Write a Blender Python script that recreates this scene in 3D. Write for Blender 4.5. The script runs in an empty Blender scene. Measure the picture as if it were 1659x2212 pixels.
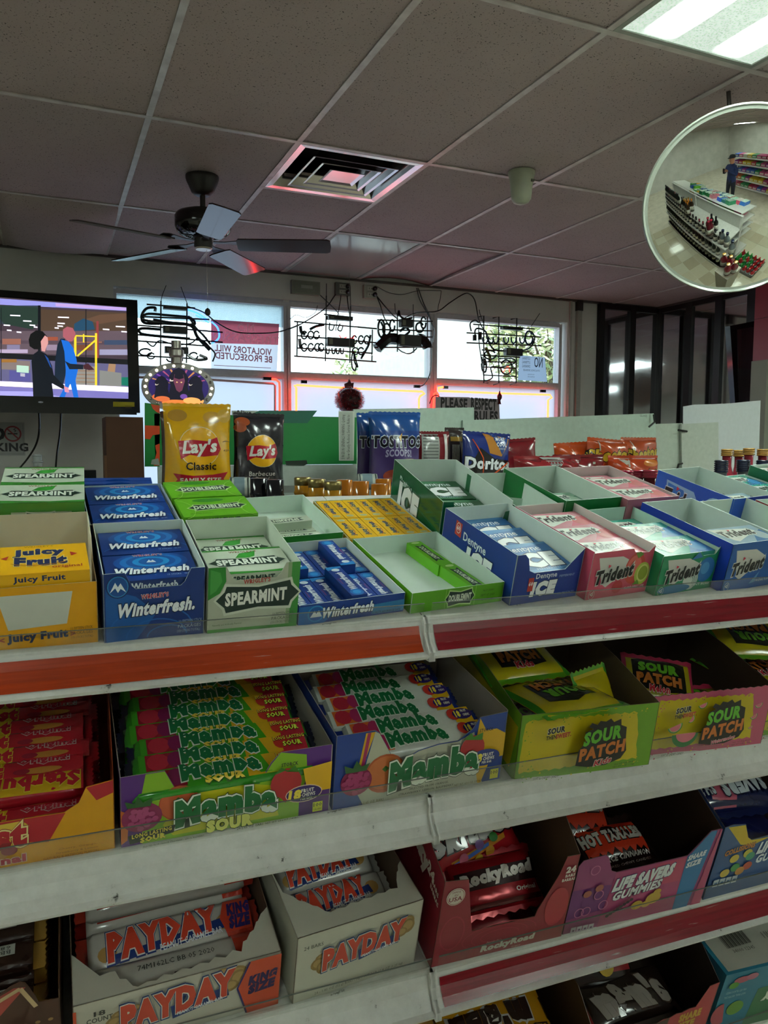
import bpy, math, random
from mathutils import Vector, Matrix
from mathutils.geometry import tessellate_polygon
random.seed(7)
SC = bpy.context.scene
COL = SC.collection
PI = math.pi
CZ = 1.45                                    # eye height of the photographer

# ---------------------------------------------------------------- camera
def cam_axes(yaw=.41255, pitch=-.084465, roll=.00243):
    cy, sy, cp, sp = math.cos(yaw), math.sin(yaw), math.cos(pitch), math.sin(pitch)
    fw = Vector((sy*cp, cy*cp, sp)); r = Vector((cy, -sy, 0)); u = r.cross(fw)
    cr, sr = math.cos(roll), math.sin(roll)
    return cr*r + sr*u, cr*u - sr*r, fw
CR, CU, CW = cam_axes()
FPX = 1661.85
cam = bpy.data.cameras.new('camera')
cam.sensor_fit = 'VERTICAL'; cam.sensor_height = 36; cam.lens = 36*FPX/2212
cam.clip_start = .02; cam.clip_end = 200
co = bpy.data.objects.new('camera', cam); COL.objects.link(co)
m = Matrix((CR, CU, -CW)).transposed().to_4x4(); m.translation = Vector((0, 0, CZ)); co.matrix_world = m
SC.camera = co

# ---------------------------------------------------------------- world, exposure
w = bpy.data.worlds.new('world'); SC.world = w; w.use_nodes = True
nt = w.node_tree; bg = nt.nodes['Background']
tc = nt.nodes.new('ShaderNodeTexCoord'); sep = nt.nodes.new('ShaderNodeSeparateXYZ'); ramp = nt.nodes.new('ShaderNodeValToRGB')
nt.links.new(tc.outputs['Generated'], sep.inputs[0]); nt.links.new(sep.outputs[2], ramp.inputs[0]); nt.links.new(ramp.outputs[0], bg.inputs[0])
ramp.color_ramp.elements[0].color = (.78, .9, .95, 1); ramp.color_ramp.elements[0].position = 0
ramp.color_ramp.elements[1].color = (.62, .8, 1, 1); ramp.color_ramp.elements[1].position = .8
bg.inputs[1].default_value = 3.0
SC.view_settings.view_transform = 'Standard'; SC.view_settings.look = 'None'
SC.view_settings.gamma = 1; SC.view_settings.use_curve_mapping = False
SC.view_settings.exposure = 0.42
LAMP = 21.0                                  # strength of the ceiling light diffusers

# a pixel of the photograph turned into a point at a known depth, height or side
def ray(px, py): return CW + CR*((px-829.5)/FPX) - CU*((py-1106)/FPX)
def onY(px, py, Y): r = ray(px, py); return r*(Y/r.y) + Vector((0, 0, CZ))
def onX(px, py, X): r = ray(px, py); return r*(X/r.x) + Vector((0, 0, CZ))
def onZ(px, py, Z): r = ray(px, py); return r*((Z-CZ)/r.z) + Vector((0, 0, CZ))

# ---------------------------------------------------------------- materials
def lin(c):
    c /= 255
    return c/12.92 if c <= .04045 else ((c+.055)/1.055)**2.4
def rgb(h): return tuple(lin(int(h[i:i+2], 16)) for i in (0, 2, 4))
MATS = {}
FIN = dict(card=(.42, 0, .05, 0), film=(.22, 0, .06, .25), matte=(.8, 0, .08, .1), metal=(.35, .9, .06, 0), gloss=(.12, 0, .03, 0),
           foil=(.25, .35, .08, .35), chrome=(.05, 1, 0, 0), paint=(.45, 0, .1, .05))
def K(h, fin='card'):
    key = (h, fin)
    if key in MATS: return MATS[key]
    r, mt, var, bp = FIN[fin]
    m = bpy.data.materials.new(fin+'_'+h); m.use_nodes = True; n = m.node_tree; b = n.nodes['Principled BSDF']
    c = rgb(h)
    b.inputs['Roughness'].default_value = r; b.inputs['Metallic'].default_value = mt
    if fin == 'film': b.inputs['Coat Weight'].default_value = .5; b.inputs['Coat Roughness'].default_value = .12
    t = n.nodes.new('ShaderNodeTexCoord'); nz = n.nodes.new('ShaderNodeTexNoise'); nz.inputs['Scale'].default_value = 40 if fin != 'matte' else 9
    nz.inputs['Detail'].default_value = 3
    n.links.new(t.outputs['Object'], nz.inputs['Vector'])
    mr = n.nodes.new('ShaderNodeMapRange'); mr.inputs[3].default_value = 1-var*1.5; mr.inputs[4].default_value = 1+var*1.5
    n.links.new(nz.outputs[0], mr.inputs[0])
    mx = n.nodes.new('ShaderNodeVectorMath'); mx.operation = 'SCALE'; mx.inputs[0].default_value = c
    n.links.new(mr.outputs[0], mx.inputs['Scale']); n.links.new(mx.outputs[0], b.inputs['Base Color'])
    if bp:
        bu = n.nodes.new('ShaderNodeBump'); bu.inputs['Strength'].default_value = bp; bu.inputs['Distance'].default_value = .003
        n.links.new(nz.outputs[0], bu.inputs['Height']); n.links.new(bu.outputs[0], b.inputs['Normal'])
    MATS[key] = m
    return m
def EM(h, s, name='glow'):
    key = (h, s)
    if key in MATS: return MATS[key]
    m = bpy.data.materials.new(name+'_'+h); m.use_nodes = True; b = m.node_tree.nodes['Principled BSDF']
    b.inputs['Base Color'].default_value = (*rgb(h), 1); b.inputs['Emission Color'].default_value = (*rgb(h), 1)
    b.inputs['Emission Strength'].default_value = s
    MATS[key] = m
    return m
def custom(name, fn):
    m = bpy.data.materials.new(name); m.use_nodes = True
    fn(m.node_tree, m.node_tree.nodes['Principled BSDF'], m.node_tree.nodes, m.node_tree.links); return m
def _noise(N, L, scale, det=4, vec='Object', rough=.5):
    t = N.new('ShaderNodeTexCoord'); z = N.new('ShaderNodeTexNoise'); z.inputs['Scale'].default_value = scale; z.inputs['Detail'].default_value = det
    z.inputs['Roughness'].default_value = rough; L.new(t.outputs[vec], z.inputs['Vector']); return z
def _ramp(N, L, src, stops):
    r = N.new('ShaderNodeValToRGB'); e = r.color_ramp.elements
    while len(e) < len(stops): e.new(.5)
    for k, (p, c) in enumerate(stops): e[k].position = p; e[k].color = (*c, 1)
    L.new(src, r.inputs[0]); return r
def _tile(nt, b, N, L):                      # fissured acoustic ceiling tile with pin holes and a faint old stain
    z = _noise(N, L, 160, 2); r = _ramp(N, L, z.outputs[0], [(.31, (.06, .05, .045)), (.36, (.405, .33, .325))])
    z2 = _noise(N, L, 1.3, 3); r2 = _ramp(N, L, z2.outputs[0], [(.3, (.86, .84, .82)), (.7, (1.05, 1.03, 1.02))])
    mx = N.new('ShaderNodeMix'); mx.data_type = 'RGBA'; mx.blend_type = 'MULTIPLY'; mx.inputs[0].default_value = 1
    L.new(r.outputs[0], mx.inputs[6]); L.new(r2.outputs[0], mx.inputs[7]); L.new(mx.outputs[2], b.inputs['Base Color'])
    bu = N.new('ShaderNodeBump'); bu.inputs['Strength'].default_value = .4; bu.inputs['Distance'].default_value = .002
    L.new(z.outputs[0], bu.inputs['Height']); L.new(bu.outputs[0], b.inputs['Normal']); b.inputs['Roughness'].default_value = .85
M_TILE = custom('acoustic_tile', _tile)
def _grid(nt, b, N, L):
    z = _noise(N, L, 14, 5); r = _ramp(N, L, z.outputs[0], [(.3, (.40, .36, .34)), (.7, (.60, .56, .54))]); L.new(r.outputs[0], b.inputs['Base Color'])
    b.inputs['Roughness'].default_value = .35
M_GRID = custom('ceiling_grid_metal', _grid)
def _wall(nt, b, N, L):
    z = _noise(N, L, 2.2, 6); r = _ramp(N, L, z.outputs[0], [(.3, (.50, .49, .45)), (.7, (.62, .61, .57))]); L.new(r.outputs[0], b.inputs['Base Color'])
    b.inputs['Roughness'].default_value = .6
    z2 = _noise(N, L, 60, 3); bu = N.new('ShaderNodeBump'); bu.inputs['Strength'].default_value = .15; bu.inputs['Distance'].default_value = .003
    L.new(z2.outputs[0], bu.inputs['Height']); L.new(bu.outputs[0], b.inputs['Normal'])
M_WALL = custom('painted_wall', _wall)
def _floor(nt, b, N, L):
    t = N.new('ShaderNodeTexCoord'); v = N.new('ShaderNodeTexVoronoi'); v.inputs['Scale'].default_value = 3; L.new(t.outputs['Object'], v.inputs['Vector'])
    z = _noise(N, L, 5, 6); r = _ramp(N, L, z.outputs[0], [(.3, (.50, .45, .36)), (.7, (.66, .61, .50))]); L.new(r.outputs[0], b.inputs['Base Color']); b.inputs['Roughness'].default_value = .28
M_FLOOR = custom('vinyl_floor', _floor)
def _shelfm(nt, b, N, L):                    # white powder coat with grime and chips
    z = _noise(N, L, 38, 8, rough=.7); r = _ramp(N, L, z.outputs[0], [(.31, (.05, .045, .04)), (.36, (.58, .58, .545)), (.7, (.70, .70, .665))])
    L.new(r.outputs[0], b.inputs['Base Color']); b.inputs['Roughness'].default_value = .4
M_SHELF = custom('chipped_white_shelf_paint', _shelfm)
def strip(h):                                # glossy plastic price strip with pale scuffs along its length
    def fn(nt, b, N, L):
        t = N.new('ShaderNodeTexCoord'); mp = N.new('ShaderNodeMapping'); mp.inputs['Scale'].default_value = (9, 130, 190); mp.inputs['Rotation'].default_value = (0, .06, 0); L.new(t.outputs['Object'], mp.inputs['Vector'])
        z = N.new('ShaderNodeTexNoise'); z.inputs['Scale'].default_value = 1.6; z.inputs['Detail'].default_value = 4; L.new(mp.outputs[0], z.inputs['Vector'])
        c = rgb(h); r = _ramp(N, L, z.outputs[0], [(.30, tuple(k*.75 for k in c)), (.60, c), (.69, c), (.74, tuple(min(1, k*.6+.28) for k in c))]); L.new(r.outputs[0], b.inputs['Base Color']); b.inputs['Roughness'].default_value = .22
    return custom('price_strip_plastic', fn)
def _clear(nt, b, N, L, rough=.05, tint=(.95, .96, .95), fac=.045):
    nt.nodes.remove(b); o = [x for x in N if x.type == 'OUTPUT_MATERIAL'][0]
    tr = N.new('ShaderNodeBsdfTransparent'); tr.inputs[0].default_value = (*tint, 1); g = N.new('ShaderNodeBsdfGlossy'); g.inputs[1].default_value = rough
    mx = N.new('ShaderNodeMixShader'); mx.inputs[0].default_value = fac; L.new(tr.outputs[0], mx.inputs[1]); L.new(g.outputs[0], mx.inputs[2]); L.new(mx.outputs[0], o.inputs[0])
M_CLEAR = custom('clear_plastic', _clear)
M_GLASS = custom('window_glass', lambda *a: _clear(*a, rough=.01, tint=(.96, 1, .99), fac=.06))
def _haze(nt, b, N, L):                      # wet, frosted upper part of the panes
    nt.nodes.remove(b); o = [x for x in N if x.type == 'OUTPUT_MATERIAL'][0]
    tr = N.new('ShaderNodeBsdfTransparent'); tl = N.new('ShaderNodeBsdfTranslucent'); tl.inputs[0].default_value = (.62, .72, .76, 1)
    g = N.new('ShaderNodeBsdfGlossy'); g.inputs[1].default_value = .2
    z = _noise(N, L, 260, 2); r = _ramp(N, L, z.outputs[0], [(.50, (0, 0, 0)), (.62, (1, 1, 1))])
    m1 = N.new('ShaderNodeMixShader'); m1.inputs[0].default_value = .12; L.new(tl.outputs[0], m1.inputs[1]); L.new(g.outputs[0], m1.inputs[2])
    mt = N.new('ShaderNodeMath'); mt.operation = 'MULTIPLY'; mt.inputs[1].default_value = .45; L.new(r.outputs[0], mt.inputs[0])
    m2 = N.new('ShaderNodeMixShader'); L.new(mt.outputs[0], m2.inputs[0]); L.new(m1.outputs[0], m2.inputs[1]); L.new(tr.outputs[0], m2.inputs[2]); L.new(m2.outputs[0], o.inputs[0])
M_HAZE = custom('frosted_wet_glass', _haze)
def _film(nt, b, N, L):
    nt.nodes.remove(b); o = [x for x in N if x.type == 'OUTPUT_MATERIAL'][0]
    tl = N.new('ShaderNodeBsdfTranslucent'); tl.inputs[0].default_value = (.70, .73, .78, 1); d = N.new('ShaderNodeBsdfDiffuse'); d.inputs[0].default_value = (.8, .8, .8, 1)
    m1 = N.new('ShaderNodeMixShader'); m1.inputs[0].default_value = .15; L.new(tl.outputs[0], m1.inputs[1]); L.new(d.outputs[0], m1.inputs[2]); L.new(m1.outputs[0], o.inputs[0])
M_FILM = custom('white_window_film', _film)
def _diff(nt, b, N, L):                      # prismatic lens lit by two tubes
    t = N.new('ShaderNodeTexCoord'); s = N.new('ShaderNodeSeparateXYZ'); L.new(t.outputs['Generated'], s.inputs[0])
    def bump(c):
        a = N.new('ShaderNodeMath'); a.operation = 'SUBTRACT'; a.inputs[1].default_value = c; L.new(s.outputs[0], a.inputs[0])
        q = N.new('ShaderNodeMath'); q.operation = 'ABSOLUTE'; L.new(a.outputs[0], q.inputs[0])
        r = N.new('ShaderNodeMapRange'); r.interpolation_type = 'SMOOTHSTEP'; r.inputs[1].default_value = .03; r.inputs[2].default_value = .13; r.inputs[3].default_value = 2.5; r.inputs[4].default_value = 0; L.new(q.outputs[0], r.inputs[0]); return r
    a, c = bump(.24), bump(.76)
    ad = N.new('ShaderNodeMath'); ad.operation = 'ADD'; L.new(a.outputs[0], ad.inputs[0]); L.new(c.outputs[0], ad.inputs[1])
    e = N.new('ShaderNodeMapRange'); e.interpolation_type = 'SMOOTHSTEP'; e.inputs[1].default_value = 1.0; e.inputs[2].default_value = .86; L.new(s.outputs[1], e.inputs[0])
    k = N.new('ShaderNodeMath'); k.operation = 'MULTIPLY'; L.new(ad.outputs[0], k.inputs[0]); L.new(e.outputs[0], k.inputs[1])
    v = N.new('ShaderNodeTexVoronoi'); v.inputs['Scale'].default_value = 130; L.new(t.outputs['Object'], v.inputs['Vector'])
    vr = N.new('ShaderNodeMapRange'); vr.inputs[2].default_value = .6; vr.inputs[3].default_value = .008; vr.inputs[4].default_value = .026; L.new(v.outputs[0], vr.inputs[0])
    f = N.new('ShaderNodeMath'); f.operation = 'ADD'; L.new(k.outputs[0], f.inputs[0]); L.new(vr.outputs[0], f.inputs[1])
    g = N.new('ShaderNodeMath'); g.operation = 'MULTIPLY'; g.inputs[1].default_value = LAMP; L.new(f.outputs[0], g.inputs[0])
    b.inputs['Emission Color'].default_value = (.84, 1, .89, 1); L.new(g.outputs[0], b.inputs['Emission Strength']); b.inputs['Base Color'].default_value = (.5, .6, .5, 1)
    b.inputs['Roughness'].default_value = .3
M_DIFF = custom('light_diffuser_lens', _diff)

# ---------------------------------------------------------------- mesh helpers
class MB:
    def __init__(s): s.v = []; s.f = []; s.mi = []; s.m = []
    def mat(s, m):
        if m not in s.m: s.m.append(m)
        return s.m.index(m)
    def add(s, vs, fs, m):
        o = len(s.v); s.v += [tuple(p) for p in vs]; k = s.mat(m)
        for f in fs: s.f.append([i+o for i in f]); s.mi.append(k)
    def box(s, m, x0, x1, y0, y1, z0, z1):
        s.add([(x, y, z) for z in (z0, z1) for y in (y0, y1) for x in (x0, x1)],
              [(0, 2, 3, 1), (4, 5, 7, 6), (0, 1, 5, 4), (2, 6, 7, 3), (0, 4, 6, 2), (1, 3, 7, 5)], m)
    def slab(s, pts, o, ex, ey, t, mf, mbk=None, me=None):   # outline pts on plane (o, ex, ey), front face outward, thickness t behind it
        o, ex, ey = Vector(o), Vector(ex), Vector(ey); n = ex.cross(ey).normalized()
        a = sum(pts[i][0]*pts[(i+1) % len(pts)][1]-pts[(i+1) % len(pts)][0]*pts[i][1] for i in range(len(pts)))
        if a < 0: pts = pts[::-1]
        F = [o+ex*x+ey*y for x, y in pts]; B = [p-n*t for p in F]; k = len(pts)
        s.add(F, [tuple(range(k))], mf); s.add(B, [tuple(range(k-1, -1, -1))], mbk or mf)
        s.add(F+B, [((i+1) % k, i, i+k, (i+1) % k+k) for i in range(k)], me or mbk or mf)
    def tube(s, m, pts, r, n=6, close=False):
        pts = [Vector(p) for p in pts]; rings = []; N = len(pts)
        up = None
        for i, p in enumerate(pts):
            a = pts[(i-1) % N] if (i or close) else p; b = pts[(i+1) % N] if (i < N-1 or close) else p
            d = (b-a); d = d.normalized() if d.length > 1e-9 else Vector((0, 0, 1))
            if up is None:
                up = d.orthogonal().normalized()
            else:
                up = (up-d*up.dot(d)); up = up.normalized() if up.length > 1e-6 else d.orthogonal().normalized()
            w = d.cross(up); rr = r[i] if isinstance(r, (list, tuple)) else r
            rings.append([p+(up*math.cos(2*PI*j/n)+w*math.sin(2*PI*j/n))*rr for j in range(n)])
        vs = [q for g in rings for q in g]; fs = []
        for i in range(N if close else N-1):
            for j in range(n):
                a, b = i*n+j, i*n+(j+1) % n; c, d = ((i+1) % N)*n+(j+1) % n, ((i+1) % N)*n+j; fs.append((a, b, c, d))
        if not close: fs += [tuple(range(n-1, -1, -1)), tuple((N-1)*n+j for j in range(n))]
        s.add(vs, fs, m)
    def lathe(s, m, prof, n=20, c=(0, 0, 0)):
        c = Vector(c); vs = [c+Vector((r*math.cos(2*PI*j/n), r*math.sin(2*PI*j/n), z)) for r, z in prof for j in range(n)]
        fs = [(i*n+j, i*n+(j+1) % n, (i+1)*n+(j+1) % n, (i+1)*n+j) for i in range(len(prof)-1) for j in range(n)]
        fs += [tuple(range(n-1, -1, -1)), tuple((len(prof)-1)*n+j for j in range(n))]
        s.add(vs, fs, m)
    def mesh(s, name, smooth=False):
        me = bpy.data.meshes.new(name); me.from_pydata(s.v, [], s.f)
        for m in s.m: me.materials.append(m)
        me.polygons.foreach_set('material_index', s.mi)
        if smooth: me.polygons.foreach_set('use_smooth', [True]*len(s.f))
        me.update(); return me
    def build(s, name, parent=None, smooth=False, mw=None, label=None, cat=None, group=None, kind=None):
        o = bpy.data.objects.new(name, s.mesh(name, smooth)); COL.objects.link(o)
        if parent: o.parent = parent
        if mw is not None: o.matrix_world = mw
        if smooth:
            try: o.data.set_sharp_from_angle(angle=.7)
            except Exception: pass
        return tag(o, label, cat, group, kind)
def tag(o, label=None, cat=None, group=None, kind=None):
    if label: o['label'] = label
    if cat: o['category'] = cat
    if group: o['group'] = group
    if kind: o['kind'] = kind
    return o
def empty(name, mw, label=None, cat=None, group=None, kind=None):
    o = bpy.data.objects.new(name, None); COL.objects.link(o); o.empty_display_size = .02
    o.matrix_world = mw if isinstance(mw, Matrix) else Matrix.Translation(mw)
    return tag(o, label, cat, group, kind)
def copy_tree(o, parent=None, mw=None, label=None):
    c = o.copy(); COL.objects.link(c)
    if parent: c.parent = parent
    if mw is not None: c.matrix_world = mw
    if label: c['label'] = label
    for ch in list(o.children): copy_tree(ch, c)
    return c
def T(x, y, z): return Matrix.Translation((x, y, z))
def RX(a): return Matrix.Rotation(math.radians(a), 4, 'X')
def RY(a): return Matrix.Rotation(math.radians(a), 4, 'Y')
def RZ(a): return Matrix.Rotation(math.radians(a), 4, 'Z')
def arc(cx, cy, rx, ry, a0, a1, n=12): return [(cx+rx*math.cos(math.radians(a0+(a1-a0)*i/n)), cy+ry*math.sin(math.radians(a0+(a1-a0)*i/n))) for i in range(n+1)]
def smoothpath(pts, k=6):                    # Catmull-Rom through 3-D points
    P = [Vector(p) for p in pts]; P = [P[0]*2-P[1]]+P+[P[-1]*2-P[-2]]; out = []
    for i in range(1, len(P)-2):
        for j in range(k):
            t = j/k; a, b, c, d = P[i-1], P[i], P[i+1], P[i+2]
            out.append(.5*((2*b)+(c-a)*t+(2*a-5*b+4*c-d)*t*t+(3*b-a-3*c+d)*t**3))
    return out+[P[-2]]

# ---------------------------------------------------------------- lettering and flat print
_TX = {}
def _traw(s, off, res):
    key = (s, round(off, 4), res)
    if key in _TX: return _TX[key]
    cu = bpy.data.curves.new('t', 'FONT'); cu.body = s; cu.offset = off; cu.resolution_u = res; cu.space_character = 1.0+off*2.2
    ob = bpy.data.objects.new('t', cu); COL.objects.link(ob)
    me = bpy.data.meshes.new_from_object(ob.evaluated_get(bpy.context.evaluated_depsgraph_get()))
    r = ([(v.co.x, v.co.y) for v in me.vertices], [tuple(p.vertices) for p in me.polygons])
    bpy.data.meshes.remove(me); COL.objects.unlink(ob); bpy.data.objects.remove(ob); bpy.data.curves.remove(cu)
    _TX[key] = r; return r
class Art:
    """flat print: shapes and lettering laid on a surface, mp(x, y, height) gives the point"""
    def __init__(s, mp, fin='card', e=0, h0=.00025, st=.00012): s.mp = mp; s.fin = fin; s.e = e; s.h = h0; s.st = st; s.b = MB()
    def mat(s, c): return K(c, s.fin) if isinstance(c, str) else c
    def tris(s, c, pts, tr):
        h = s.h
        if s.e:
            out = []
            st = [(pts[a], pts[b], pts[d]) for a, b, d in tr]
            while st:
                a, b, d = st.pop(); L = [((a[0]-b[0])**2+(a[1]-b[1])**2, 0), ((b[0]-d[0])**2+(b[1]-d[1])**2, 1), ((d[0]-a[0])**2+(d[1]-a[1])**2, 2)]
                l, k = max(L)
                if l > s.e*s.e:
                    if k == 1: a, b, d = b, d, a
                    elif k == 2: a, b, d = d, a, b
                    q = ((a[0]+b[0])/2, (a[1]+b[1])/2); st += [(a, q, d), (q, b, d)]
                else: out.append((a, b, d))
            vs = []; fs = []; ix = {}
            for t in out:
                f = []
                for p in t:
                    k = (round(p[0], 6), round(p[1], 6))
                    if k not in ix: ix[k] = len(vs); vs.append(s.mp(p[0], p[1], h))
                    f.append(ix[k])
                if len(set(f)) == 3: fs.append(f)
            s.b.add(vs, fs, s.mat(c))
        else: s.b.add([s.mp(x, y, h) for x, y in pts], tr, s.mat(c))
    def poly(s, c, pts):
        if s.e:
            tr = tessellate_polygon([[Vector((x, y, 0)) for x, y in pts]])
            tr = [t if (pts[t[1]][0]-pts[t[0]][0])*(pts[t[2]][1]-pts[t[0]][1])-(pts[t[2]][0]-pts[t[0]][0])*(pts[t[1]][1]-pts[t[0]][1]) > 0 else t[::-1] for t in tr]
            s.tris(c, pts, tr)
        else: s.b.add([s.mp(x, y, s.h) for x, y in pts], [tuple(range(len(pts)))], s.mat(c))
        s.h += s.st; return s
    def rect(s, c, x0, y0, x1, y1): return s.poly(c, [(x0, y0), (x1, y0), (x1, y1), (x0, y1)])
    def ell(s, c, cx, cy, rx, ry, n=20): return s.poly(c, arc(cx, cy, rx, ry, 0, 360-360/n, n-1))
    def ring(s, c, cx, cy, rx, ry, t, a0=0, a1=360, n=24):
        A = arc(cx, cy, rx, ry, a0, a1, n); B = arc(cx, cy, rx-t, ry-t, a0, a1, n)
        pts = A+B; k = n+1; tr = []
        for i in range(n): tr += [(i, i+1, i+k), (i+1, i+1+k, i+k)]
        tr = [t[::-1] for t in tr] if a1 > a0 else tr
        tr = [t[::-1] for t in tr] if a1 > a0 else tr
        s.tris(c, pts, [(a, b, d)[::-1] for a, b, d in tr]); s.h += s.st; return s
    def line(s, c, pts, w):
        for (x0, y0), (x1, y1) in zip(pts, pts[1:]):
            L = math.hypot(x1-x0, y1-y0) or 1; nx, ny = -(y1-y0)/L*w/2, (x1-x0)/L*w/2
            s.tris(c, [(x0-nx, y0-ny), (x1-nx, y1-ny), (x1+nx, y1+ny), (x0+nx, y0+ny)], [(0, 1, 2), (0, 2, 3)] if s.e else [(0, 1, 2, 3)])
        s.h += s.st; return s
    def text(s, c, t, cx, cy, w, h=None, rot=0, bold=.02, it=0, arch=0, out=None, slope=0, res=2, mir=False):
        V0, _ = _traw(t, 0, 2); x0 = min(v[0] for v in V0); x1 = max(v[0] for v in V0); y0 = min(v[1] for v in V0); y1 = max(v[1] for v in V0)
        W, H = x1-x0, y1-y0
        if h is None: h = w*H/W
        ca, sa = math.cos(math.radians(rot)), math.sin(math.radians(rot))
        for col, bo in ([(o[0], bold+o[1]) for o in out] if out else [])+[(c, bold)]:
            V, F = _traw(t, bo, res); X0 = min(v[0] for v in V); X1 = max(v[0] for v in V)
            q = 1.0/(X1-X0-2*bo)*W if bo else 1
            P = []
            for x, y in V:
                x = ((x-(X0+X1)/2)*q/W)*w; y = ((y-(y0+y1)/2)/H)*h
                y += arch*(1-(2*x/w)**2)+slope*x; x += it*y
                if mir: x = -x
                P.append((cx+x*ca-y*sa, cy+x*sa+y*ca))
            if s.e: s.tris(col, P, [f for f in F if len(f) == 3])
            else: s.b.add([s.mp(x, y, s.h) for x, y in P], F, s.mat(col))
            s.h += s.st
        return s
    def build(s, name, parent, label=None): return s.b.build(name, parent, label=label) if s.b.f else None

# ================================================================ THE ROOM
CEIL = 2.7286; YB = 5.615; XR = 5.228; XL = -3.86; YF = -4.09
GX = lambda i: 1.62588+(i-3)*.6096            # ceiling grid lines
GY = lambda j: 3.22668+j*1.2192
b = MB(); b.box(M_FLOOR, XL, XR, YF, YB, -.05, 0); floor = b.build('floor', kind='structure')
b = MB()                                      # loose dark joints give way to real tiles where the mirror shows the floor
M_FT = [K('b9b099', 'gloss'), K('c4bba4', 'gloss'), K('ada38c', 'gloss'), K('c9c3ae', 'gloss')]
ftm = []
for m_ in M_FT:
    q = MB(); q.box(m_, .003, .302, .003, .302, 0, .004); ftm.append(q.mesh('floor_tile'))
for i in range(15):
    for j in range(14):
        o = bpy.data.objects.new('floor_tile', random.choice(ftm)); COL.objects.link(o); o.parent = floor; o.location = (-.6+i*.305, .9+j*.305-1.0, 0)
b = MB(); b.box(M_WALL, XL-.12, XL, YF-.12, YB+.12, 0, 2.9); b.build('wall_left', kind='structure')
b = MB(); b.box(M_WALL, XL, XR, YF-.12, YF, 0, 2.9); b.build('wall_front', kind='structure')
# window wall with its three openings
WX = [(.47, 1.645), (1.70, 2.868), (2.932, 4.128)]; WZ0, WZ1, TZ0, TZ1 = .95, 2.49, 1.955, 2.01
b = MB(); Y0, Y1 = YB, YB+.14
b.box(M_WALL, XL, .45, Y0, Y1, 0, 2.9); b.box(M_WALL, 4.20, XR+.12, Y0, Y1, 0, 2.9)
b.box(M_WALL, .45, 4.20, Y0, Y1, 0, WZ0-.03); b.box(M_WALL, .45, 4.20, Y0, Y1, WZ1+.045, 2.9)
b.box(M_WALL, 1.655, 1.69, Y0+.02, Y1, WZ0-.03, WZ1+.05); b.box(M_WALL, 2.878, 2.922, Y0+.02, Y1, WZ0-.03, WZ1+.05)
b.build('wall_back', kind='structure')
M_ALU = K('b4b4b8', 'paint')
for k, (x0, x1) in enumerate(WX):
    r = empty('window_%d' % (k+1), (x0, YB+.065, WZ0), kind='structure'); W = x1-x0; H = WZ1-WZ0; a, c = TZ0-WZ0, TZ1-WZ0
    b = MB()
    for X0, X1, Z0, Z1 in ((-.03, 0, -.03, H+.03), (W, W+.03, -.03, H+.03), (0, W, -.03, 0), (0, W, H, H+.035)): b.box(M_ALU, X0, X1, -.05, .03, Z0, Z1)
    b.build('frame', r)
    b = MB(); b.box(M_ALU, 0, W, -.045, .03, a, c); b.box(M_ALU, 0, W, -.055, -.045, a+.012, c-.012); b.build('transom', r)
    b = MB(); b.box(M_GLASS, 0, W, 0, .005, c, H); b.build('upper_pane', r)
    if k == 0: b = MB(); b.box(M_HAZE, 0.0, W, -.004, -.001, H-.15, H); b.build('frosted_band', r)
    b = MB(); b.box(M_FILM, 0, W, 0, .004, 0, a); b.build('lower_pane', r)
# corner post, panel beside the window, dark mirrored panelling round the corner
b = MB(); b.box(K('a5a49c', 'paint'), 4.215, 4.235, YB-.02, YB, 0, CEIL); b.build('trim_1', kind='structure')
b = MB(); b.box(K('9c9b93', 'paint'), 4.285, 4.33, YB-.035, YB-.001, 0, CEIL-.09); b.box(K('17171a', 'paint'), 4.28, 4.335, YB-.04, YB, CEIL-.09, CEIL); b.build('trim_2', kind='structure')
M_DG = custom('dark_mirrored_glass', lambda nt, b, N, L: (b.inputs['Base Color'].__setattr__('default_value', (.72, .74, .78, 1)), b.inputs['Metallic'].__setattr__('default_value', 1), b.inputs['Roughness'].__setattr__('default_value', .05)))
M_BK = K('0b0c0f', 'paint')
b = MB(); b.box(M_WALL, XR+.03, XR+.15, YF, YB+.12, 0, 2.9); wr = b.build('wall_right', kind='structure')
b = MB(); b.box(M_WALL, XR-.001, XR+.03, YF, 3.0, 0, 2.9); b.build('trim_5', kind='structure')
back = empty('trim_3', (4.517, YB-.03, 0), kind='structure')
posts = [(0, .05), (.34, .40), (.66, .711)]
for p in posts: b = MB(); b.box(M_BK, p[0], p[1], -.02, .028, 0, CEIL-.02); b.build('post', back)
b = MB(); b.box(M_BK, 0, .711, -.015, .028, CEIL-.055, CEIL-.01); b.build('head_rail', back)
for p0, p1 in ((.05, .34), (.40, .66)):
    b = MB(); b.box(M_DG, p0, p1, .005, .02, 0, CEIL-.055); b.build('panel', back)
side = empty('trim_4', (XR-.03, 0, 0), kind='structure')
ps = [(5.54, 5.60), (5.17, 5.24), (4.845, 4.915), (4.50, 4.59), (4.05, 4.14), (3.6, 3.69), (3.1, 3.2)]
for p in ps: b = MB(); b.box(M_BK, -.02, .03, p[0], p[1], 0, CEIL-.02); b.build('post', side)
b = MB(); b.box(M_BK, -.015, .03, 3.1, 5.6, CEIL-.055, CEIL-.01); b.build('head_rail', side)
for (a0, a1), (c0, c1) in zip(ps[1:], ps): b = MB(); b.box(M_DG, 0, .012, a1, c0, 0, CEIL-.055); b.build('panel', side)

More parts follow.
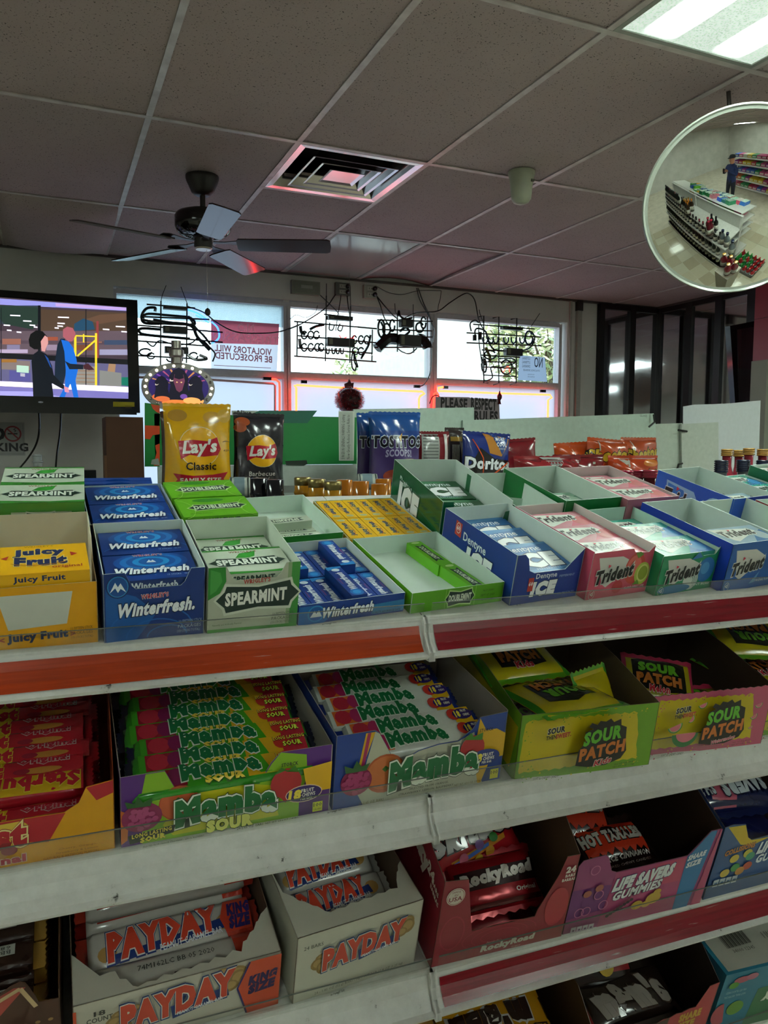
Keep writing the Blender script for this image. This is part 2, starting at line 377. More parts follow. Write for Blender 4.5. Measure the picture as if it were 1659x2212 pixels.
# ---------------------------------------------------------------- suspended ceiling
I0, I1, J0, J1 = -6, 8, -6, 1
b = MB(); b.box(K('30302e', 'matte'), XL, XR+.1, YF, YB+.1, 2.93, 2.96); ceiling = b.build('ceiling', kind='structure')
LIGHTS = [(3, -2), (-3, -2), (3, -5), (-2, -5), (7, -2)]  # first one is in view; the others are added unseen to light the room
q = MB(); g = .010; q.box(M_TILE, g, .6096-g, g, 1.2192-g, .004, .018); full = q.mesh('ceiling_tile')
q = MB(); q.box(M_TILE, g, .6096-g, g, .6096-g, .004, .018); half = q.mesh('ceiling_tile')
wy = YB-GY(1)
q = MB(); q.box(M_TILE, g, .6096-g, g, wy-g, .004, .018); wallt = q.mesh('ceiling_tile')
def sag(drop, tw, warp=0.0):
    q = MB(); n = 8; vs = []
    for z in (0, .014):
        for j in range(n+1):
            for i in range(n+1):
                x, y = i/n, j/n; s_ = drop*(math.sin(PI*x)*.5+.5)*(math.sin(PI*y)**.6)+tw*(1-x)*math.sin(PI*y)
                vs.append((g+x*(.6096-2*g), g+y*(wy-2*g), .004+z-s_+warp*max(0, y-.75)*4*math.sin(PI*x)))
    fs = []; k = (n+1)**2
    for j in range(n):
        for i in range(n):
            a = j*(n+1)+i; fs += [(a, a+n+1, a+n+2, a+1), (k+a, k+a+1, k+a+n+2, k+a+n+1)]
    for i in range(n): fs += [(i, i+1, k+i+1, k+i), (k-n-1+i, 2*k-n-1+i, 2*k-n+i, k-n+i), (i*(n+1), k+i*(n+1), k+(i+1)*(n+1), (i+1)*(n+1)), (i*(n+1)+n, (i+1)*(n+1)+n, k+(i+1)*(n+1)+n, k+i*(n+1)+n)]
    q.add(vs, fs, M_TILE); return q.mesh('ceiling_tile', True)
sagm = sag(.085, .02); liftm = sag(-.03, 0, .03)
def tile(me, i, j, y=None, z=0):
    o = bpy.data.objects.new('ceiling_tile', me); COL.objects.link(o); o.parent = ceiling; o.location = (GX(i), GY(j) if y is None else y, CEIL+z); return o
for i in range(I0, I1+1):
    for j in range(J0, J1+1):
        x1 = GX(i)+.6096
        if (i, j) in LIGHTS or (i, j) == (3, 1): continue
        if i == 8: continue
        if j == 1:
            if i == 0: tag(tile(sagm, i, j), 'sagging warped ceiling tile'); continue
            tile(liftm if i == 4 else wallt, i, j)
        elif (i, j) == (2, 0): tile(half, i, j, GY(.5))
        elif i < 8: tile(full, i, j)
b = MB(); b.box(M_TILE, GX(8)+g, XR, YF, YB, .004+CEIL, .018+CEIL); b.build('ceiling_tile', ceiling)
for i in range(I0, I1+1):                     # grid bars are pieces of the ceiling
    b = MB(); b.box(M_GRID, GX(i)-.012, GX(i)+.012, YF, YB, CEIL-.001, CEIL+.003); b.box(M_GRID, GX(i)-.002, GX(i)+.002, YF, YB, CEIL+.003, CEIL+.04); b.build('grid_bar', ceiling)
for j in range(J0, J1+1):
    b = MB(); b.box(M_GRID, XL, XR, GY(j)-.012, GY(j)+.012, CEIL-.0015, CEIL+.0025); b.box(M_GRID, XL, XR, GY(j)-.002, GY(j)+.002, CEIL+.003, CEIL+.04); b.build('grid_bar', ceiling)
b = MB(); b.box(M_GRID, GX(2), GX(3), GY(.5)-.012, GY(.5)+.012, CEIL-.002, CEIL+.002); b.build('grid_bar', ceiling)
b = MB(); b.box(K('4a4845', 'paint'), XL, XR, YB-.025, YB, CEIL-.012, CEIL+.004); b.box(K('4a4845', 'paint'), XR-.06, XR-.03, YF, YB, CEIL-.012, CEIL+.004); b.build('grid_bar', ceiling)
# sockets of light in the ceiling
def light(i, j, lab, on=True, H=1.2192):
    r = empty('ceiling_light', (GX(i), GY(j), CEIL), lab, 'light')
    b = MB(); W = .6096; f = .03
    for x0, x1, y0, y1 in ((.012, f, .012, H-.012), (W-f, W-.012, .012, H-.012), (f, W-f, .012, f), (f, W-f, H-f, H-.012)): b.box(K('8f948c', 'paint'), x0, x1, y0, y1, -.002, .03)
    b.build('frame', r)
    b = MB(); b.box(M_DIFF if on else K('a39a97', 'gloss'), f, W-f, f, H-f, .002, .01); b.build('diffuser', r)
    b = MB(); b.box(K('d0d0cc', 'paint'), .014, W-.014, .014, H-.014, .03, .1); b.build('housing', r)
LL = {(3, -2): 'bright recessed fluorescent ceiling light with prismatic lens at the top right corner', (-3, -2): 'added out-of-view ceiling light left of the photographer',
      (3, -5): 'added out-of-view ceiling light behind the photographer on the right', (-2, -5): 'added out-of-view ceiling light behind the photographer on the left',
      (7, -2): 'added out-of-view ceiling light beyond the right edge near the wall'}
for k in LIGHTS: light(*k, LL[k])
light(3, 1, 'unlit smooth plastic ceiling light panel near the window wall, pinkish from the neon', on=False, H=wy)

# ================================================================ SHELVING FRAMES
class Tier:
    def __init__(s, y0, k, al, rho=2.6):
        rho = math.radians(rho); al = math.radians(al)
        U = Vector((math.cos(rho), -math.sin(rho), 0)); h = Vector((math.sin(rho), math.cos(rho), 0)); V = h*math.cos(al)+Vector((0, 0, math.sin(al))); N = U.cross(V)
        s.M = Matrix((U, V, N)).transposed().to_4x4(); s.M.translation = Vector((0, y0, CZ-k*y0))
    def at(s, u=0, v=0, n=0): return s.M @ T(u, v, n)
D = Tier(.79, .247, 16); S2 = Tier(.775, .517, 11); S3 = Tier(.767, .79, 16); S4 = Tier(.76, 1.06, 16)
UJ = .390; U0, U1 = -.83, 1.61                # joint between the two bays and their ends
DEP = {D: .42, S2: .40, S3: .40, S4: .40}
def rail(b, m, x0, x1, pts):
    k = len(pts); b.add([(x0, y, z) for y, z in pts]+[(x1, y, z) for y, z in pts], [(i, i+1, i+1+k, i+k) for i in range(k-1)]+[(k-1, 0, k, 2*k-1), tuple(range(k-1, -1, -1)), tuple(range(k, 2*k))], m)
def lip_profile():                            # seen from the side, front towards -y
    f = [(-.001, -.006), (-.003, -.016), (-.009, -.026), (-.017, -.034)]
    return f
def bay(name, x0, x1, lab, rails):
    root = empty(name, T(0, 0, 0), lab, 'shelf')
    for tr, col in rails:
        al = {D: 16, S2: 11, S3: 16, S4: 16}[tr]
        b = MB(); d = DEP[tr]
        b.box(M_SHELF, x0, x1, .002, d, -.003, -.0006)
        sh = b.build('shelf', root, mw=tr.M)
        # the lip stays upright while the shelf slopes
        LM = T(*tr.M.translation) @ RZ(-2.6)
        b = MB(); top = arc(.0, -.001, .0045, .0045, -30, 210, 8); bot = arc(-.0185, -.0385, .0033, .0033, -120, 120, 6)
        rail(b, M_SHELF, x0, x1, [(y+.004, z) for y, z in top]+[(-.001, -.006), (-.0035, -.016), (-.0095, -.026), (-.0165, -.0345)]+[(-.022, -.038), (-.020, -.0415), (-.016, -.0415), (-.0135, -.038)]+[(-.006, -.025), (.002, -.014), (.006, -.004)])
        b.build('price_rail', root, mw=LM)
        if col:
            b = MB(); P = [(-.0023, -.0070), (-.0048, -.016), (-.0106, -.026), (-.0170, -.0335)]; n = 12
            for k in range(3):
                (ya, za), (yb, zb) = P[k], P[k+1]
                b.add([(x0+.008, ya, za), (x1-.008, ya, za), (x1-.008, yb, zb), (x0+.008, yb, zb)], [(0, 3, 2, 1)], STRIP[col])
            b.build('price_strip', root, mw=LM, label=None)
        for xe, sg in ((x0, 1), (x1, -1)):     # cast end brackets at the joint
            b = MB()
            pr = [(.006, .003), (-.004, .003), (-.008, -.004), (-.0075, -.014), (-.0135, -.024), (-.0225, -.034), (-.0225, -.044), (-.012, -.044), (.006, -.03)]
            b.slab([(y, z) for y, z in pr], (xe-sg*.0035+(.0035 if sg < 0 else 0)+(.0035 if sg > 0 else -.0035), 0, 0), (0, 1, 0), (0, 0, 1), .0055, M_SHELF); b.build('end_bracket', root, mw=LM)
        fh = {D: .021, S2: .030, S3: .026, S4: .026}[tr]; b = MB(); b.box(M_CLEAR, x0+.004, x1-.004, -.0035, -.0022, .002, fh); b.box(K('6b706a', 'gloss'), x0+.004, x1-.004, -.0036, -.0021, fh, fh+.0004); b.build('clear_fence', root, mw=tr.M)
        for xe in (x0+.012, x1-.016): b = MB(); b.box(M_SHELF, xe, xe+.004, .03, d, -.04, -.003); b.build('shelf_arm', root, mw=tr.M)
    R = T(0, 0, 0) @ RZ(-2.6)
    b = MB(); b.box(K('b9bab2', 'paint'), x0, x1, 1.205, 1.213, .12, 1.33); b.build('back_panel', root, mw=R)
    for xe in (x0, x1-.03): b = MB(); b.box(M_SHELF, xe, xe+.03, 1.19, 1.23, .0, 1.345); b.build('upright', root, mw=R)
    b = MB(); b.box(M_SHELF, x0, x1, .80, 1.62, .0, .12); b.build('base', root, mw=R)
    b = MB(); b.box(M_SHELF, x0, x1, 1.195, 1.225, 1.333, 1.341); b.build('top_cap', root, mw=R)
    for k, (z, d) in enumerate([(1.07, .30), (.84, .34), (.49, .38), (.12, .40)]):   # shelves of the rear face
        b = MB(); b.box(M_SHELF, x0, x1, 1.215, 1.215+d, z-.03, z); b.build('rear_shelf', root, mw=R)
    return root
STRIP = {c: strip(c) for c in ('b8401c', '8a1624')}
bay('gondola_shelving', U0, UJ-.0008, 'left bay of the white candy shelving with the orange price strip', [(D, 'b8401c'), (S2, None), (S3, None), (S4, None)])
bay('gondola_shelving', UJ+.0008, U1, 'right bay of the white candy shelving with the dark red price strips', [(D, '8a1624'), (S2, None), (S3, '8a1624'), (S4, None)])

# ================================================================ CEILING FIXTURES
PH = lambda px, py, Y: onY(px, py, Y)
def wallart(Y, fin='card'):                   # print laid on a plane facing the room at depth Y; coordinates are x, z
    return Art(lambda x, z, h: (x, Y-h, z), fin)
def xz(px, py, Y): p = onY(px, py, Y); return (p.x, p.z)
def quadpts(Y, *pp): return [xz(a, c, Y) for a, c in pp]
M_LOUV = custom('polished_louvre', lambda nt, b, N, L: (b.inputs['Base Color'].__setattr__('default_value', (.62, .58, .58, 1)), b.inputs['Metallic'].__setattr__('default_value', 1), b.inputs['Roughness'].__setattr__('default_value', .16)))
r = empty('air_vent', (GX(2)+.3048, GY(0)+.3048, CEIL), 'square metal air vent with stepped louvres in the ceiling beside the fan', 'air vent')
def ring(b, m, a0, z0, a1, z1, t=.003):
    c = lambda a, z: [(-a, -a, z), (a, -a, z), (a, a, z), (-a, a, z)]
    v = c(a0, z0)+c(a1, z1)+c(a0, z0+t)+c(a1, z1+t); f = []
    for i in range(4): j = (i+1) % 4; f += [(i, j, 4+j, 4+i), (8+i, 12+i, 12+j, 8+j), (i, 8+i, 8+j, j), (4+i, 4+j, 12+j, 12+i)]
    b.add(v, f, m)
b = MB(); ring(b, M_LOUV, .292, -.002, .262, .0, .004); ring(b, M_LOUV, .262, .0, .225, .055); b.build('outer_frame', r)
for a in (.205, .145): b = MB(); ring(b, M_LOUV, a, -.010, a-.012, -.007); ring(b, M_LOUV, a-.012, -.007, a-.052, .045); b.build('louvre', r)
b = MB(); ring(b, M_LOUV, .085, -.012, .07, -.006); b.box(M_LOUV, -.07, .07, -.07, .07, -.006, -.004); b.build('centre_plate', r)
b = MB(); b.box(K('101010', 'matte'), -.28, .28, -.28, .28, .15, .16); ring(b, K('181818', 'matte'), .25, .055, .25, .15); b.build('duct', r)

FANB = K('1d1715', 'paint')
r = empty('ceiling_fan', (.72, 3.81, CEIL), 'black five-blade ceiling fan with pull chain hanging from the ceiling', 'ceiling fan')
b = MB(); b.lathe(FANB, [(.078, 0), (.078, -.012), (.072, -.03), (.062, -.05), (.052, -.075), (.035, -.088), (.02, -.09)], 28); b.build('canopy', r, True)
b = MB(); b.lathe(FANB, [(.013, -.08), (.013, -.165)], 14); b.build('downrod', r, True)
b = MB(); b.lathe(K('141110', 'gloss'), [(.03, -.155), (.09, -.163), (.122, -.175), (.132, -.19), (.132, -.235), (.125, -.255), (.10, -.272), (.06, -.275), (.05, -.28)], 36); mo = b.build('motor_housing', r, True)
for k in range(28):
    a = 2*PI*k/28; b = MB(); c, s = math.cos(a), math.sin(a); b.tube(K('54504d', 'metal'), [(.075*c, .075*s, -.2755), (.113*c, .113*s, -.266)], .0022, 4); b.build('vent_fin', mo)
b = MB(); b.lathe(FANB, [(.05, -.275), (.05, -.285), (.042, -.29), (.044, -.325), (.04, -.333)], 24); b.lathe(K('b8b0a4', 'metal'), [(.041, -.333), (.036, -.34), (.004, -.342)], 24); b.build('switch_housing', r, True)
for k, a in enumerate((-20, 52, 124, 196, 268)):
    br = MB(); c = []
    br.slab([(.05, -.018), (.10, -.012), (.15, -.032), (.19, -.045), (.215, -.03), (.215, .03), (.19, .045), (.15, .032), (.10, .012), (.05, .018)], (0, 0, -.303), (1, 0, 0), (0, 1, -.0), .004, FANB)
    bo = br.build('blade_bracket', r); bo.rotation_euler = (0, 0, math.radians(a))
    bl = MB(); w0, w1 = .058, .067
    P = [(.17, -w0), (.59, -w1), (.606, -w1+.012), (.61, 0), (.606, w1-.012), (.59, w1), (.17, w0), (.16, w0-.02), (.16, -w0+.02)]
    th = math.radians(-12); bl.slab(P, (0, 0, -.311), (1, 0, 0), (0, math.cos(th), math.sin(th)), .006, K('2b1c1a', 'gloss'))
    o = bl.build('blade', bo)
pts = [(.01, -.01, -.335)]
b = MB(); 
for k in range(60): b.box(K('9a8f7d', 'metal'), .012, .0138, -.012, -.0102, -.345-k*.00455, -.3425-k*.00455)
ch = b.build('pull_chain', r, kind='stuff'); b = MB(); b.lathe(K('2a2522', 'gloss'), [(.003, -.615), (.011, -.622), (.0145, -.634), (.011, -.646), (.003, -.652)], 14, (.0129, -.0111, 0)); b.build('chain_knob', r, True)

r = empty('smoke_detector', (2.07, 3.14, CEIL), 'white cup-shaped detector dome on the ceiling left of the round mirror', 'detector')
DW = K('a3a893', 'card')
b = MB(); b.lathe(DW, [(.062, 0), (.063, -.012), (.060, -.02)], 26); b.build('base_ring', r, True)
b = MB(); b.lathe(DW, [(.059, -.02), (.052, -.06), (.049, -.10), (.046, -.122), (.036, -.138), (.018, -.146), (.002, -.147)], 26); bo = b.build('cup', r, True)
b = MB(); b.box(K('55594c', 'matte'), .018, .034, -.056, -.048, -.055, -.045); b.build('vent_slot', bo)

# convex security mirror
MC = Vector((2.245, 2.054, .857+CZ)); to = (Vector((0, 0, CZ))-MC).normalized()
right = to.cross(Vector((0, 0, 1))).normalized(); upv = right.cross(to)
ax = (to-upv*math.sin(math.radians(10))+right*math.sin(math.radians(4))*-1).normalized()
zx = ax; xx = zx.orthogonal(); xx = Vector((0, 0, 1)).cross(zx).normalized(); yx = zx.cross(xx)
MM = Matrix((xx, yx, zx)).transposed().to_4x4(); MM.translation = MC
r = empty('convex_mirror', MM, 'large round convex security mirror hanging at the right edge under the ceiling', 'mirror')
R_ = .305; th = math.radians(20); Rs = R_/math.sin(th)
b = MB(); b.lathe(custom('mirror_silvering', lambda nt, b, N, L: (b.inputs['Base Color'].__setattr__('default_value', (.80, .83, .78, 1)), b.inputs['Metallic'].__setattr__('default_value', 1), b.inputs['Roughness'].__setattr__('default_value', .012))),
   [(Rs*math.sin(th*(1-k/24)), Rs*math.cos(th*(1-k/24))-Rs*math.cos(th)) for k in range(24)]+[(.0005, Rs-Rs*math.cos(th))], 96); b.build('mirror_face', r, True)
b = MB(); b.lathe(K('8f948a', 'gloss'), [(.3, -.006), (.311, -.004), (.314, .004), (.309, .010), (.303, .004)], 72); b.build('rim', r, True)
b = MB(); b.lathe(K('6b5a4a', 'matte'), [(.305, -.004), (.25, -.012), (.02, -.014)], 48); b.build('back_board', r, True)
b = MB(); inv = MM.inverted(); q0 = inv @ Vector((MC.x+.05, MC.y+.10, CEIL)); b.tube(K('55514c', 'metal'), [(0, 0, -.012), (0, 0, -.06), q0], .008, 8); b.build('bracket', r)

# ================================================================ TELEVISION AND WALL THINGS
TY = 5.0
r = empty('television', (0, TY, 0), 'black flat television showing two people walking past a warehouse window', 'television')
tz0, tz1, tx0, tx1 = 1.655, 2.338, -.66, .537
G = K('08080a', 'gloss')
b = MB(); b.box(G, tx0, tx1, 0.0, .06, tz0, tz1); b.box(K('101012', 'paint'), tx0+.1, tx1-.1, .06, .10, tz0+.1, tz1-.1); b.build('back_housing', r)
b = MB(); sx0, sx1, sz0, sz1 = -.60, .472, 1.74, 2.302
for q in ((tx0, tx1, sz1, tz1), (tx0, tx1, tz0, sz0), (tx0, sx0, sz0, sz1), (sx1, tx1, sz0, sz1)): b.box(G, q[0], q[1], -.014, 0, q[2], q[3])
bz = b.build('bezel', r)
b = MB(); b.box(K('0c0c0e', 'gloss'), tx0+.02, tx1-.02, -.02, 0, tz0-.012, tz0+.02); b.build('speaker_bar', r)
E_ = lambda h, s=1.0: EM(h, s, 'screen')
a = Art(lambda x, z, h: (x, -.003-h, z), 'card', st=.00008)
X = lambda px, py: (lambda p: (p.x, p.z))(onY(px, py, TY))
def pl(c, *pp, s=.62): a.poly(E_(c, s), [X(*p) for p in pp])
pl('4b3c48', (-125, 632), (277, 664), (277, 862), (-125, 862))
pl('8f8fd8', (-125, 636), (277, 665), (277, 672), (-125, 652), s=.9)
pl('b79bd6', (120, 655), (277, 665), (277, 671), (120, 662), s=.9)
pl('3a4552', (-125, 660), (85, 660), (85, 700), (-125, 700)); pl('2c4038', (0, 660), (80, 664), (90, 690), (70, 712), (10, 700), (0, 690))
pl('5a4638', (88, 668), (277, 676), (277, 760), (88, 765)); pl('6e5140', (185, 690), (215, 680), (277, 677), (277, 690), (215, 700))
pl('27506e', (160, 700), (180, 688), (200, 695), (205, 712), (160, 716)); pl('6b5964', (0, 715), (277, 715), (277, 768), (0, 764)); pl('5c4a57', (0, 735), (277, 738), (277, 745), (0, 742))
for (x, y, w_) in ((22, 680, 22), (50, 692, 18), (8, 701, 14), (64, 701, 12), (125, 684, 24), (124, 697, 16), (124, 703, 12), (118, 707, 9), (73, 705, 8), (250, 704, 20), (222, 710, 14), (262, 715, 12), (15, 712, 10), (36, 716, 10)): pl('f4f0ff', (x, y), (x+w_, y+1), (x+w_, y+3.6), (x, y+2.6), s=1.1)
for (x, y, w_, h_, c) in ((5, 732, 40, 12, 'a66b5c'), (70, 728, 55, 8, 'a8553f'), (15, 745, 28, 10, '8d84a8'), (160, 738, 60, 3, '9c6b5a'), (160, 745, 40, 12, '7d4a35'), (225, 735, 50, 10, '40506f'), (215, 755, 62, 12, 'a9a5c8'), (100, 745, 30, 12, 'a28da6'), (0, 755, 60, 8, 'c7b3d2')): pl(c, (x, y), (x+w_, y), (x+w_, y+h_), (x, y+h_))
pl('8c3b3e', (208, 694), (213, 694), (213, 800), (206, 800), s=.8)
pl('6b6791', (-125, 772), (277, 782), (277, 838), (-125, 825)); pl('8f7f7c', (3, 778), (65, 780), (65, 800), (3, 798)); pl('9a6a2e', (2, 776), (36, 776), (36, 783), (2, 783), s=.8)
pl('5d5aa0', (20, 800), (66, 806), (66, 824), (20, 822)); pl('a7c9b5', (36, 789), (62, 791), (62, 806), (36, 804), s=1.0); pl('c8c5d8', (44, 806), (54, 807), (54, 814), (44, 813))
pl('9b9690', (160, 790), (205, 792), (205, 836), (160, 832)); pl('b38c6a', (235, 785), (250, 787), (248, 805), (232, 803)); pl('2d3f87', (228, 815), (250, 812), (252, 836), (226, 834)); pl('17806a', (262, 815), (277, 815), (277, 834), (262, 832)); pl('90908c', (215, 800), (262, 806), (262, 838), (215, 836))
for k in range(5): pl('9d7b62', (165, 800+k*8), (210, 801+k*8), (210, 803+k*8), (165, 802+k*8))
pl('17171c', (-125, 756), (277, 777), (277, 788), (-125, 768)); pl('10131c', (82, 660), (88, 660), (88, 770), (82, 770)); pl('1a1a20', (184.5, 668), (186.5, 668), (186.5, 838), (184.5, 838)); pl('1a1a20', (2, 665), (3.5, 665), (3.5, 825), (2, 824))
for q in (((160, 727), (165, 727), (165, 770), (160, 770)), ((205, 720), (209.5, 720), (209.5, 835), (205, 835)), ((163, 724), (207, 726), (207, 728.5), (163, 727)), ((179, 722), (182, 722), (182, 740), (179, 740)), ((166, 768), (206, 733), (208, 736), (168, 771))): pl('d9c42c', *q, s=1.0)
pl('e7ddf7', (-125, 818), (277, 836), (277, 848), (-125, 828), s=1.0); pl('7a73b8', (-125, 829), (277, 848), (277, 864), (-125, 864), s=.8); pl('a8a2e8', (0, 845), (70, 846), (160, 862), (0, 862), s=.8)
# the two walkers
pl('0e1420', (73, 765), (84, 757), (100, 765), (112, 790), (116, 810), (140, 834), (142, 842), (134, 840), (112, 828), (116, 862), (72, 862), (70, 810), (68, 780), s=.5); pl('1d4c9c', (96, 766), (104, 774), (112, 796), (108, 792), s=.7)
pl('0c0b10', (66, 722), (78, 714), (92, 716), (101, 726), (96, 742), (84, 755), (74, 755), (64, 748), (62, 734), s=.5); pl('d89896', (88, 738), (97, 725), (103, 730), (104, 742), (100, 750), (97, 760), (90, 758), s=.8)
pl('16283e', (124, 745), (131, 732), (140, 732), (146, 760), (144, 800), (136, 832), (118, 812), (119, 780), s=.5)
pl('1468cf', (132, 734), (148, 738), (158, 752), (165, 776), (168, 800), (163, 822), (170, 862), (160, 862), (152, 828), (138, 862), (126, 862), (140, 835), (142, 800), (139, 760), s=.8)
pl('182436', (140, 780), (152, 786), (180, 788), (180, 798), (150, 798), s=.5); pl('4e2530', (180, 789), (190, 785), (204, 799), (192, 800), (181, 797), s=.6)
pl('a85a66', (136, 712), (145, 706), (157, 709), (163, 720), (161, 730), (156, 738), (148, 738), (136, 728), s=.8); pl('d88ca0', (138, 834), (148, 838), (149, 848), (140, 847), s=.8)
a.build('screen', r)
a = Art(lambda x, z, h: (x, -.0142-h, z)); a.poly('b8a800', [X(*p) for p in ((244, 868), (290, 869), (290, 879), (244, 879))])
for k in range(3): a.rect('5c4d00', X(247, 0)[0], X(0, 871.5+k*2.4)[1], X(262, 0)[0], X(0, 870.6+k*2.4)[1])
a.build('energy_sticker', bz, 'yellow sticker'); a = Art(lambda x, z, h: (x, -.0142-h, z)); a.ell('c9ccd8', *X(88, 869), .014, .005); a.build('maker_badge', bz)
b = MB(); b.box(K('202022', 'paint'), -.2, .1, .10, .60, 1.95, 2.05); b.build('wall_mount', r)
for nm, pp, lab in (('power_cable', [(83, 870), (85, 925), (78, 960), (60, 990), (42, 1012)], 'black cable curving down left below the television'), ('power_cable', [(132, 870), (130, 930), (123, 980), (120, 1015)], 'straight black cable hanging down right below the television')):
    b = MB(); b.tube(K('131313', 'gloss'), smoothpath([onY(x, y, 5.11+.4*(k_/4)) for k_, (x, y) in enumerate(pp)]), .006, 6); b.build(nm, label=lab, cat='cable')
r = empty('no_smoking_sign', (0, 5.606, 0), 'white no smoking sign with red crossed circle on the wall', 'sign')
x0, z1 = xz(-62, 911, 5.606); x1, z0 = xz(55, 984, 5.606)
b = MB(); b.box(K('a3a3a0'), x0, x1, 0, .004, z0, z1); b.build('plate', r)
a = Art(lambda x, z, h: (x, -h, z)); Xs = lambda px, py: xz(px, py, 5.606)
c = Xs(27.5, 937); a.ring('8e2830', *c, .052, .052, .010); a.rect('101010', c[0]-.03, c[1]-.004, c[0]+.028, c[1]+.004); a.line('8e2830', [(c[0]-.035, c[1]+.035), (c[0]+.035, c[1]-.035)], .009)
a.line('1a1a1a', [(c[0]+.01, c[1]+.012), (c[0]+.02, c[1]+.02), (c[0]+.006, c[1]+.028), (c[0]+.018, c[1]+.036)], .004)
a.text('0e0e0e', 'NO', *Xs(-22, 937), .17, .075, bold=.05); a.text('0e0e0e', 'SMOKING', *Xs(-5, 966), .355, .05, bold=.04); a.line('101010', [Xs(-58, 950), Xs(2, 950)], .003); a.line('777777', [(x0+.01, z0+.01), (x1-.01, z0+.01), (x1-.01, z1-.01)], .002)
a.build('lettering', r)
b = MB(); p0 = xz(228, 900, 4.45); p1 = xz(312, 1030, 4.45); b.box(K('5a3a26', 'matte'), p0[0], p1[0], 0, .3, 0, p0[1]-1.08); r = empty('cardboard_box', (0, 4.45, 1.08), 'tall plain brown cardboard box below the television corner', 'box')
b.build('carton', r); b = MB(); b.box(K('6b4a33', 'matte'), p0[0]-.012, p0[0], -.002, .12, .12, .32); b.build('flap', r)
b = MB(); b.box(K('0e0f12', 'gloss'), *(lambda q0, q1: (q0[0], q1[0], 4.2, 4.32, 1.08, q0[1]))(xz(150, 1016, 4.2), xz(208, 1030, 4.2))); b.build('set_top_box', label='small black set-top box behind the blue gum boxes', cat='electronics')
c = onY(82, 1015, 3.4); b = MB(); b.box(K('3a3632', 'matte'), c.x-.08, c.x+.08, 3.34, 3.46, 1.08, c.z-.02); b.build('small_black_stand', label='small dark stand under the tiny lantern', cat='stand'); r = empty('candle_lantern', (c.x, c.y, c.z-.02), 'tiny clear lantern with gold band standing below the television', 'lantern')
b = MB(); b.lathe(K('b08c34', 'metal'), [(.020, 0), (.022, .01), (.022, .028), (.019, .032)], 16); b.build('gold_base', r, True)
b = MB(); b.lathe(K('8c9090', 'gloss'), [(.017, .032), (.017, .048), (.021, .05), (.021, .054), (.016, .056), (.016, .074), (.02, .076), (.012, .084)], 16); b.build('glass_tiers', r, True)

# ================================================================ WINDOW SIGNS
def trans(h, f=.75):
    def fn(nt, b, N, L):
        nt.nodes.remove(b); o = [x for x in N if x.type == 'OUTPUT_MATERIAL'][0]
        tl = N.new('ShaderNodeBsdfTranslucent'); tl.inputs[0].default_value = (*rgb(h), 1); d = N.new('ShaderNodeBsdfDiffuse'); d.inputs[0].default_value = (*rgb(h), 1)
        m1 = N.new('ShaderNodeMixShader'); m1.inputs[0].default_value = 1-f; L.new(tl.outputs[0], m1.inputs[1]); L.new(d.outputs[0], m1.inputs[2]); L.new(m1.outputs[0], o.inputs[0])
    return custom('backlit_'+h, fn)
TR, TW, TG, TP = trans('d8707c'), trans('ececf2'), trans('8c4c54'), trans('c4ccd8')
Y = 5.66
def sheet(name, lab, Y, corners, m, cat='sign'):
    r = empty(name, (0, Y, 0), lab, cat); b = MB(); b.slab([xz(*p, Y) for p in corners], (0, 0, 0), (1, 0, 0), (0, 0, 1), .0015, m); b.build('sheet', r); return r
r = sheet('no_trespassing_sign', 'red and white no trespassing sign seen from behind through the left window', Y, [(456, 690), (603, 700), (598, 802), (456, 797)], TW)
a = Art(lambda x, z, h: (x, -h-.0002, z)); a.poly(TR, [xz(*p, Y) for p in ((456, 690), (603, 700), (601, 745), (456, 741))])
sw = xz(603, 0, Y)[0]-xz(456, 0, Y)[0]; cx = xz(536, 0, Y)[0]
TWW = trans('fffafa', .8)
a.text(TWW, 'NO', *xz(531, 708, Y), .12, .052, bold=.03, mir=True, slope=0); a.text(TWW, 'TRESPASSING', *xz(522, 729, Y), .56, .058, bold=.03, mir=True, slope=.04)
a.text(TG, 'VIOLATORS WILL', *xz(526, 756, Y), .42, .046, bold=.02, mir=True, slope=.03); a.text(TG, 'BE PROSECUTED', *xz(527, 772, Y), .42, .046, bold=.02, mir=True, slope=.03); a.line(TG, [xz(462, 789, Y), xz(585, 795, Y)], .004)
a.build('lettering', r)
r = sheet('no_loitering_notice', 'white no loitering notice seen from behind at the right window corner', Y, [(1122, 767), (1177, 772), (1182, 825), (1119, 821)], TP)
a = Art(lambda x, z, h: (x, -h-.0002, z)); k1 = trans('3c3c46')
a.text(k1, 'NO', *xz(1163, 783, Y), .085, .085, bold=.01, mir=True)
for i, t in enumerate(('LOITERING', 'LITTERING', 'DRINKING')): a.text(k1, t, *xz(1136.5, 774+i*8.5, Y), .08, .022, bold=.0, mir=True)
a.text(k1, 'OF ALCOHOLIC BEVERAGES', *xz(1148, 800, Y), .17, .016, bold=0, mir=True); a.text(k1, 'VIOLATORS WILL', *xz(1147, 809, Y), .07, .009, bold=0, mir=True); a.text(k1, 'BE PROSECUTED', *xz(1147, 814, Y), .07, .009, bold=0, mir=True)
a.build('lettering', r)
Y = 5.46
r = sheet('please_respect_rules_sign', 'grey placard with bold black please respect rules lettering behind the white board', Y, [(941, 857), (1014, 858), (1018, 861), (1024, 860), (1078, 862), (1080, 912), (1080, 1108), (941, 1108)], K('b0a6aa'))
a = Art(lambda x, z, h: (x, -h, z)); sl = -.02
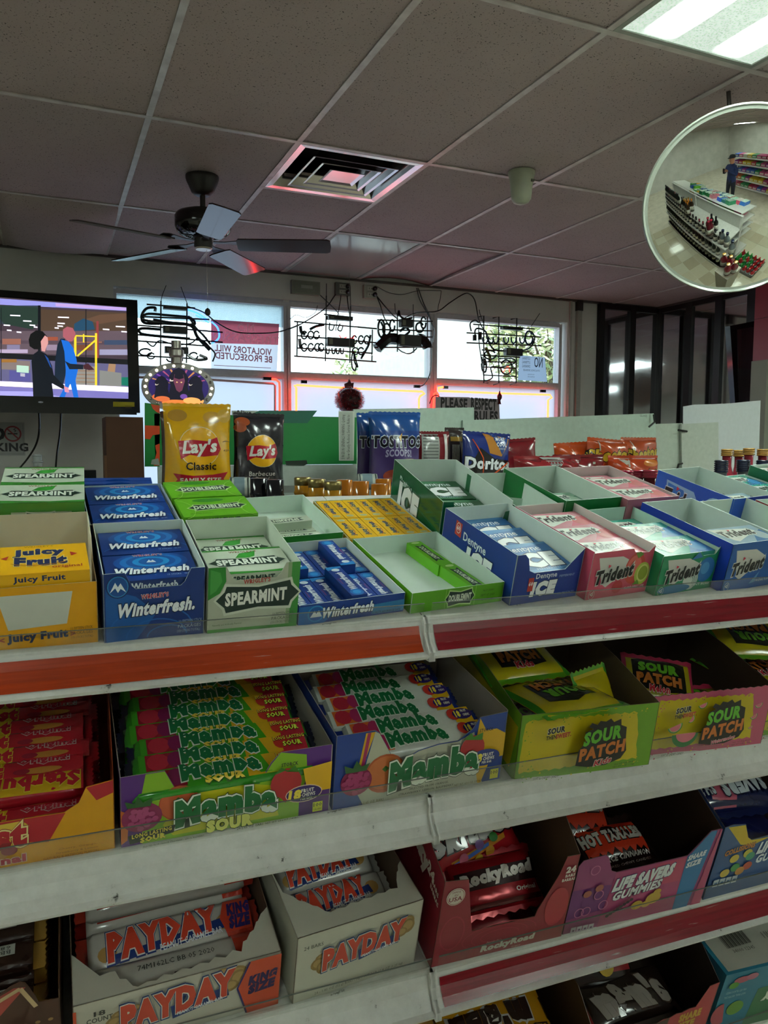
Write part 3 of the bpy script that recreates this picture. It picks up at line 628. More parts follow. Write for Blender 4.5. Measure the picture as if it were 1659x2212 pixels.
a.text('0a0a0a', 'PLEASE', *xz(981, 871, Y), .235, .075, bold=.05, slope=-.03); a.text('0a0a0a', 'RESPECT', *xz(1045, 873, Y), .235, .085, bold=.05, slope=-.03); a.text('0a0a0a', 'THE', *xz(985, 900, Y), .15, .075, bold=.05); a.text('0a0a0a', 'RULES', *xz(1050, 899, Y), .215, .075, bold=.05)
a.build('lettering', r)

# neon tube borders of the lower panes
NEON = EM('ff2a1c', 7.0, 'neon_red'); NEONC = EM('ff4c26', 8.5, 'neon_orange'); PALE = K('c9a9a4', 'gloss')
def border(lab, pp, r_=.0085, m=NEON, ends=(), Y=5.60):
    r = empty('neon_border', (0, Y, 0), lab, 'neon light', 'neon borders of the lower panes')
    b = MB(); b.tube(m, [(*(xz(x, y, Y)[:1]), 0, xz(x, y, Y)[1]) for x, y in pp], r_, 8); b.build('tube', r, True)
    for (x, y, w_) in ends: b = MB(); c = xz(x, y, Y); b.box(K('101014', 'gloss'), c[0]-w_, c[0]+w_, -.015, .005, c[1]-.011, c[1]+.011); b.build('electrode', r)
    for x, y, dx in [(pp[0][0], pp[0][1], 0)]: b = MB(); c = xz(x, y, Y); b.box(K('303034', 'metal'), c[0]-.004, c[0]+.004, 0, .075, c[1]-.004, c[1]+.004); b.build('clip', r)
    return r
border('unlit pale neon border tube behind the round bison sign', [(300, 815), (450, 820), (590, 829), (594, 833), (594, 960)], m=PALE)
border('short red neon tube at the right side of the left window', [(574, 818), (596, 820), (603, 826), (604, 836), (604, 960)], ends=[(577, 818, .03)], Y=5.58)
border('orange-red neon border across the middle window', [(640, 960), (640, 838), (636, 833), (642, 832), (780, 840), (912, 846), (917, 850), (907, 856), (905, 862), (904, 980)], m=NEONC, ends=[(656, 825, .022), (900, 835, .025)])
border('bright red neon border round the right window', [(958, 836), (947, 838), (948, 845), (960, 845), (1060, 849), (1188, 853), (1192, 859), (1184, 864), (1182, 990)], m=NEONC, ends=[(962, 837, .02), (1172, 845, .025)])
border('red neon curl at the left side of the right window', [(930, 990), (938, 850), (944, 848), (947, 853), (946, 870)], ends=[], Y=5.575)

# wall boxes and outlets above the window
def px3(pp, Y, dy=0): return [(xz(x, y, Y)[0], dy, xz(x, y, Y)[1]) for x, y in pp]
Y = YB
def plate(name, lab, x0, y0, x1, y1, col, dep, cat):
    a0, a1 = xz(x0, y0, Y), xz(x1, y1, Y); r = empty(name, (a0[0], Y, a1[1]), lab, cat); W, H = a1[0]-a0[0], a0[1]-a1[1]
    b = MB(); b.box(K(col, 'paint'), 0, W, -dep, -.001, 0, H); b.build('box', r); return r, W, H
r, W, H = plate('ballast_box', 'ribbed beige metal box on the wall above the window', 627, 606, 688, 640, '7f8274', .04, 'box')
for k in range(7): b = MB(); b.box(K('6d7064', 'paint'), .01, W-.01, -.043, -.04, .014+k*(H-.03)/6, .018+k*(H-.03)/6); b.build('rib', r)
b = MB(); b.box(K('98998f'), .07, W-.06, -.0445, -.043, H*.42, H*.66); b.build('paper_label', r)
for nm, lab, q, col in (('power_outlet', 'grey metal power outlet box with several plugs in it', (722, 611, 753, 641), '5c605a'), ('power_outlet', 'white power outlet box with two black plugs', (783, 616, 810, 647), '9b9b90')):
    r, W, H = plate(nm, lab, *q, col, .035, 'outlet')
    for k in (0, 1):
        b = MB(); b.box(K('b9b9ae'), W*.25, W*.75, -.037, -.035, H*(.12+.45*k), H*(.42+.45*k)); s_ = b.build('socket', r)
        for t in (.38, .56): b = MB(); b.box(K('15140f', 'matte'), W*t, W*t+.004, -.0375, -.037, H*(.22+.45*k), H*(.33+.45*k)); b.build('slot', s_)
        b = MB(); b.lathe(K('111111', 'gloss'), [(.016, 0), (.016, .03), (.008, .042)], 12); o = b.build('plug', r, True); o.location = (W*.78, -.038, H*(.27+.45*k)); o.rotation_euler = (PI/2, 0, 0)
def cord(lab, pp, Y=5.585, r_=.0045, col='0d0d0d', name='cord'):
    b = MB(); b.tube(K(col, 'gloss'), smoothpath([onY(x, y, Y) for x, y in pp]), r_, 6); return b.build(name, label=lab, cat='cable')
cord('black cord from the metal outlet down to the second neon sign', [(737, 619), (722, 640), (700, 668), (650, 700), (622, 712)])
cord('thin black cord crossing to the top of the second neon sign', [(690, 636), (710, 655), (727, 672), (733, 680)], r_=.003)
cord('cord dropping straight from the metal outlet', [(738, 622), (735, 650), (730, 680), (725, 715)], r_=.0035)
cord('pair of cords from the metal outlet to the second sign transformer', [(749, 630), (752, 660), (756, 690), (756, 730)])
cord('long sagging black cord between the first and second neon signs', [(405, 662), (440, 675), (470, 698), (510, 717), (560, 720), (606, 716), (650, 700)], Y=5.53)
cord('curved cord from the white outlet to the third neon sign', [(806, 625), (820, 655), (830, 686), (845, 710)])
cord('outer cord from the white outlet to the third neon sign', [(808, 632), (826, 655), (846, 678), (860, 690)])
cord('thin slack wire along the wall above the third sign', [(812, 618), (840, 632), (870, 636), (905, 628), (953, 628)], r_=.0025)
cord('thin wire hanging from the ceiling edge', [(953, 628), (951, 645), (947, 660), (946, 671)], r_=.0025)
cord('double cord dropping from the ceiling beside the middle mullion', [(900, 622), (908, 650), (925, 680), (935, 705), (938, 720), (934, 740)])
cord('cord following the mullion down to the red neon', [(903, 622), (915, 655), (930, 690), (932, 740), (930, 800), (918, 828), (905, 836)], Y=5.57)
cord('long black cord arching to the right neon sign', [(868, 690), (900, 676), (945, 672), (970, 655), (1000, 636), (1014, 635), (1026, 650), (1034, 690), (1045, 712), (1060, 735)], Y=5.56)
cord('cord hanging inside the right window sign', [(1034, 700), (1035, 740), (1042, 790), (1046, 822)], Y=5.56)
cord('black cord loop in front of the middle mullion below', [(928, 872), (934, 858), (944, 854), (955, 862)], Y=5.55)
cord('thin wire beside the second neon sign', [(686, 660), (680, 676), (660, 686), (640, 680), (626, 690)], r_=.0022)

# the four neon signs hanging in the windows
BAR = K('10140f', 'paint'); TUBE = K('2b3a40', 'gloss')
def sign(lab, sx, sy, bars, boxes, tubes, Y=5.53, hooks=()):
    r = empty('neon_sign', (0, Y, 0), lab, 'neon sign'); P = lambda q: (sx+q[0]*.205, sy+q[1]*.205)
    for q in bars: b = MB(); b.tube(BAR, px3([P(t) for t in q], Y), .0055, 5); b.build('bar', r)
    for q in boxes:
        b = MB(); c0, c1 = xz(*P(q[:2]), Y), xz(*P(q[2:4]), Y); b.box(K('0b0b0d', 'paint'), c0[0], c1[0], -.05, .0, c1[1], c0[1]); o = b.build('transformer', r)
        b = MB(); b.box(K('6b6a55'), c0[0]+.012, c0[0]+.04, -.0512, -.05, c1[1]+.01, c0[1]-.01); b.build('paper_label', o)
    for q, m, rr in tubes: b = MB(); b.tube(m, smoothpath([Vector(t) for t in px3([P(t) for t in q], Y, .02)], 5), rr, 7); b.build('tube', r, True)
    for q in hooks: b = MB(); b.tube(K('222222', 'metal'), px3([P(t) for t in q], Y), .003, 4); b.build('hanger', r)
    return r
def lp(cx, cy, rx, ry, a0=0, a1=330, n=9): return arc(cx, cy, rx, ry, a0, a1, n)
BL = EM('2f62ff', 5, 'neon_blue'); DT = K('1c2a2c', 'gloss'); DB = K('1b3350', 'gloss')
sign('large unlit neon sign with blue lit arc hanging in the left window beside the television', 280, 600,
 [[(330, 245), (325, 930)], [(605, 270), (598, 900)], [(180, 280), (690, 320)], [(85, 500), (980, 575)], [(85, 600), (980, 680)], [(160, 410), (840, 440)], [(85, 665), (830, 720)], [(85, 820), (640, 850)], [(180, 480), (650, 500)]],
 [(350, 300, 600, 352), (345, 512, 600, 600), (362, 728, 608, 808)],
 [([(270, 350), (270, 310), (180, 320), (130, 400), (160, 470), (320, 480)], DT, .010), ([(640, 410), (400, 390), (200, 375), (150, 410), (200, 450), (640, 490), (690, 460), (640, 410)], DT, .009), ([(250, 440), (420, 470), (650, 500), (720, 620), (850, 760)], DT, .012), ([(330, 540), (130, 530), (110, 570), (200, 600), (640, 640)], DT, .010),
  ([(640, 420), (700, 520), (780, 600), (860, 700)], DT, .008), ([(610, 330), (720, 370), (830, 440)], BL, .006), ([(700, 390), (760, 420), (840, 470)], BL, .005), ([(870, 460), (930, 520), (950, 600), (930, 650), (870, 690)], BL, .006), ([(700, 640), (780, 660), (860, 740), (905, 800), (880, 880)], DT, .006),
  (lp(170, 780, 65, 35), DT, .006), (lp(230, 820, 40, 30), DT, .005), (lp(680, 820, 45, 35), DT, .006), ([(600, 800), (700, 860), (820, 850), (740, 810)], DT, .010), ([(420, 840), (520, 830), (560, 870), (430, 880), (390, 850)], DT, .006), ([(170, 660), (250, 720), (320, 660), (480, 700), (640, 690), (700, 650)], DT, .005)],
 hooks=[[(330, 245), (345, 180), (385, 80)], [(605, 270), (575, 190), (540, 95)]])
sq = []
for x in (170, 240, 300): sq += [(lp(x+20, 600, 30, 40), DT, .006)]
for x in (720, 790, 850): sq += [(lp(x, 650, 26, 42), DT, .006)]
for x in (440, 500, 545, 590): sq += [([(x-18, 735), (x-12, 790), (x+10, 790), (x+16, 740)], DT, .006)]
for x in (190, 260, 330, 370): sq += [(lp(x, 730, 28, 40), DT, .006)]
for x in (730, 790): sq += [(lp(x, 770, 30, 36), DT, .006)]
sq += [([(150, 505), (160, 570), (200, 590)], DT, .012), ([(140, 640), (150, 720), (170, 740)], DT, .012), ([(890, 600), (870, 700), (840, 760), (790, 850)], DT, .009), ([(250, 540), (310, 510), (400, 490)], DT, .010), ([(460, 470), (455, 540), (490, 545), (510, 490)], DT, .005), ([(570, 480), (545, 540), (580, 555), (600, 500)], DT, .005),
       ([(560, 600), (590, 640), (640, 620)], EM('ff3030', 4, 'neon_pink'), .004), ([(670, 620), (700, 640), (720, 600)], EM('ff3030', 4, 'neon_pink'), .004)]
sq += [([(705, 760), (690, 860), (700, 950), (730, 970), (740, 880), (712, 780)], K('0b0b0b', 'gloss'), .006), ([(715, 770), (720, 880), (755, 940), (740, 880), (716, 780)], K('0b0b0b', 'gloss'), .006)]
sign('wide unlit neon sign in a rectangular wire frame in the middle window', 620, 600,
 [[(75, 460), (945, 537)], [(110, 610), (940, 685)], [(110, 740), (890, 795)], [(75, 825), (940, 885)], [(415, 190), (405, 880)], [(670, 300), (662, 895)], [(110, 470), (105, 820)], [(900, 545), (895, 880)], [(390, 385), (695, 418)]],
 [(405, 632, 690, 738), (418, 402, 670, 462)], sq, hooks=[[(415, 190), (415, 60)], [(670, 300), (665, 90)]])
sign('compact neon sign with a bulky black winged transformer at the middle window corner', 620, 600,
 [[(950, 445), (1535, 460)], [(960, 545), (1530, 560)], [(975, 620), (1530, 625)], [(920, 735), (1530, 730)], [(1163, 390), (1163, 780)], [(1335, 400), (1335, 790)], [(1480, 410), (1480, 700)]],
 [(1162, 602, 1385, 735), (1175, 440, 1300, 530)],
 [([(1165, 640), (1080, 640), (1010, 690), (960, 740)], K('0a0a0c', 'gloss'), .045), ([(1385, 640), (1440, 650), (1480, 700), (1495, 730)], K('0a0a0c', 'gloss'), .042), (lp(1005, 530, 35, 90, 60, 380), DT, .008), (lp(1060, 540, 40, 60), DT, .008), (lp(1120, 500, 26, 60), DT, .007), ([(1180, 400), (1190, 345), (1205, 400), (1260, 430), (1330, 420)], K('0c0c0c', 'gloss'), .008), (lp(1410, 520, 40, 50), DT, .008), (lp(1450, 470, 26, 60), DT, .007), ([(1200, 560), (1260, 520), (1300, 560), (1260, 600)], DT, .010), ([(1170, 735), (1230, 780), (1310, 795), (1380, 740)], K('0c0c0c', 'gloss'), .005), ([(1000, 460), (1040, 560), (1000, 640)], DT, .008)],
 hooks=[[(1163, 390), (1140, 360), (1135, 270)], [(1335, 400), (1330, 380), (1330, 280)]])
tb = [([(540, 640), (530, 560), (560, 530), (640, 560), (660, 640), (700, 720), (760, 760), (960, 770), (1100, 740), (1160, 640), (1130, 570), (1080, 560)], DT, .007)]
for x in (630, 690, 740, 850, 930, 1020): tb.append((arc(x+8, 640, 26, 48, 200, -20, 8), DB, .007))  # dark blue tubes stand in for letters that are only reflections
tb += [(lp(1100, 630, 40, 70), DB, .008), ([(490, 560), (480, 480), (530, 445), (570, 470)], DT, .006), (lp(690, 810, 60, 45), DT, .007), ([(600, 830), (610, 880), (650, 920), (640, 990), (610, 970), (600, 900)], DT, .008), (arc(860, 940, 60, 75, 180, -150, 12), DT, .007), ([(830, 990), (880, 930), (900, 1010)], EM('ff4a3a', 3, 'neon_pink'), .004), ([(640, 730), (690, 840), (680, 880)], K('6d6416', 'gloss'), .012), ([(620, 1080), (660, 1080), (715, 1045), (700, 940), (800, 940), (940, 900), (930, 850), (780, 850)], DT, .006), ([(620, 850), (640, 920)], K('0c0c0e', 'gloss'), .018), ([(526, 600), (526, 660)], K('0c0c0e', 'gloss'), .016), ([(582, 570), (582, 650)], K('0c0c0e', 'gloss'), .016)]
sign('tall neon sign with black wire grid and reflected blue letters as tubes in the right window', 920, 600,
 [[(560, 410), (610, 400), (610, 1110), (655, 1110)], [(705, 425), (768, 410), (768, 1110), (710, 1130)], [(895, 438), (958, 425), (950, 1110), (885, 1128)], [(500, 490), (1145, 540)], [(430, 580), (1215, 625)], [(430, 685), (1215, 717)], [(590, 760), (1090, 783)], [(585, 815), (990, 840)], [(600, 885), (945, 890)], [(600, 940), (950, 955)], [(610, 1025), (945, 1040)]],
 [(817, 745, 985, 830), (780, 515, 985, 562)], tb, hooks=[[(560, 335), (570, 380), (610, 490)], [(1200, 375), (1110, 510)]])

# round bison sign with studded rim
Y = 4.3; c = xz(386.6, 837, Y); sc = (xz(464, 837, Y)[0]-c[0])
r = empty('oval_bison_sign', (c[0], Y, c[1]), 'oval sign with three bison heads in purple and orange and a studded silver rim', 'sign')
b = MB(); b.slab(arc(0, 0, sc, sc*.685, 0, 352, 44), (0, 0, 0), (1, 0, 0), (0, 0, 1), .03, K('8e8a86', 'metal')); rim = b.build('rim', r)
for k in range(22):  # some studs emit, the others are chrome
    a_ = 2*PI*k/22; x, z = math.cos(a_)*sc*.91, math.sin(a_)*sc*.685*.87; b = MB(); b.lathe(EM('fff4e0', 1.1, 'stud_emit') if 2 < k < 12 or k % 3 == 0 else K('cfc9c2', 'chrome'), [(.009, 0), (.007, .005), (.001, .008)], 8); o = b.build('stud', rim, True); o.location = (x, -.0005, z); o.rotation_euler = (PI/2, 0, 0)
a = Art(lambda x, z, h: (x*sc, -.001-h, z*sc), st=.0003); G2 = lambda h, s=.55: EM(h, s, 'backlit_sign')
a.ell(G2('2b1d63', .6), 0, 0, .83, .53, 40)
for k in range(9):
    t = 26+k*16; a.poly(G2(('b0507a', '8a48b8', 'd08a50')[k % 3], .55), [(.02, .05)]+[(.80*math.cos(math.radians(q)), .51*math.sin(math.radians(q))) for q in (t-2, t+2)])
a.ell(G2('f4b04c', .9), 0, .2, .24, .27); a.ell(G2('e8823a', .7), -.05, -.38, .46, .12); a.ell(G2('f0a058', .9), .38, -.36, .3, .13); a.ell(G2('d96a3a', .7), -.5, -.28, .24, .1)
for x, z, s_ in ((-.47, .04, .82), (.46, .06, .88), (0, .16, 1.18)):
    a.poly(G2('110c26', .4), [(x-.26*s_, z-.42*s_), (x-.2*s_, z-.1*s_), (x-.23*s_, z+.12*s_), (x-.12*s_, z+.27*s_), (x, z+.33*s_), (x+.13*s_, z+.26*s_), (x+.22*s_, z+.1*s_), (x+.2*s_, z-.12*s_), (x+.27*s_, z-.42*s_), (x, z-.56*s_)])
    a.poly(G2('f0e0d0', .6), [(x-.21*s_, z+.06*s_), (x-.17*s_, z+.02*s_), (x-.09*s_, z+.05*s_), (x-.15*s_, z+.0*s_), (x-.22*s_, z+.0*s_)])
a.poly(G2('c06a50', .7), [(0, .26), (.1, .2), (.1, .08), (.03, .0), (0, .1)]); a.ell(G2('5a49d8', .9), .0, -.02, .07, .05); a.ell(G2('7a4ab0', .5), .12, -.25, .1, .07)
a.ell(G2('e8823a', .7), -.08, -.43, .40, .085); a.ell(G2('f0a058', .9), .34, -.36, .24, .09); a.ell(G2('d96a3a', .7), -.46, -.33, .2, .075)
a.poly(G2('7a3c58', .5), [(-.12, .36), (.12, .36), (.16, .18), (.08, -.08), (0, -.14), (-.08, -.08), (-.16, .18)]); a.poly(G2('120c26', .4), [(-.10, .40), (.10, .40), (.13, .26), (0, .22), (-.13, .26)]); a.ell(G2('f0c080', .8), -.06, .14, .022, .018); a.ell(G2('f0c080', .8), .06, .14, .022, .018)
a.build('picture', r)
b = MB(); b.lathe(K('a5a19a', 'metal'), [(.03, 0), (.03, .03), (.04, .04), (.04, .07), (.026, .08), (.026, .12)], 16, (-.01, .0, sc*.66)); b.build('top_knob', r, True)
b = MB(); b.box(K('55524e', 'metal'), -.02, .02, .03, .05, -c[1]+1.08, 0); b.build('stand', r)
# red tinsel pumpkin and ornament
Y = 5.42; c = onY(755, 864, Y); r = empty('tinsel_pumpkin', c, 'red tinsel pumpkin decoration hanging in the middle window', 'decoration'); R0 = .115
b = MB(); b.lathe(K('3f0f12', 'foil'), [(.01, .09), (.05, .085), (.088, .055), (.1, 0), (.09, -.055), (.05, -.088), (.01, -.095)], 16); b.build('wire_body', r, True)
b = MB(); T1 = K('c0242c', 'foil'); T2 = K('e8a8a8', 'foil')
for k in range(1300):
    z = random.uniform(-1, 1); t = random.uniform(0, 2*PI); q = math.sqrt(1-z*z); p = Vector((q*math.cos(t)*.102, q*math.sin(t)*.102, z*.094)); d = (p.normalized()+Vector((random.uniform(-.9, .9), random.uniform(-.9, .9), random.uniform(-.9, .9)))).normalized()*.022; s_ = d.orthogonal().normalized()*.0015
    b.add([p-s_, p+s_, p+d], [(0, 1, 2)], T1 if k % 6 else T2)
b.build('tinsel', r, kind='stuff')
for x in (-.032, .03): b = MB(); b.slab([(x-.014, .0), (x+.014, .0), (x, .024)], (0, -.112, 0), (1, 0, 0), (0, 0, 1), .004, K('0a0706', 'matte')); b.build('eye', r)
b = MB(); b.slab([(-.035, -.03), (0, -.045), (.035, -.03), (.02, -.055), (-.02, -.055)], (0, -.11, 0), (1, 0, 0), (0, 0, 1), .004, K('0a0706', 'matte')); b.build('mouth', r)
b = MB(); b.slab([(-.03, .085), (-.035, .12), (-.01, .13), (0, .155), (.015, .125), (.035, .13), (.03, .09)], (0, 0, 0), (1, 0, 0), (0, 0, 1), .02, K('451518', 'matte')); b.build('stem', r)
b = MB(); b.tube(K('888888'), [(0, 0, .14), (0, 0, CEIL-c.z)], .0012, 4); b.build('hanging_thread', r)
c = onY(1079, 860, 5.45); r = empty('hanging_ornament', c, 'small dark ornament hanging in front of the right window', 'decoration')
b = MB(); b.lathe(K('5a1010', 'gloss'), [(.003, .06), (.008, .04), (.02, .02), (.02, 0), (.008, -.02), (.012, -.04), (.016, -.05)], 12); b.build('body', r, True); b = MB(); b.tube(K('777777'), [(0, 0, .06), (0, 0, .2)], .0012, 4); b.build('hanging_thread', r)

# ================================================================ BOARDS BEHIND THE CHIPS
WB = K('b3c8bb', 'paint'); Y = 3.42
def down(pp, Y, z=1.08): return [(q[0], z if p[1] > 1080 else q[1]) for p in pp for q in [xz(*p, Y)]]
def board(name, lab, pp, m, Y, cat='board', t=.012):
    r = empty(name, (0, Y, 0), lab, cat); b = MB(); b.slab(down(pp, Y), (0, 0, 0), (1, 0, 0), (0, 0, 1), t, m); b.build('sheet', r); return r
board('white_board', 'pale green-white board behind the blue chip bags', [(764, 884), (1024, 880), (1026, 1120), (764, 1120)], WB, 3.44)
r = board('white_board', 'long pale green-white board behind the orange chip bags', [(1000, 908), (1412, 893), (1416, 912), (1418, 1120), (1000, 1120)], K('b6cabd', 'paint'), 3.42)
a = Art(lambda x, z, h: (x, -h, z)); a.text('5d6a62', 'GLASS', *xz(1390, 898, 3.42), .05, .012, bold=0); a.build('faint_marking', r)
board('white_board', 'grey-white board with raised seams behind the blue gum boxes', [(1412, 916), (1474, 914), (1476, 1120), (1416, 1120)], K('b2beb2', 'paint'), 3.43)
board('white_board', 'narrow grey-white board below the curled white poster', [(1472, 916), (1552, 912), (1552, 1120), (1474, 1120)], K('b0b8ae', 'paint'), 3.41)
r = empty('poster_sheet', (0, 3.5, 0), 'large curled blank white poster sheet at the right beside the concrete pillar', 'poster')
P = [(1476, 878), (1500, 874), (1540, 873), (1580, 871), (1610, 868), (1643, 865), (1640, 960), (1638, 1090), (1476, 1090)]
b = MB(); b.slab(down(P, 3.5), (0, 0, 0), (1, 0, 0), (0, 0, 1), .003, K('c2c8ca', 'card')); b.build('sheet', r)
for k, (p, q, lab) in enumerate([((1412, 895), [(1414, 912), (1402, 922)], 'black bent hook at the top end of the long white board'), ((1466, 930), [(1465, 929), (1484, 932)], 'short black peg on the grey board'), ((1475, 1003), [(1474, 1001), (1466, 1003), (1463, 1013)], 'small black hook low on the grey board')]):
    b = MB(); b.tube(K('0d0d0d', 'paint'), [onY(x, y, 3.400) for x, y in [p]+q][(0 if k == 0 else 1):], .006, 6); b.build('hook', label=lab, cat='hook')
r = empty('carton_sign', (0, 3.36, 0), 'large green display carton with orange shapes and warning label behind the potato chips', 'carton'); Y = 3.36
b = MB(); b.box(K('0f7a35', 'card'), xz(313, 0, Y)[0], xz(770, 0, Y)[0], 0, .14, xz(0, 1008, Y)[1], xz(0, 887, Y)[1]); b.build('carton', r)
b = MB(); b.box(K('a5b0a9', 'paint'), xz(318, 0, Y)[0], xz(770, 0, Y)[0], .002, .012, 1.08, xz(0, 1009, Y)[1]); b.build('lower_board', r)
b = MB(); b.slab([xz(*p, Y) for p in ((313, 870), (345, 874), (345, 1008), (313, 1008))], (0, 0, 0), (1, 0, 0), (0, 0, 1), .01, K('0f7a35')); b.build('side_flap', r)
a = Art(lambda x, z, h: (x, -.0005-h, z)); P_ = lambda *pp: [xz(*p, Y) for p in pp]
a.poly('c8451c', P_((326, 873), (345, 876), (345, 893), (338, 890), (330, 883))); a.poly('c8451c', P_((313, 919), (345, 920), (345, 938), (330, 940), (324, 949), (313, 948))); a.poly('c8451c', P_((345, 958), (335, 962), (338, 978), (332, 1006), (345, 1006))); a.poly('8d948c', P_((328, 993), (342, 990), (345, 1005), (326, 1003)))
a.poly('a7afa6', P_((500, 887), (556, 887), (560, 896), (500, 897))); a.text('141414', 'Alive', *xz(526, 892, Y), .07, .022, bold=.03); a.poly('0f5d4a', P_((560, 887), (685, 887), (664, 914), (600, 914), (520, 905)))
a.poly('c4cbc0', P_((731, 888), (766, 888), (764, 995), (732, 995))); a.poly('a9b0a6', P_((733, 890), (762, 890), (762, 993), (734, 993)))
a.text('1a1a1a', 'SURGEON GENERALS WARNING: Quitting', *xz(742, 944, Y), .205, .020, rot=90, bold=.0, res=1); a.text('1a1a1a', 'Now Greatly Reduces Serious Risks to', *xz(753, 944, Y), .205, .020, rot=90, bold=.0, res=1)
a.poly('0d2414', P_((616, 996), (662, 994), (664, 1002), (656, 1006), (618, 1005)))
a.build('printed_front', r)
# pillar and black framed screen at the right
b = MB(); q0 = onY(1628, 780, 4.22); r = empty('trim_6', (0, 3.9, 0), kind='structure'); b.box(K('8b8c7e', 'matte'), q0.x, q0.x+.5, .2, .34, 0, q0.z); b.build('concrete_pillar', r)
b = MB(); b.box(K('8a2432', 'card'), q0.x+.012, q0.x+.5, .195, .34, onY(1630, 681, 4.1).z+.003, CEIL-.0); b.build('red_panel', r); b = MB(); b.box(K('8a2432', 'card'), q0.x+.012, q0.x+.5, .195, .34, q0.z, onY(1630, 681, 4.1).z); b.build('red_panel', r)
Y = 4.45; r = empty('wall_screen', (0, Y, 0), 'glossy black framed screen leaning on the dark panelling by the red panel', 'screen')
O = [(1577, 704), (1700, 680), (1700, 900), (1590, 900)]; I = [(1592, 712), (1690, 695), (1690, 890), (1598, 890)]
b = MB(); b.slab([xz(*p, Y) for p in O], (0, 0, 0), (1, 0, 0), (0, 0, 1), .05, K('0c0c10', 'gloss')); b.build('frame', r)
b = MB(); b.slab([xz(*p, Y-.004) for p in I], (0, -.004, 0), (1, 0, 0), (0, 0, 1), .004, custom('smoked_screen', lambda nt, b, N, L: (b.inputs['Base Color'].__setattr__('default_value', (.2, .17, .19, 1)), b.inputs['Metallic'].__setattr__('default_value', .9), b.inputs['Roughness'].__setattr__('default_value', .12)))); b.build('screen', r)

# ================================================================ BOXES, PACKS, BAGS: BUILDERS
INN = 'cddbd2'
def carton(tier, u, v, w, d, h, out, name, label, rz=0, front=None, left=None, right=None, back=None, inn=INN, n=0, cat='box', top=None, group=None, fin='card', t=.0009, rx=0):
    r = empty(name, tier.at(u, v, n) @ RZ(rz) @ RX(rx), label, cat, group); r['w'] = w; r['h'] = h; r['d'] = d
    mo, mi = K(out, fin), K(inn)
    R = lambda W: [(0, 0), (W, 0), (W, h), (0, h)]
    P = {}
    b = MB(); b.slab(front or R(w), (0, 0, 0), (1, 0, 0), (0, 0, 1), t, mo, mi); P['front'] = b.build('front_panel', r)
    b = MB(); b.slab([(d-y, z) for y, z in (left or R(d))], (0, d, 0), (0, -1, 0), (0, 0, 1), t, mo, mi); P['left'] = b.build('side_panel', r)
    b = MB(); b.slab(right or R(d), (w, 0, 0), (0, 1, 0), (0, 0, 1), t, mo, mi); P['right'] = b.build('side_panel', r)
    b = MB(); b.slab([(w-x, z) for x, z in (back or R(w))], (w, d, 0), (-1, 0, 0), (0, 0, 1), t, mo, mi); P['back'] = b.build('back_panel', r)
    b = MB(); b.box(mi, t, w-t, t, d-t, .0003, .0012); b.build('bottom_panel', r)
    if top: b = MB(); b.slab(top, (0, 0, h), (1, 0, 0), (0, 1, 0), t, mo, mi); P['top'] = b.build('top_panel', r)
    for k in ('w', 'h', 'd'): del r[k]
    return r, P
def fart(): return Art(lambda x, z, h: (x, -h, z))
def lart(d): return Art(lambda x, z, h: (-h, d-x, z))           # left side, x runs from back to front
def tart(z0, fin='card'): return Art(lambda x, y, h: (x, y, z0+h), fin)
def jag(x0, z0, x1, z1, n, a, seed=1):
    rr = random.Random(seed); return [(x0+(x1-x0)*k/n+rr.uniform(-a, a)*.4, z0+(z1-z0)*k/n+(a if k % 2 else -a)*rr.uniform(.3, 1)) for k in range(n+1)]
def banner(a, cx, cy, w, h, c, edge=None, sl=0):
    P = [(-.5, 0), (-.40, .30), (-.38, .5), (0, .36), (.38, .5), (.40, .30), (.5, 0), (.40, -.3), (.38, -.5), (0, -.40), (-.38, -.5), (-.40, -.3)]
    if edge: a.poly(edge, [(cx+x*w*1.06, cy+y*h*1.22+sl*x*w) for x, y in P])
    a.poly(c, [(cx+x*w, cy+y*h+sl*x*w) for x, y in P])
# artwork of each flavour on a face of size w x h, origin at its lower left
def A_winter(a, w, h, k=1):
    a.rect('0f3d8c', 0, 0, w, h); cx, cy = w*.52, h*.68
    for j, c in enumerate(('1553a8', '1b76c8', '1456ab', '2192d8', '1560b4')): a.ell(c, cx, cy, w*(.42-j*.07), h*(.36-j*.055), 26)
    a.ring('1b6cc0', w*.28, h*.1, w*.26, h*.20, w*.012, 10, 170, 14); a.ring('1b6cc0', w*.8, h*.18, w*.2, h*.2, w*.012, 10, 170, 14)
    a.poly('e8f2fa', [(cx-w*.055, cy-h*.05), (cx-w*.02, cy+h*.06), (cx, cy), (cx+w*.02, cy+h*.05), (cx+w*.055, cy-h*.05)])
    a.text('b23a4a', "WRIGLEY'S", w*.5, h*.93, w*.34, h*.07, bold=.02, out=[('dfe8f0', .05)], res=1)
    a.text('eef4fa', 'Winterfresh', w*.5, h*.33, w*.82, h*.22, bold=.05, it=.18, out=[('0a2350', .05)])
    a.text('b8cfe8', '15 STICKS   GUM', w*.78, h*.10, w*.26, h*.05, bold=0, res=1)
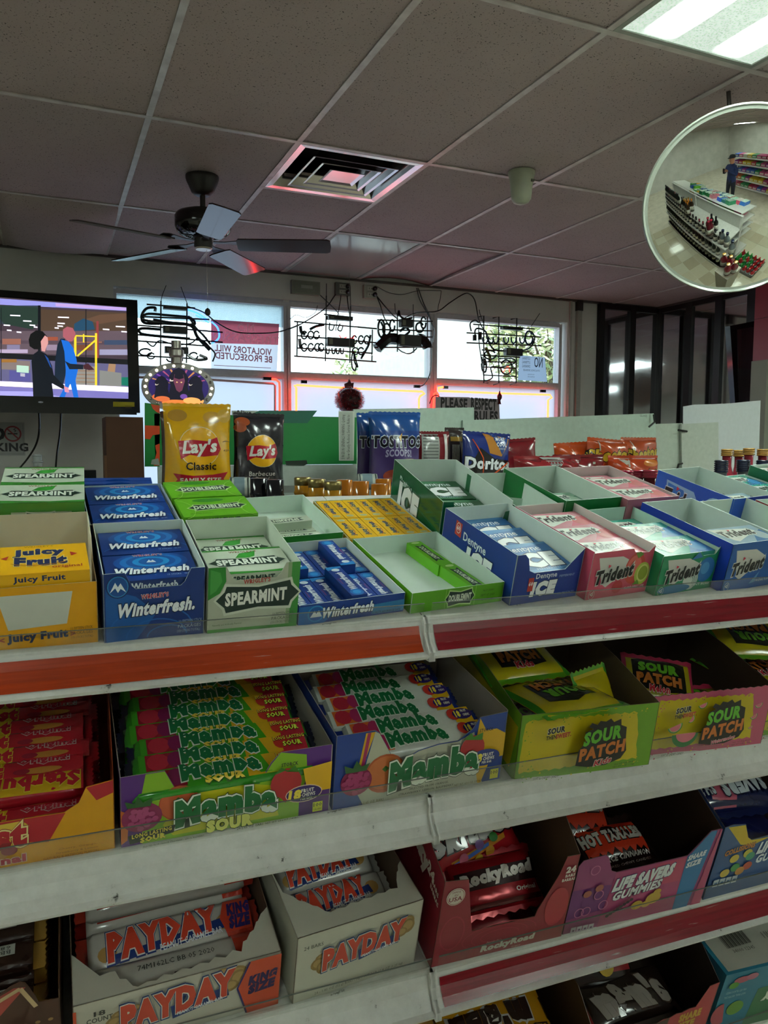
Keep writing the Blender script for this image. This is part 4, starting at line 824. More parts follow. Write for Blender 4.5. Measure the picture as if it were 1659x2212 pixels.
def A_spear(a, w, h, k=1):
    a.rect('cdd9c6', 0, 0, w, h); a.poly('3f9a3a', [(0, 0), (w, 0), (w, h*.10), (w*.6, h*.05), (0, h*.13)]); a.poly('3f9a3a', [(0, h*.95), (w, h*.93), (w, h), (0, h)])
    a.poly('3fa83e', [(w*.36, h*.58), (w*.45, h*.80), (w*.66, h*.88), (w*.62, h*.66), (w*.5, h*.58)])
    banner(a, w*.5, h*.45, w*.94, h*.34, '1f3d33', 'c3cdbd'); a.text('e8eee4', 'SPEARMINT', w*.5, h*.45, w*.74, h*.20, bold=.05)
    a.text('9a4a40', "WRIGLEY'S", w*.5, h*.86, w*.34, h*.07, bold=.01, res=1)
def A_double(a, w, h, k=1):
    a.rect('69b41e', 0, 0, w, h); a.ell('3e8f2c', w*.45, h*.86, w*.22, h*.10); a.ring('9fd860', 0, h*.4, w*.2, h*.5, w*.01, -80, 80, 12); a.ring('9fd860', w, h*.4, w*.18, h*.5, w*.01, 100, 260, 12)
    banner(a, w*.52, h*.48, w*.80, h*.30, '1c3a34', 'b9e08c', .05); a.text('d8e8cc', 'DOUBLEMINT', w*.52, h*.48, w*.64, h*.17, bold=.05, slope=.05)
    a.text('2e5c14', 'ARTIFICIAL FLAVORS', w*.25, h*.14, w*.3, h*.04, bold=0, res=1)
def A_juicy(a, w, h, k=1):
    a.rect('efb20d', 0, 0, w, h)
    a.text('1d2f5c', 'Juicy', w*.5, h*.70, w*.50, h*.26, bold=.07, arch=h*.03, out=[('f7e08a', .04)]); a.text('1d2f5c', 'Fruit', w*.52, h*.42, w*.50, h*.26, bold=.07, arch=-h*.03, out=[('f7e08a', .04)])
    a.poly('c2372a', [(w*.12, h*.56), (w*.20, h*.64), (w*.18, h*.50)]); a.poly('c2372a', [(w*.90, h*.60), (w*.82, h*.68), (w*.83, h*.53)])
    a.text('b5482a', 'original', w*.78, h*.16, w*.3, h*.11, bold=.02); a.ring('c2801a', w*.5, h*.40, w*.3, h*.16, h*.02, 200, 340, 12); a.text('8a6a10', "WRIGLEY'S", w*.5, h*.93, w*.3, h*.05, bold=0, res=1)
def A_trid(bg, bg2, acc):
    def f(a, w, h, k=1):
        a.rect(bg, 0, 0, w, h); a.poly(bg2, [(w*.5, 0), (w, 0), (w, h*.7), (w*.7, h*.4)]); a.ell(acc, w*.82, h*.38, w*.14, h*.30)
        a.poly('d3d8ce', [(w*.04, h*.95), (w*.80, h*.80), (w*.86, h*.62), (w*.22, h*.12), (w*.16, h*.2)])
        a.text('161616', 'Trident', w*.44, h*.60, w*.68, h*.34, bold=.05, it=.12, slope=.05, out=[('c9cfc6', .06)]); a.poly('cf3a52', [(w*.36, h*.84), (w*.42, h*.80), (w*.365, h*.74)])
    return f
def A_dent(bg, hi):
    def f(a, w, h, k=1):
        a.rect(bg, 0, 0, w, h); a.poly(hi, [(0, h*.8), (w, h*.95), (w, h), (0, h)]); a.poly(hi, [(w*.1, 0), (w*.7, 0), (w*.9, h*.12), (w*.3, h*.1)])
        a.text('e9eef2', 'Dentyne', w*.52, h*.78, w*.58, h*.22, bold=.01); a.text('eef2f4', 'ICE', w*.55, h*.40, w*.66, h*.40, bold=.09, it=.1, out=[('0c2c58' if bg != '13542f' else '0a3018', .05)])
        a.text('a9c2da', 'PEPPERMINT', w*.6, h*.10, w*.4, h*.06, bold=0, res=1)
    return f
PACKS = {}
def template(kind, w, d, t, body, art, spine=None, fin='card', rnd=0, side=None):
    """one gum pack lying flat, origin at its front left lower corner; built once, copied afterwards"""
    b = MB(); m = K(body, fin)
    if rnd:
        P = arc(w-rnd, d-rnd, rnd, rnd, 0, 90, 4)+arc(rnd, d-rnd, rnd, rnd, 90, 180, 4)+arc(rnd, rnd, rnd, rnd, 180, 270, 4)+arc(w-rnd, rnd, rnd, rnd, 270, 360, 4)
        b.slab(P, (0, 0, t), (1, 0, 0), (0, 1, 0), t, m)
    else: b.box(m, 0, w, 0, d, 0, t)
    PACKS[kind] = dict(mesh=b.mesh('gum_pack'), art=[], t=t, w=w, d=d)
    def am(A, nm='printed_label'): PACKS[kind]['art'].append((nm, A.b.mesh(nm)))
    a = Art(lambda x, y, h: (x, y, t+h), fin, st=.00008); art(a, w, d); am(a)
    if side:
        a = Art(lambda x, z, h: (x, -h, z), fin, st=.00008); side(a, w, t); am(a, 'printed_edge')
def pack(kind, mw, label, group, name='gum_pack', cat='gum'):
    q = PACKS[kind]; o = bpy.data.objects.new(name, q['mesh']); COL.objects.link(o); o.matrix_world = mw; tag(o, label, cat, group)
    for nm, me in q['art']: c = bpy.data.objects.new(nm, me); COL.objects.link(c); c.parent = o
    return o
def side_txt(c, tc, t, oc=None):
    def f(a, w, h): a.rect(c, 0, 0, w, h); a.text(tc, t, w*.5, h*.5, w*.5, h*.55, bold=.04, res=1)
    return f
template('winter', .088, .062, .0125, '123f8f', A_winter, side=side_txt('14336f', 'dfe8f0', 'Winterfresh'))
template('spear', .088, .062, .0125, 'b9c7b2', A_spear, side=side_txt('b4c2ac', '1f3d33', 'SPEARMINT'))
template('double', .088, .062, .0125, '5fa81c', A_double, side=side_txt('5fa81c', '1c3a34', 'DOUBLEMINT'))
template('juicy', .088, .066, .0125, 'e8aa0c', A_juicy, side=side_txt('efb20d', '1d2f5c', 'Juicy Fruit'))
def S_winter(a, w, h, k=1):
    a.rect('123f96', 0, 0, w, h); a.ell('1b76c8', w*.5, h*.90, w*.42, h*.10); a.ell('2b9ae0', w*.5, h*.90, w*.25, h*.06); a.poly('1c84d0', [(0, h*.05), (w, h*.12), (w, 0), (0, 0)]); a.ell('d8e4f0', w*.5, h*.12, w*.26, h*.05)
    a.text('e6edf6', 'Winterfresh', w*.5, h*.52, h*.60, w*.42, rot=-90, bold=.05, it=.15); a.text('c24050', "WRIGLEY'S", w*.86, h*.52, h*.2, w*.1, rot=-90, bold=.0, res=1)
def S_juicy(a, w, h, k=1):
    a.rect('ecb80e', 0, 0, w, h); a.text('1d3566', 'Juicy Fruit', w*.5, h*.56, h*.62, w*.42, rot=-90, bold=.06, out=[('c8e0d0', .03)]); a.ring('c04a2c', w*.9, h*.55, w*.7, h*.40, w*.04, 120, 240, 10); a.ell('c9cdb0', w*.5, h*.11, w*.3, h*.05); a.text('666a50', 'CHEWS', w*.5, h*.11, w*.4, h*.03, bold=0, res=1)
def S_double(a, w, h, k=1):
    a.rect('6ab81c', 0, 0, w, h); banner(a, w*.5, h*.5, w*.9, h*.8, '6ab81c'); a.poly('14342c', [(w*.2, h*.85), (w*.5, h*.78), (w*.8, h*.85), (w*.72, h*.5), (w*.8, h*.15), (w*.5, h*.22), (w*.2, h*.15), (w*.28, h*.5)]); a.text('e3ecd8', 'DOUBLEMINT', w*.5, h*.5, h*.52, w*.30, rot=-90, bold=.04); a.ell('bfe090', w*.5, h*.94, w*.3, h*.04)
def S_spear(a, w, h, k=1):
    a.rect('c3cfbc', 0, 0, w, h); a.poly('2f8a36', [(0, 0), (w, 0), (w, h*.12), (0, h*.08)]); a.poly('14342c', [(w*.3, h*.88), (w*.5, h*.8), (w*.8, h*.86), (w*.8, h*.14), (w*.5, h*.2), (w*.3, h*.12)]); a.text('e3ecd8', 'SPEARMINT', w*.55, h*.5, h*.56, w*.36, rot=-90, bold=.05)
def greybar(a, w, h):
    a.rect('5f9c50', 0, 0, w, h); a.rect('a9b8a0', w*.04, h*.1, w*.96, h*.9)
    for k in range(4): a.rect('33443a', w*.3, h*(.2+.17*k), w*.92, h*(.27+.17*k))
    for k in range(9): a.rect('1c241e', w*(.06+.02*k), h*.15, w*(.07+.02*k), h*.85)
template('swinter', .0195, .076, .0115, '103a88', S_winter)
template('sjuicy', .0195, .072, .0100, 'e0a80c', S_juicy)
template('sdouble', .0215, .078, .0150, '62b018', S_double)
template('sspear', .0195, .076, .0115, 'aebca6', S_spear)
template('pink', .094, .050, .013, 'b86a78', A_trid('c87a88', 'd0506a', 'c4434a'), fin='film')
template('teal', .094, .050, .013, '3a9484', A_trid('2f9a86', '2a6fa8', '3a86b8'), fin='film')
template('bluew', .094, .050, .013, '7f9cae', A_trid('8aa5b4', '3f6f9e', '9fb4bc'), fin='film')
template('mint', .094, .050, .013, '7aa68c', A_trid('86b096', '5d8f78', '9fc0a8'), fin='film')
template('dblue', .094, .070, .012, '2d659c', A_dent('2f6cab', '4f8cc2'), rnd=.012)
template('dgreen', .094, .080, .013, '14502e', A_dent('13542f', '1f6d40'), rnd=.012, side=lambda a, w, h: (a.rect('134a2a', 0, 0, w, h), a.text('c9b84a', '40 PIECE PEPPERMINT', w*.55, h*.5, w*.6, h*.4, bold=.02, res=1)))
M_EMER = 'c2cfc4'
def fill(kind, box, cells, cnt, grp, what, tilt=0, x0=.0045, z0=.0014, jx=.0012):
    """stacks of packs inside a box: cells = (y, levels, name of the place)"""
    q = PACKS[kind]; rr = random.Random(len(what)+cnt*7)
    for (y, lv, place) in cells:
        for k in range(lv):
            pos = ('bottom one', 'second up', 'third up', 'fourth up', 'fifth up')[k] if k < lv-1 else 'topmost'
            mw = box.matrix_world @ T(x0+rr.uniform(-jx, jx), y, z0+k*(q['t']+.0004)) @ RX(tilt)
            pack(kind, mw, '%s, %s %s' % (what, place, pos), grp)

# ================================================================ TOP DECK, FRONT ROW (from left)
def notch(w, h, lo, a, b_, s=.006): return [(0, 0), (w, 0), (w, h), (w-b_, h), (w-b_-s, lo+.004), (w-b_-s-.004, lo), (a+s+.004, lo), (a+s, lo+.004), (a, h), (0, h)]
# yellow box with one pack left
r, P = carton(D, -.058, .004, .099, .133, .066, 'e6a20a', 'gum_box', 'yellow fruit gum box with blank white window and tall open back, leftmost front', rz=3, back=[(0, 0), (.099, 0), (.099, .088), (0, .088)], inn='d2ccb4',
   left=[(0, 0), (.133, 0), (.133, .088), (.06, .086), (.045, .066), (0, .066)], right=[(0, 0), (.133, 0), (.133, .088), (.07, .084), (.05, .066), (0, .066)])
a = fart(); a.poly('c9ccc0', [(.012, .058), (.077, .058), (.071, .024), (.020, .022)]); a.text('1d2f5c', 'Juicy Fruit', .045, .0125, .052, .010, bold=.06); a.text('b5482a', '>', .076, .0125, .004, .004, bold=.04); a.text('b5482a', '<', .014, .0125, .004, .004, bold=.04)
for k, t_ in enumerate(('10 FIFTEEN STICK', 'PACKAGES', '(150 STICKS TOTAL)')): a.text('7a5a10', t_, .084, .018-.005*k, .020, .0032, bold=.0, res=1)
a.build('printed_front', P['front'])
fill('juicy', r, [(.003, 5, 'front stack')], 1, 'yellow gum packs', 'yellow gum pack in the leftmost box', z0=.0135)
r, P = carton(D, .046, .002, .097, .134, .076, '10367e', 'gum_box', 'tall blue gum box with mountain badge, second in the front row', rz=3, front=notch(.097, .076, .058, .020, .014))
a = fart(); a.poly('145ba8', [(.002, .002), (.03, .002), (.05, .03), (.03, .05), (.002, .06)])
for q in ((.05, .004, .03, .020), (.045, .014, .040, .024), (.060, .004, .020, .012)): a.ring('1a62b4', *q, .0015, 0, 180, 14)
a.ell('0c2c66', .0135, .062, .011, .0125); a.ell('2a86c4', .0135, .062, .0098, .0112); a.ell('124f98', .0135, .062, .0088, .0102); a.poly('e8f2fa', [(.006, .056), (.011, .067), (.0135, .062), (.016, .066), (.021, .056), (.016, .060), (.0135, .056), (.011, .061)])
a.text('eef4fa', 'Winterfresh.', .050, .037, .074, .0135, bold=.05, it=.18, slope=.03, out=[('081d48', .05)]); a.text('c23a4a', "WRIGLEY'S", .048, .050, .026, .0048, bold=.03, slope=.03, out=[('e8e8ee', .05)], res=1)
for k, t_ in enumerate(('10 FIFTEEN STICK', 'PACKAGES', '(150 STICKS TOTAL)')): a.text('9fb4d0', t_, .083-k*.001, .0185-.0055*k, .023, .0036, bold=.0, res=1)
a.build('printed_front', P['front'])
fill('winter', r, [(.003, 5, 'front stack'), (.068, 5, 'rear stack')], 2, 'blue gum packs in the front box', 'blue swirl gum pack in the tall blue front box')
r, P = carton(D, .1455, .004, .096, .134, .076, 'b7beaa', 'gum_box', 'tall white and green spearmint gum box, third in the front row', rz=3, front=notch(.096, .076, .060, .018, .015), inn='cbd6c6')
a = fart(); a.poly('3f9440', [(.083, .0), (.096, 0), (.096, .076), (.083, .076)]); a.poly('8aa67c', [(.083, 0), (.087, 0), (.087, .076), (.083, .076)]); a.poly('4f9a48', [(0, 0), (.096, 0), (.096, .004), (0, .006)]); a.poly('2f8a34', [(0, .076), (.017, .076), (.018, .060), (.012, .047), (0, .040)]); a.poly('48a048', [(.002, .074), (.012, .070), (.014, .060), (.008, .050), (.002, .046)])
banner(a, .052, .040, .088, .030, '16302a', 'cfd6c6', .03); a.text('eef0e8', 'SPEARMINT', .050, .040, .064, .0135, bold=.05, slope=.03); a.text('b03a34', "WRIGLEY'S", .050, .0585, .028, .005, bold=.03, slope=.03, res=1)
for k, t_ in enumerate(('10 FIFTEEN STICK', 'PACKAGES', '(150 STICKS TOTAL)')): a.text('4c5648', t_, .080-k*.001, .0175-.005*k, .023, .0036, bold=.0, res=1)
a.text('3f6a3c', 'Naturally and Artificially Flavored', .02, .011, .03, .0028, bold=0, res=1); a.build('printed_front', P['front'])
fill('spear', r, [(.003, 5, 'front stack'), (.068, 4, 'rear stack')], 3, 'spearmint gum packs in the front box', 'white spearmint gum pack in the tall spearmint front box')
# shallow blue tray of stick packs
r, P = carton(D, .243, .008, .129, .168, .024, '0f3f92', 'gum_tray', 'shallow blue gum tray full of loose blue stick packs, fourth in the front row', rz=6)
a = fart(); a.poly('2f7fb4', [(.088, .002), (.129, .002), (.129, .016), (.088, .014)]); a.poly('1a6ab6', [(0, 0), (.03, 0), (.045, .012), (.02, .022), (0, .022)]); a.ell('2b90cc', .020, .012, .010, .010); a.ell('135aa6', .020, .012, .0085, .0085); a.poly('e8f2fa', [(.013, .008), (.018, .016), (.020, .012), (.023, .016), (.027, .008)])
a.text('eef4fa', 'Winterfresh', .058, .0125, .062, .0115, bold=.05, it=.18, slope=.02, out=[('081d48', .05)]); a.text('0c2c50', 'QUALITY ASSURANCE DATE', .106, .004, .036, .003, bold=.02, res=1); a.build('printed_front', P['front'])
M0 = r.matrix_world
for lay in (0, 1):
    for row in (0, 1):
        for i in range(6):
            if lay and not ((row == 1 and i in (0, 1)) or (row == 0 and i in (3,)) or (row == 1 and i == 4)): continue
            x = .003+i*.0205; y = .006+row*.079
            mw = M0 @ T(x, y, .0016+lay*.0118) @ RZ(random.uniform(-2, 2)*(1 if lay else .3))
            if (i+row) % 3 == 0 or row == 0 and i < 3: mw = mw @ T(.0195, .076, 0) @ RZ(180)
            pack('swinter', mw, 'blue stick pack in the shallow tray, %s row, %s from left%s' % (('front', 'rear')[row], ('first', 'second', 'third', 'fourth', 'fifth', 'sixth')[i], ', upper layer' if lay else ''), 'blue stick packs in the shallow tray')
# green tray with two packs
r, P = carton(D, .3765, .014, .128, .166, .026, '5aa312', 'gum_tray', 'shallow bright green tray holding only two green packs, in the middle of the front row', rz=6, inn='cfe0d5')
a = fart(); banner(a, .066, .013, .040, .019, '16332c', 'b9e08c', .02); a.text('dfe8d4', 'DOUBLEMINT', .066, .0132, .031, .008, bold=.05, slope=.02); a.rect('9fd060', .0455, .0, .0460, .026); a.rect('9fd060', .0865, 0, .087, .026); a.text('2e4c10', 'SEPT 07 2020', .105, .012, .020, .003, bold=.0, res=1); a.text('2e4c10', 'TRUST STAMPS', .105, .018, .016, .0025, bold=.0, res=1); a.text('2e4c10', 'QUALITY ASSURANCE', .110, .006, .026, .003, bold=0, res=1); a.build('printed_front', P['front'])
M0 = r.matrix_world
pack('sdouble', M0 @ T(.083, .080, .0016) @ RZ(4), 'green stick pack lying in the rear half of the nearly empty green tray', 'green stick packs')
pack('sdouble', M0 @ T(.092, .002, .0016) @ RZ(5), 'green stick pack lying in the front half of the nearly empty green tray', 'green stick packs')
def side_dent(P, d, h, hot=True, bg='16409a'):
    a = lart(d)
    if hot: a.poly('c0392f', [(.030, h*.62), (.045, h*.60), (.046, h*.90), (.031, h*.92)]); a.ring('e8e0e0', .038, h*.78, .0055, .0075, .001); a.text('f0e8e8', '60', .038, h*.78, .007, .006, bold=.05, res=1)
    a.text('eef2f4', 'Dentyne', .078 if hot else .06, h*.66, .052, h*.22, bold=.02, slope=-.02); a.text('f2f5f5', 'ICE', .092 if hot else .075, h*.33, .052 if hot else .075, h*.36 if hot else .55*h, bold=.09, it=.08, out=[('0b2458', .05)] if hot else [('1b4a34', .05)])
    a.build('printed_side', P['left'])
FD = lambda w, h, lo: [(0, 0), (w, 0), (w, h), (w-.020, lo+.006), (w-.026, lo), (.030, lo), (.022, lo+.004), (.018, h-.006), (.012, h), (0, h)]
r, P = carton(D, .507, .014, .104, .166, .066, '15388c', 'gum_box', 'deep blue icy mint gum box with red number badge and lettering along its left side', rz=6.5, front=FD(.104, .066, .040)); side_dent(P, .166, .066)
a = fart(); a.text('e9eef2', 'Dentyne', .050, .034, .032, .0085, bold=.02); a.text('f2f5f5', 'ICE', .048, .018, .034, .016, bold=.09, it=.15, out=[('0b2458', .05)]); a.rect('c0392f', .023, .016, .031, .034); a.text('f0e8e8', '60', .027, .026, .006, .005, bold=.05, res=1); a.text('9fb4d8', 'PEPPERMINT', .082, .032, .024, .003, bold=0, res=1); a.text('9fb4d8', '9 16-PIECE PACKS', .085, .008, .026, .003, bold=0, res=1); a.build('printed_front', P['front'])
fill('dblue', r, [(.004, 3, 'front row'), (.055, 3, 'middle row'), (.096, 3, 'rear row')], 4, 'icy blue gum packs', 'light blue mint gum pack in the deep blue box', tilt=6)
def tri_front(P, w, h, bg, c2, kind):
    a = fart()
    a.poly('c9c9c2', [(.010, h*.86), (.050, h*.84), (.074, h*.66), (.030, h*.22), (.022, h*.30)]) if kind != 'x' else None
    if kind == 'pink': a.ell('c4473c', w*.72, h*.55, .017, .022); a.ell('d96a60', w*.70, h*.60, .012, .015); a.ell('a9b84a', w*.86, h*.42, .013, .016); a.ell('c9cf7a', w*.87, h*.43, .010, .0125); a.ell('8e9c34', w*.87, h*.43, .008, .010); a.ell('b5333a', w*.48, h*.20, .009, .009); a.poly('5f8a34', [(w*.68, h*.88), (w*.74, h*.76), (w*.82, h*.84), (w*.76, h*.9)]); a.poly('5f8a34', [(w*.72, h*.2), (w*.80, h*.3), (w*.84, h*.2)])
    if kind == 'teal': a.ell('2d6fae', w*.82, h*.50, .016, .018); a.ell('4a90c4', w*.80, h*.54, .008, .009); a.ell('c9d4c8', w*.58, h*.28, .014, .014); [a.ring('6f8f88', w*.58, h*.28, .014-.003*k, .014-.003*k, .001, -60, 120, 10) for k in range(4)]; a.poly('2d6fae', [(w*.5, h*.8), (w*.62, h*.98), (w*.7, h*.84)]); a.ell('2f7aa8', w*.3, h*.12, .03, .006)
    if kind == 'blue': a.ell('1d5aa6', w*.92, h*.44, .014, .012); a.poly('5a94c0', [(w*.5, h*.1), (w*.66, h*.36), (w*.60, h*.12)])
    a.text('151515', 'Trident', w*.39, h*.50, .060, .017, bold=.06, it=.12, slope=.13, out=[('c9cdc6', .06)]); a.poly('cf2f48', [(.027, h*.71), (.032, h*.68), (.0275, h*.63)])
    a.text('d6dcd4', '<5', .0075, h*.12, .005, .005, bold=.04, res=1); a.ring('c6ccc4', .0075, h*.11, .005, .0065, .0006, n=10)
    a.text('c9d4cc', {'pink': 'ISLAND BERRY LIME', 'teal': 'MINT BLISS', 'blue': 'ORIGINAL FLAVOR'}[kind], w*.76, h*.16, .034, .0035, bold=0, res=1); a.build('printed_front', P['front'])
r, P = carton(D, .6145, .012, .1035, .166, .066, 'c85068', 'gum_box', 'pink berry lime gum box with strawberry and lime slice on its front', rz=6.5, front=[(0, 0), (.1035, 0), (.1035, .066), (.094, .057), (.070, .059), (.066, .0645), (0, .064)], inn='d6cfca'); tri_front(P, .1035, .066, '', '', 'pink')
fill('pink', r, [(.003, 4, 'front row'), (.053, 4, 'middle row'), (.103, 4, 'rear row')], 5, 'pink gum packs in the pink front box', 'shiny pink wrapped gum pack in the pink front box', tilt=2)
r, P = carton(D, .7195, .008, .1045, .166, .058, '1f8a5c', 'gum_box', 'green and teal mint gum box with a striped candy on its front', rz=6.5, front=[(0, 0), (.1045, 0), (.1045, .060), (.097, .050), (.075, .050), (.070, .056), (0, .056)], left=[(0, 0), (.166, 0), (.166, .06), (0, .058)], inn='bfe0cf'); tri_front(P, .1045, .058, '', '', 'teal')
fill('teal', r, [(.003, 4, 'front row'), (.053, 4, 'middle row'), (.103, 3, 'rear row')], 6, 'teal gum packs', 'shiny teal wrapped gum pack in the green front box', tilt=2)
r, P = carton(D, .826, .003, .1045, .166, .070, '1b5aa4', 'gum_box', 'bright blue gum box with royal blue side at the right end of the front row', rz=6.5, front=[(0, 0), (.1045, 0), (.1045, .066), (.094, .070), (0, .070)]); tri_front(P, .1045, .070, '', '', 'blue')
a = lart(.166); a.rect('1238a8', 0, .0, .166, .070); a.poly('2f66c0', [(.085, .045), (.095, .058), (.105, .050), (.100, .03)]); a.build('printed_side', P['left'])
fill('bluew', r, [(.004, 5, 'front row'), (.056, 3, 'middle row'), (.106, 2, 'rear row')], 7, 'pale blue gum packs', 'pale blue white gum pack in the bright blue front box', tilt=1)
r, P = carton(D, .9325, .000, .1045, .166, .070, '2a6a7a', 'gum_box', 'open white-lined gum box cut by the right edge of the picture', rz=6.5)
fill('mint', r, [(.055, 2, 'middle row'), (.106, 2, 'rear row')], 8, 'pale green gum packs', 'pale green gum pack in the white-lined box at the right edge')
r, P = carton(D, 1.039, -.004+.004, .1045, .166, .070, '9c3030', 'gum_box', 'dark red gum box beyond the right edge of the front row', rz=4)
# ---------------------------------------------------------------- deck, second row
b = MB(); b.box(K('3f8f3c'), 0, .087, 0, .126, 0, .098); mw = D.at(-.056, .145, 0); o = empty('gum_multipack', mw, 'shrink-wrapped spearmint gum multipack with two labels on top, rear left corner', 'gum'); b.build('pack_block', o)
for k in (0, 1):
    c = bpy.data.objects.new('pack_label', PACKS['spear']['art'][0][1]); COL.objects.link(c); c.parent = o; c.location = (-.0005, .001+k*.063, .0981-.0125)
a = fart(); a.rect('b9c4ac', .014, .0, .074, .088); a.rect('3f9440', 0, .088, .087, .098); banner(a, .043, .078, .036, .018, '16302a', 'c9d2c0'); a.text('eef0e8', 'SPEARMINT', .043, .078, .027, .007, bold=.04); a.build('printed_front', o)
b = MB(); b.box(M_CLEAR, -.001, .088, -.0012, .127, 0, .0992); b.build('shrink_wrap', o)
r, P = carton(D, .036, .139, .098, .134, .073, '10367e', 'gum_box', 'blue gum box behind the tall blue box, its packs level with the rim', rz=4, inn='b9ccd8')
fill('winter', r, [(.003, 5, 'front stack'), (.067, 5, 'rear stack')], 9, 'blue gum packs in the rear box', 'blue swirl gum pack in the second-row blue box', z0=.008)
for k in (0, 1): pack('winter', D.at(.026, .300+k*.0135, .008) @ RX(90) @ T(0, 0, 0), 'blue gum pack standing on edge behind the second-row blue box, %s of the pair' % ('front', 'rear')[k], 'blue packs on edge')
r, P = carton(D, .133, .143, .092, .140, .066, '56a31c', 'gum_box', 'green gum box behind the tall spearmint box, packs piled above its rim', rz=5)
fill('double', r, [(.003, 5, 'front stack'), (.070, 5, 'rear stack')], 10, 'green gum packs in the rear box', 'green gum pack in the second-row green box', z0=.0115)
r, P = carton(D, .2265, .190, .128, .154, .026, '2f8a30', 'gum_tray', 'shallow white-lined green tray with two loose spearmint packs in the second row', rz=6, inn='cfe0d5')
M0 = r.matrix_world
pack('sspear', M0 @ T(.030, .062, .0016) @ RZ(-90) @ RY(0), 'spearmint stick pack lying crosswise in the white-lined tray, underneath', 'loose spearmint stick packs')
pack('sspear', M0 @ T(.026, .066, .0135) @ RZ(-86), 'spearmint stick pack lying crosswise in the white-lined tray, on top', 'loose spearmint stick packs')
o = pack('sspear', M0 @ T(.032, .040, .0016) @ RZ(-90), 'spearmint stick pack showing its grey ingredient panel in the white-lined tray', 'loose spearmint stick packs')
r, P = carton(D, .357, .187, .128, .152, .022, 'd89a0a', 'gum_tray', 'yellow tray filled with two neat rows of yellow stick packs in the second row', rz=3)
for lay in (0, 1):
    for row in (0, 1):
        for i in range(6):
            x = .003+i*.0206; y = .003+row*.0735; mw = r.matrix_world @ T(x, y, .0016+lay*.0102)
            if row == 0 and i < 4: mw = mw @ T(.0195, .072, 0) @ RZ(180)
            pack('sjuicy', mw, 'yellow stick pack in the yellow tray, %s row, %s from left, %s layer' % (('front', 'rear')[row], ('first', 'second', 'third', 'fourth', 'fifth', 'sixth')[i], ('bottom', 'top')[lay]), 'yellow stick packs in the tray')
r, P = carton(D, .487, .186, .108, .20, .072, '115a34', 'gum_box', 'tall dark green icy mint gum box with big lettering on its glossy left side', rz=-1.5, fin='gloss', front=[(0, 0), (.108, 0), (.108, .058), (.098, .056), (.092, .026), (.024, .024), (.020, .050), (.016, .072), (0, .072)]); side_dent(P, .20, .072, False)
fill('dgreen', r, [(.006, 3, 'front row'), (.095, 3, 'rear row')], 11, 'dark green gum packs', 'dark green icy mint gum pack in the tall green box', tilt=1)
r, P = carton(D, .600, .184, .075, .15, .064, '2a6a44', 'gum_box', 'narrow white-lined gum box wedged right of the tall dark green box', rz=1)
r, P = carton(D, .683, .182, .107, .16, .070, '0f6a30', 'gum_box', 'white-lined gum box with plain green left side in the second row', rz=6)
a = lart(.16); a.poly('a9c2b0', [(0, 0), (.16, 0), (.16, .045), (.10, .050), (.03, .03), (0, .03)]); a.build('printed_side', P['left'])
fill('mint', r, [(.004, 3, 'front row'), (.056, 3, 'middle row'), (.105, 2, 'rear row')], 12, 'pale green gum packs in the second row', 'pale green wrapped gum pack in the green-sided second-row box')
r, P = carton(D, .791, .180, .106, .16, .070, 'b06a78', 'gum_box', 'pale pink gum box full of pink packs in the second row', rz=6, inn='d2c4c2')
fill('pink', r, [(.004, 5, 'front row'), (.055, 5, 'middle row'), (.104, 4, 'rear row')], 13, 'pink gum packs in the second-row box', 'shiny pink wrapped gum pack in the second-row pink box')
r, P = carton(D, .988, .170, .106, .155, .070, '1a4fb8', 'gum_box', 'blue tooth-whitening gum box with lettering on its left side in the second row', rz=9)
a = lart(.155); a.rect('1c58c0', 0, 0, .155, .070); a.poly('8fb8d8', [(.022, .060), (.08, .056), (.10, .03), (.03, .012)]); a.poly('2f74c8', [(.026, .056), (.06, .052), (.07, .03), (.032, .02)]); a.text('141414', 'Trident', .062, .034, .078, .024, bold=.06, it=.12, out=[('d0d8dc', .05)]); a.poly('cf2f48', [(.046, .055), (.052, .052), (.046, .047)]); a.ell('9fd0d8', .125, .038, .022, .022)
for k, t_ in enumerate(('WHITENS', 'TEETH', 'PREVENTS')): a.text('17395c', t_, .125, .048-.009*k, .026, .007, bold=.01, res=1)
a.build('printed_side', P['left'])
fill('bluew', r, [(.004, 4, 'front row'), (.055, 3, 'middle row')], 14, 'pale blue gum packs in the second row', 'pale blue gum pack in the second-row tooth-whitening box')
r, P = carton(D, 1.096, .165, .106, .155, .056, '1f6a6a', 'gum_box', 'teal gum box at the far right of the second row, packs level with its rim', rz=9)
fill('teal', r, [(.004, 4, 'front row'), (.055, 4, 'middle row'), (.104, 4, 'rear row')], 15, 'teal gum packs at the far right', 'teal gum pack in the far right second-row box')
r, P = carton(D, 1.205, .180, .10, .155, .074, '167048', 'gum_box', 'green-topped gum box cut by the right edge behind the teal box', rz=9)
fill('mint', r, [(.004, 5, 'front row'), (.055, 5, 'middle row'), (.104, 5, 'rear row')], 16, 'green gum packs at the right edge', 'green gum pack in the box cut by the right edge')

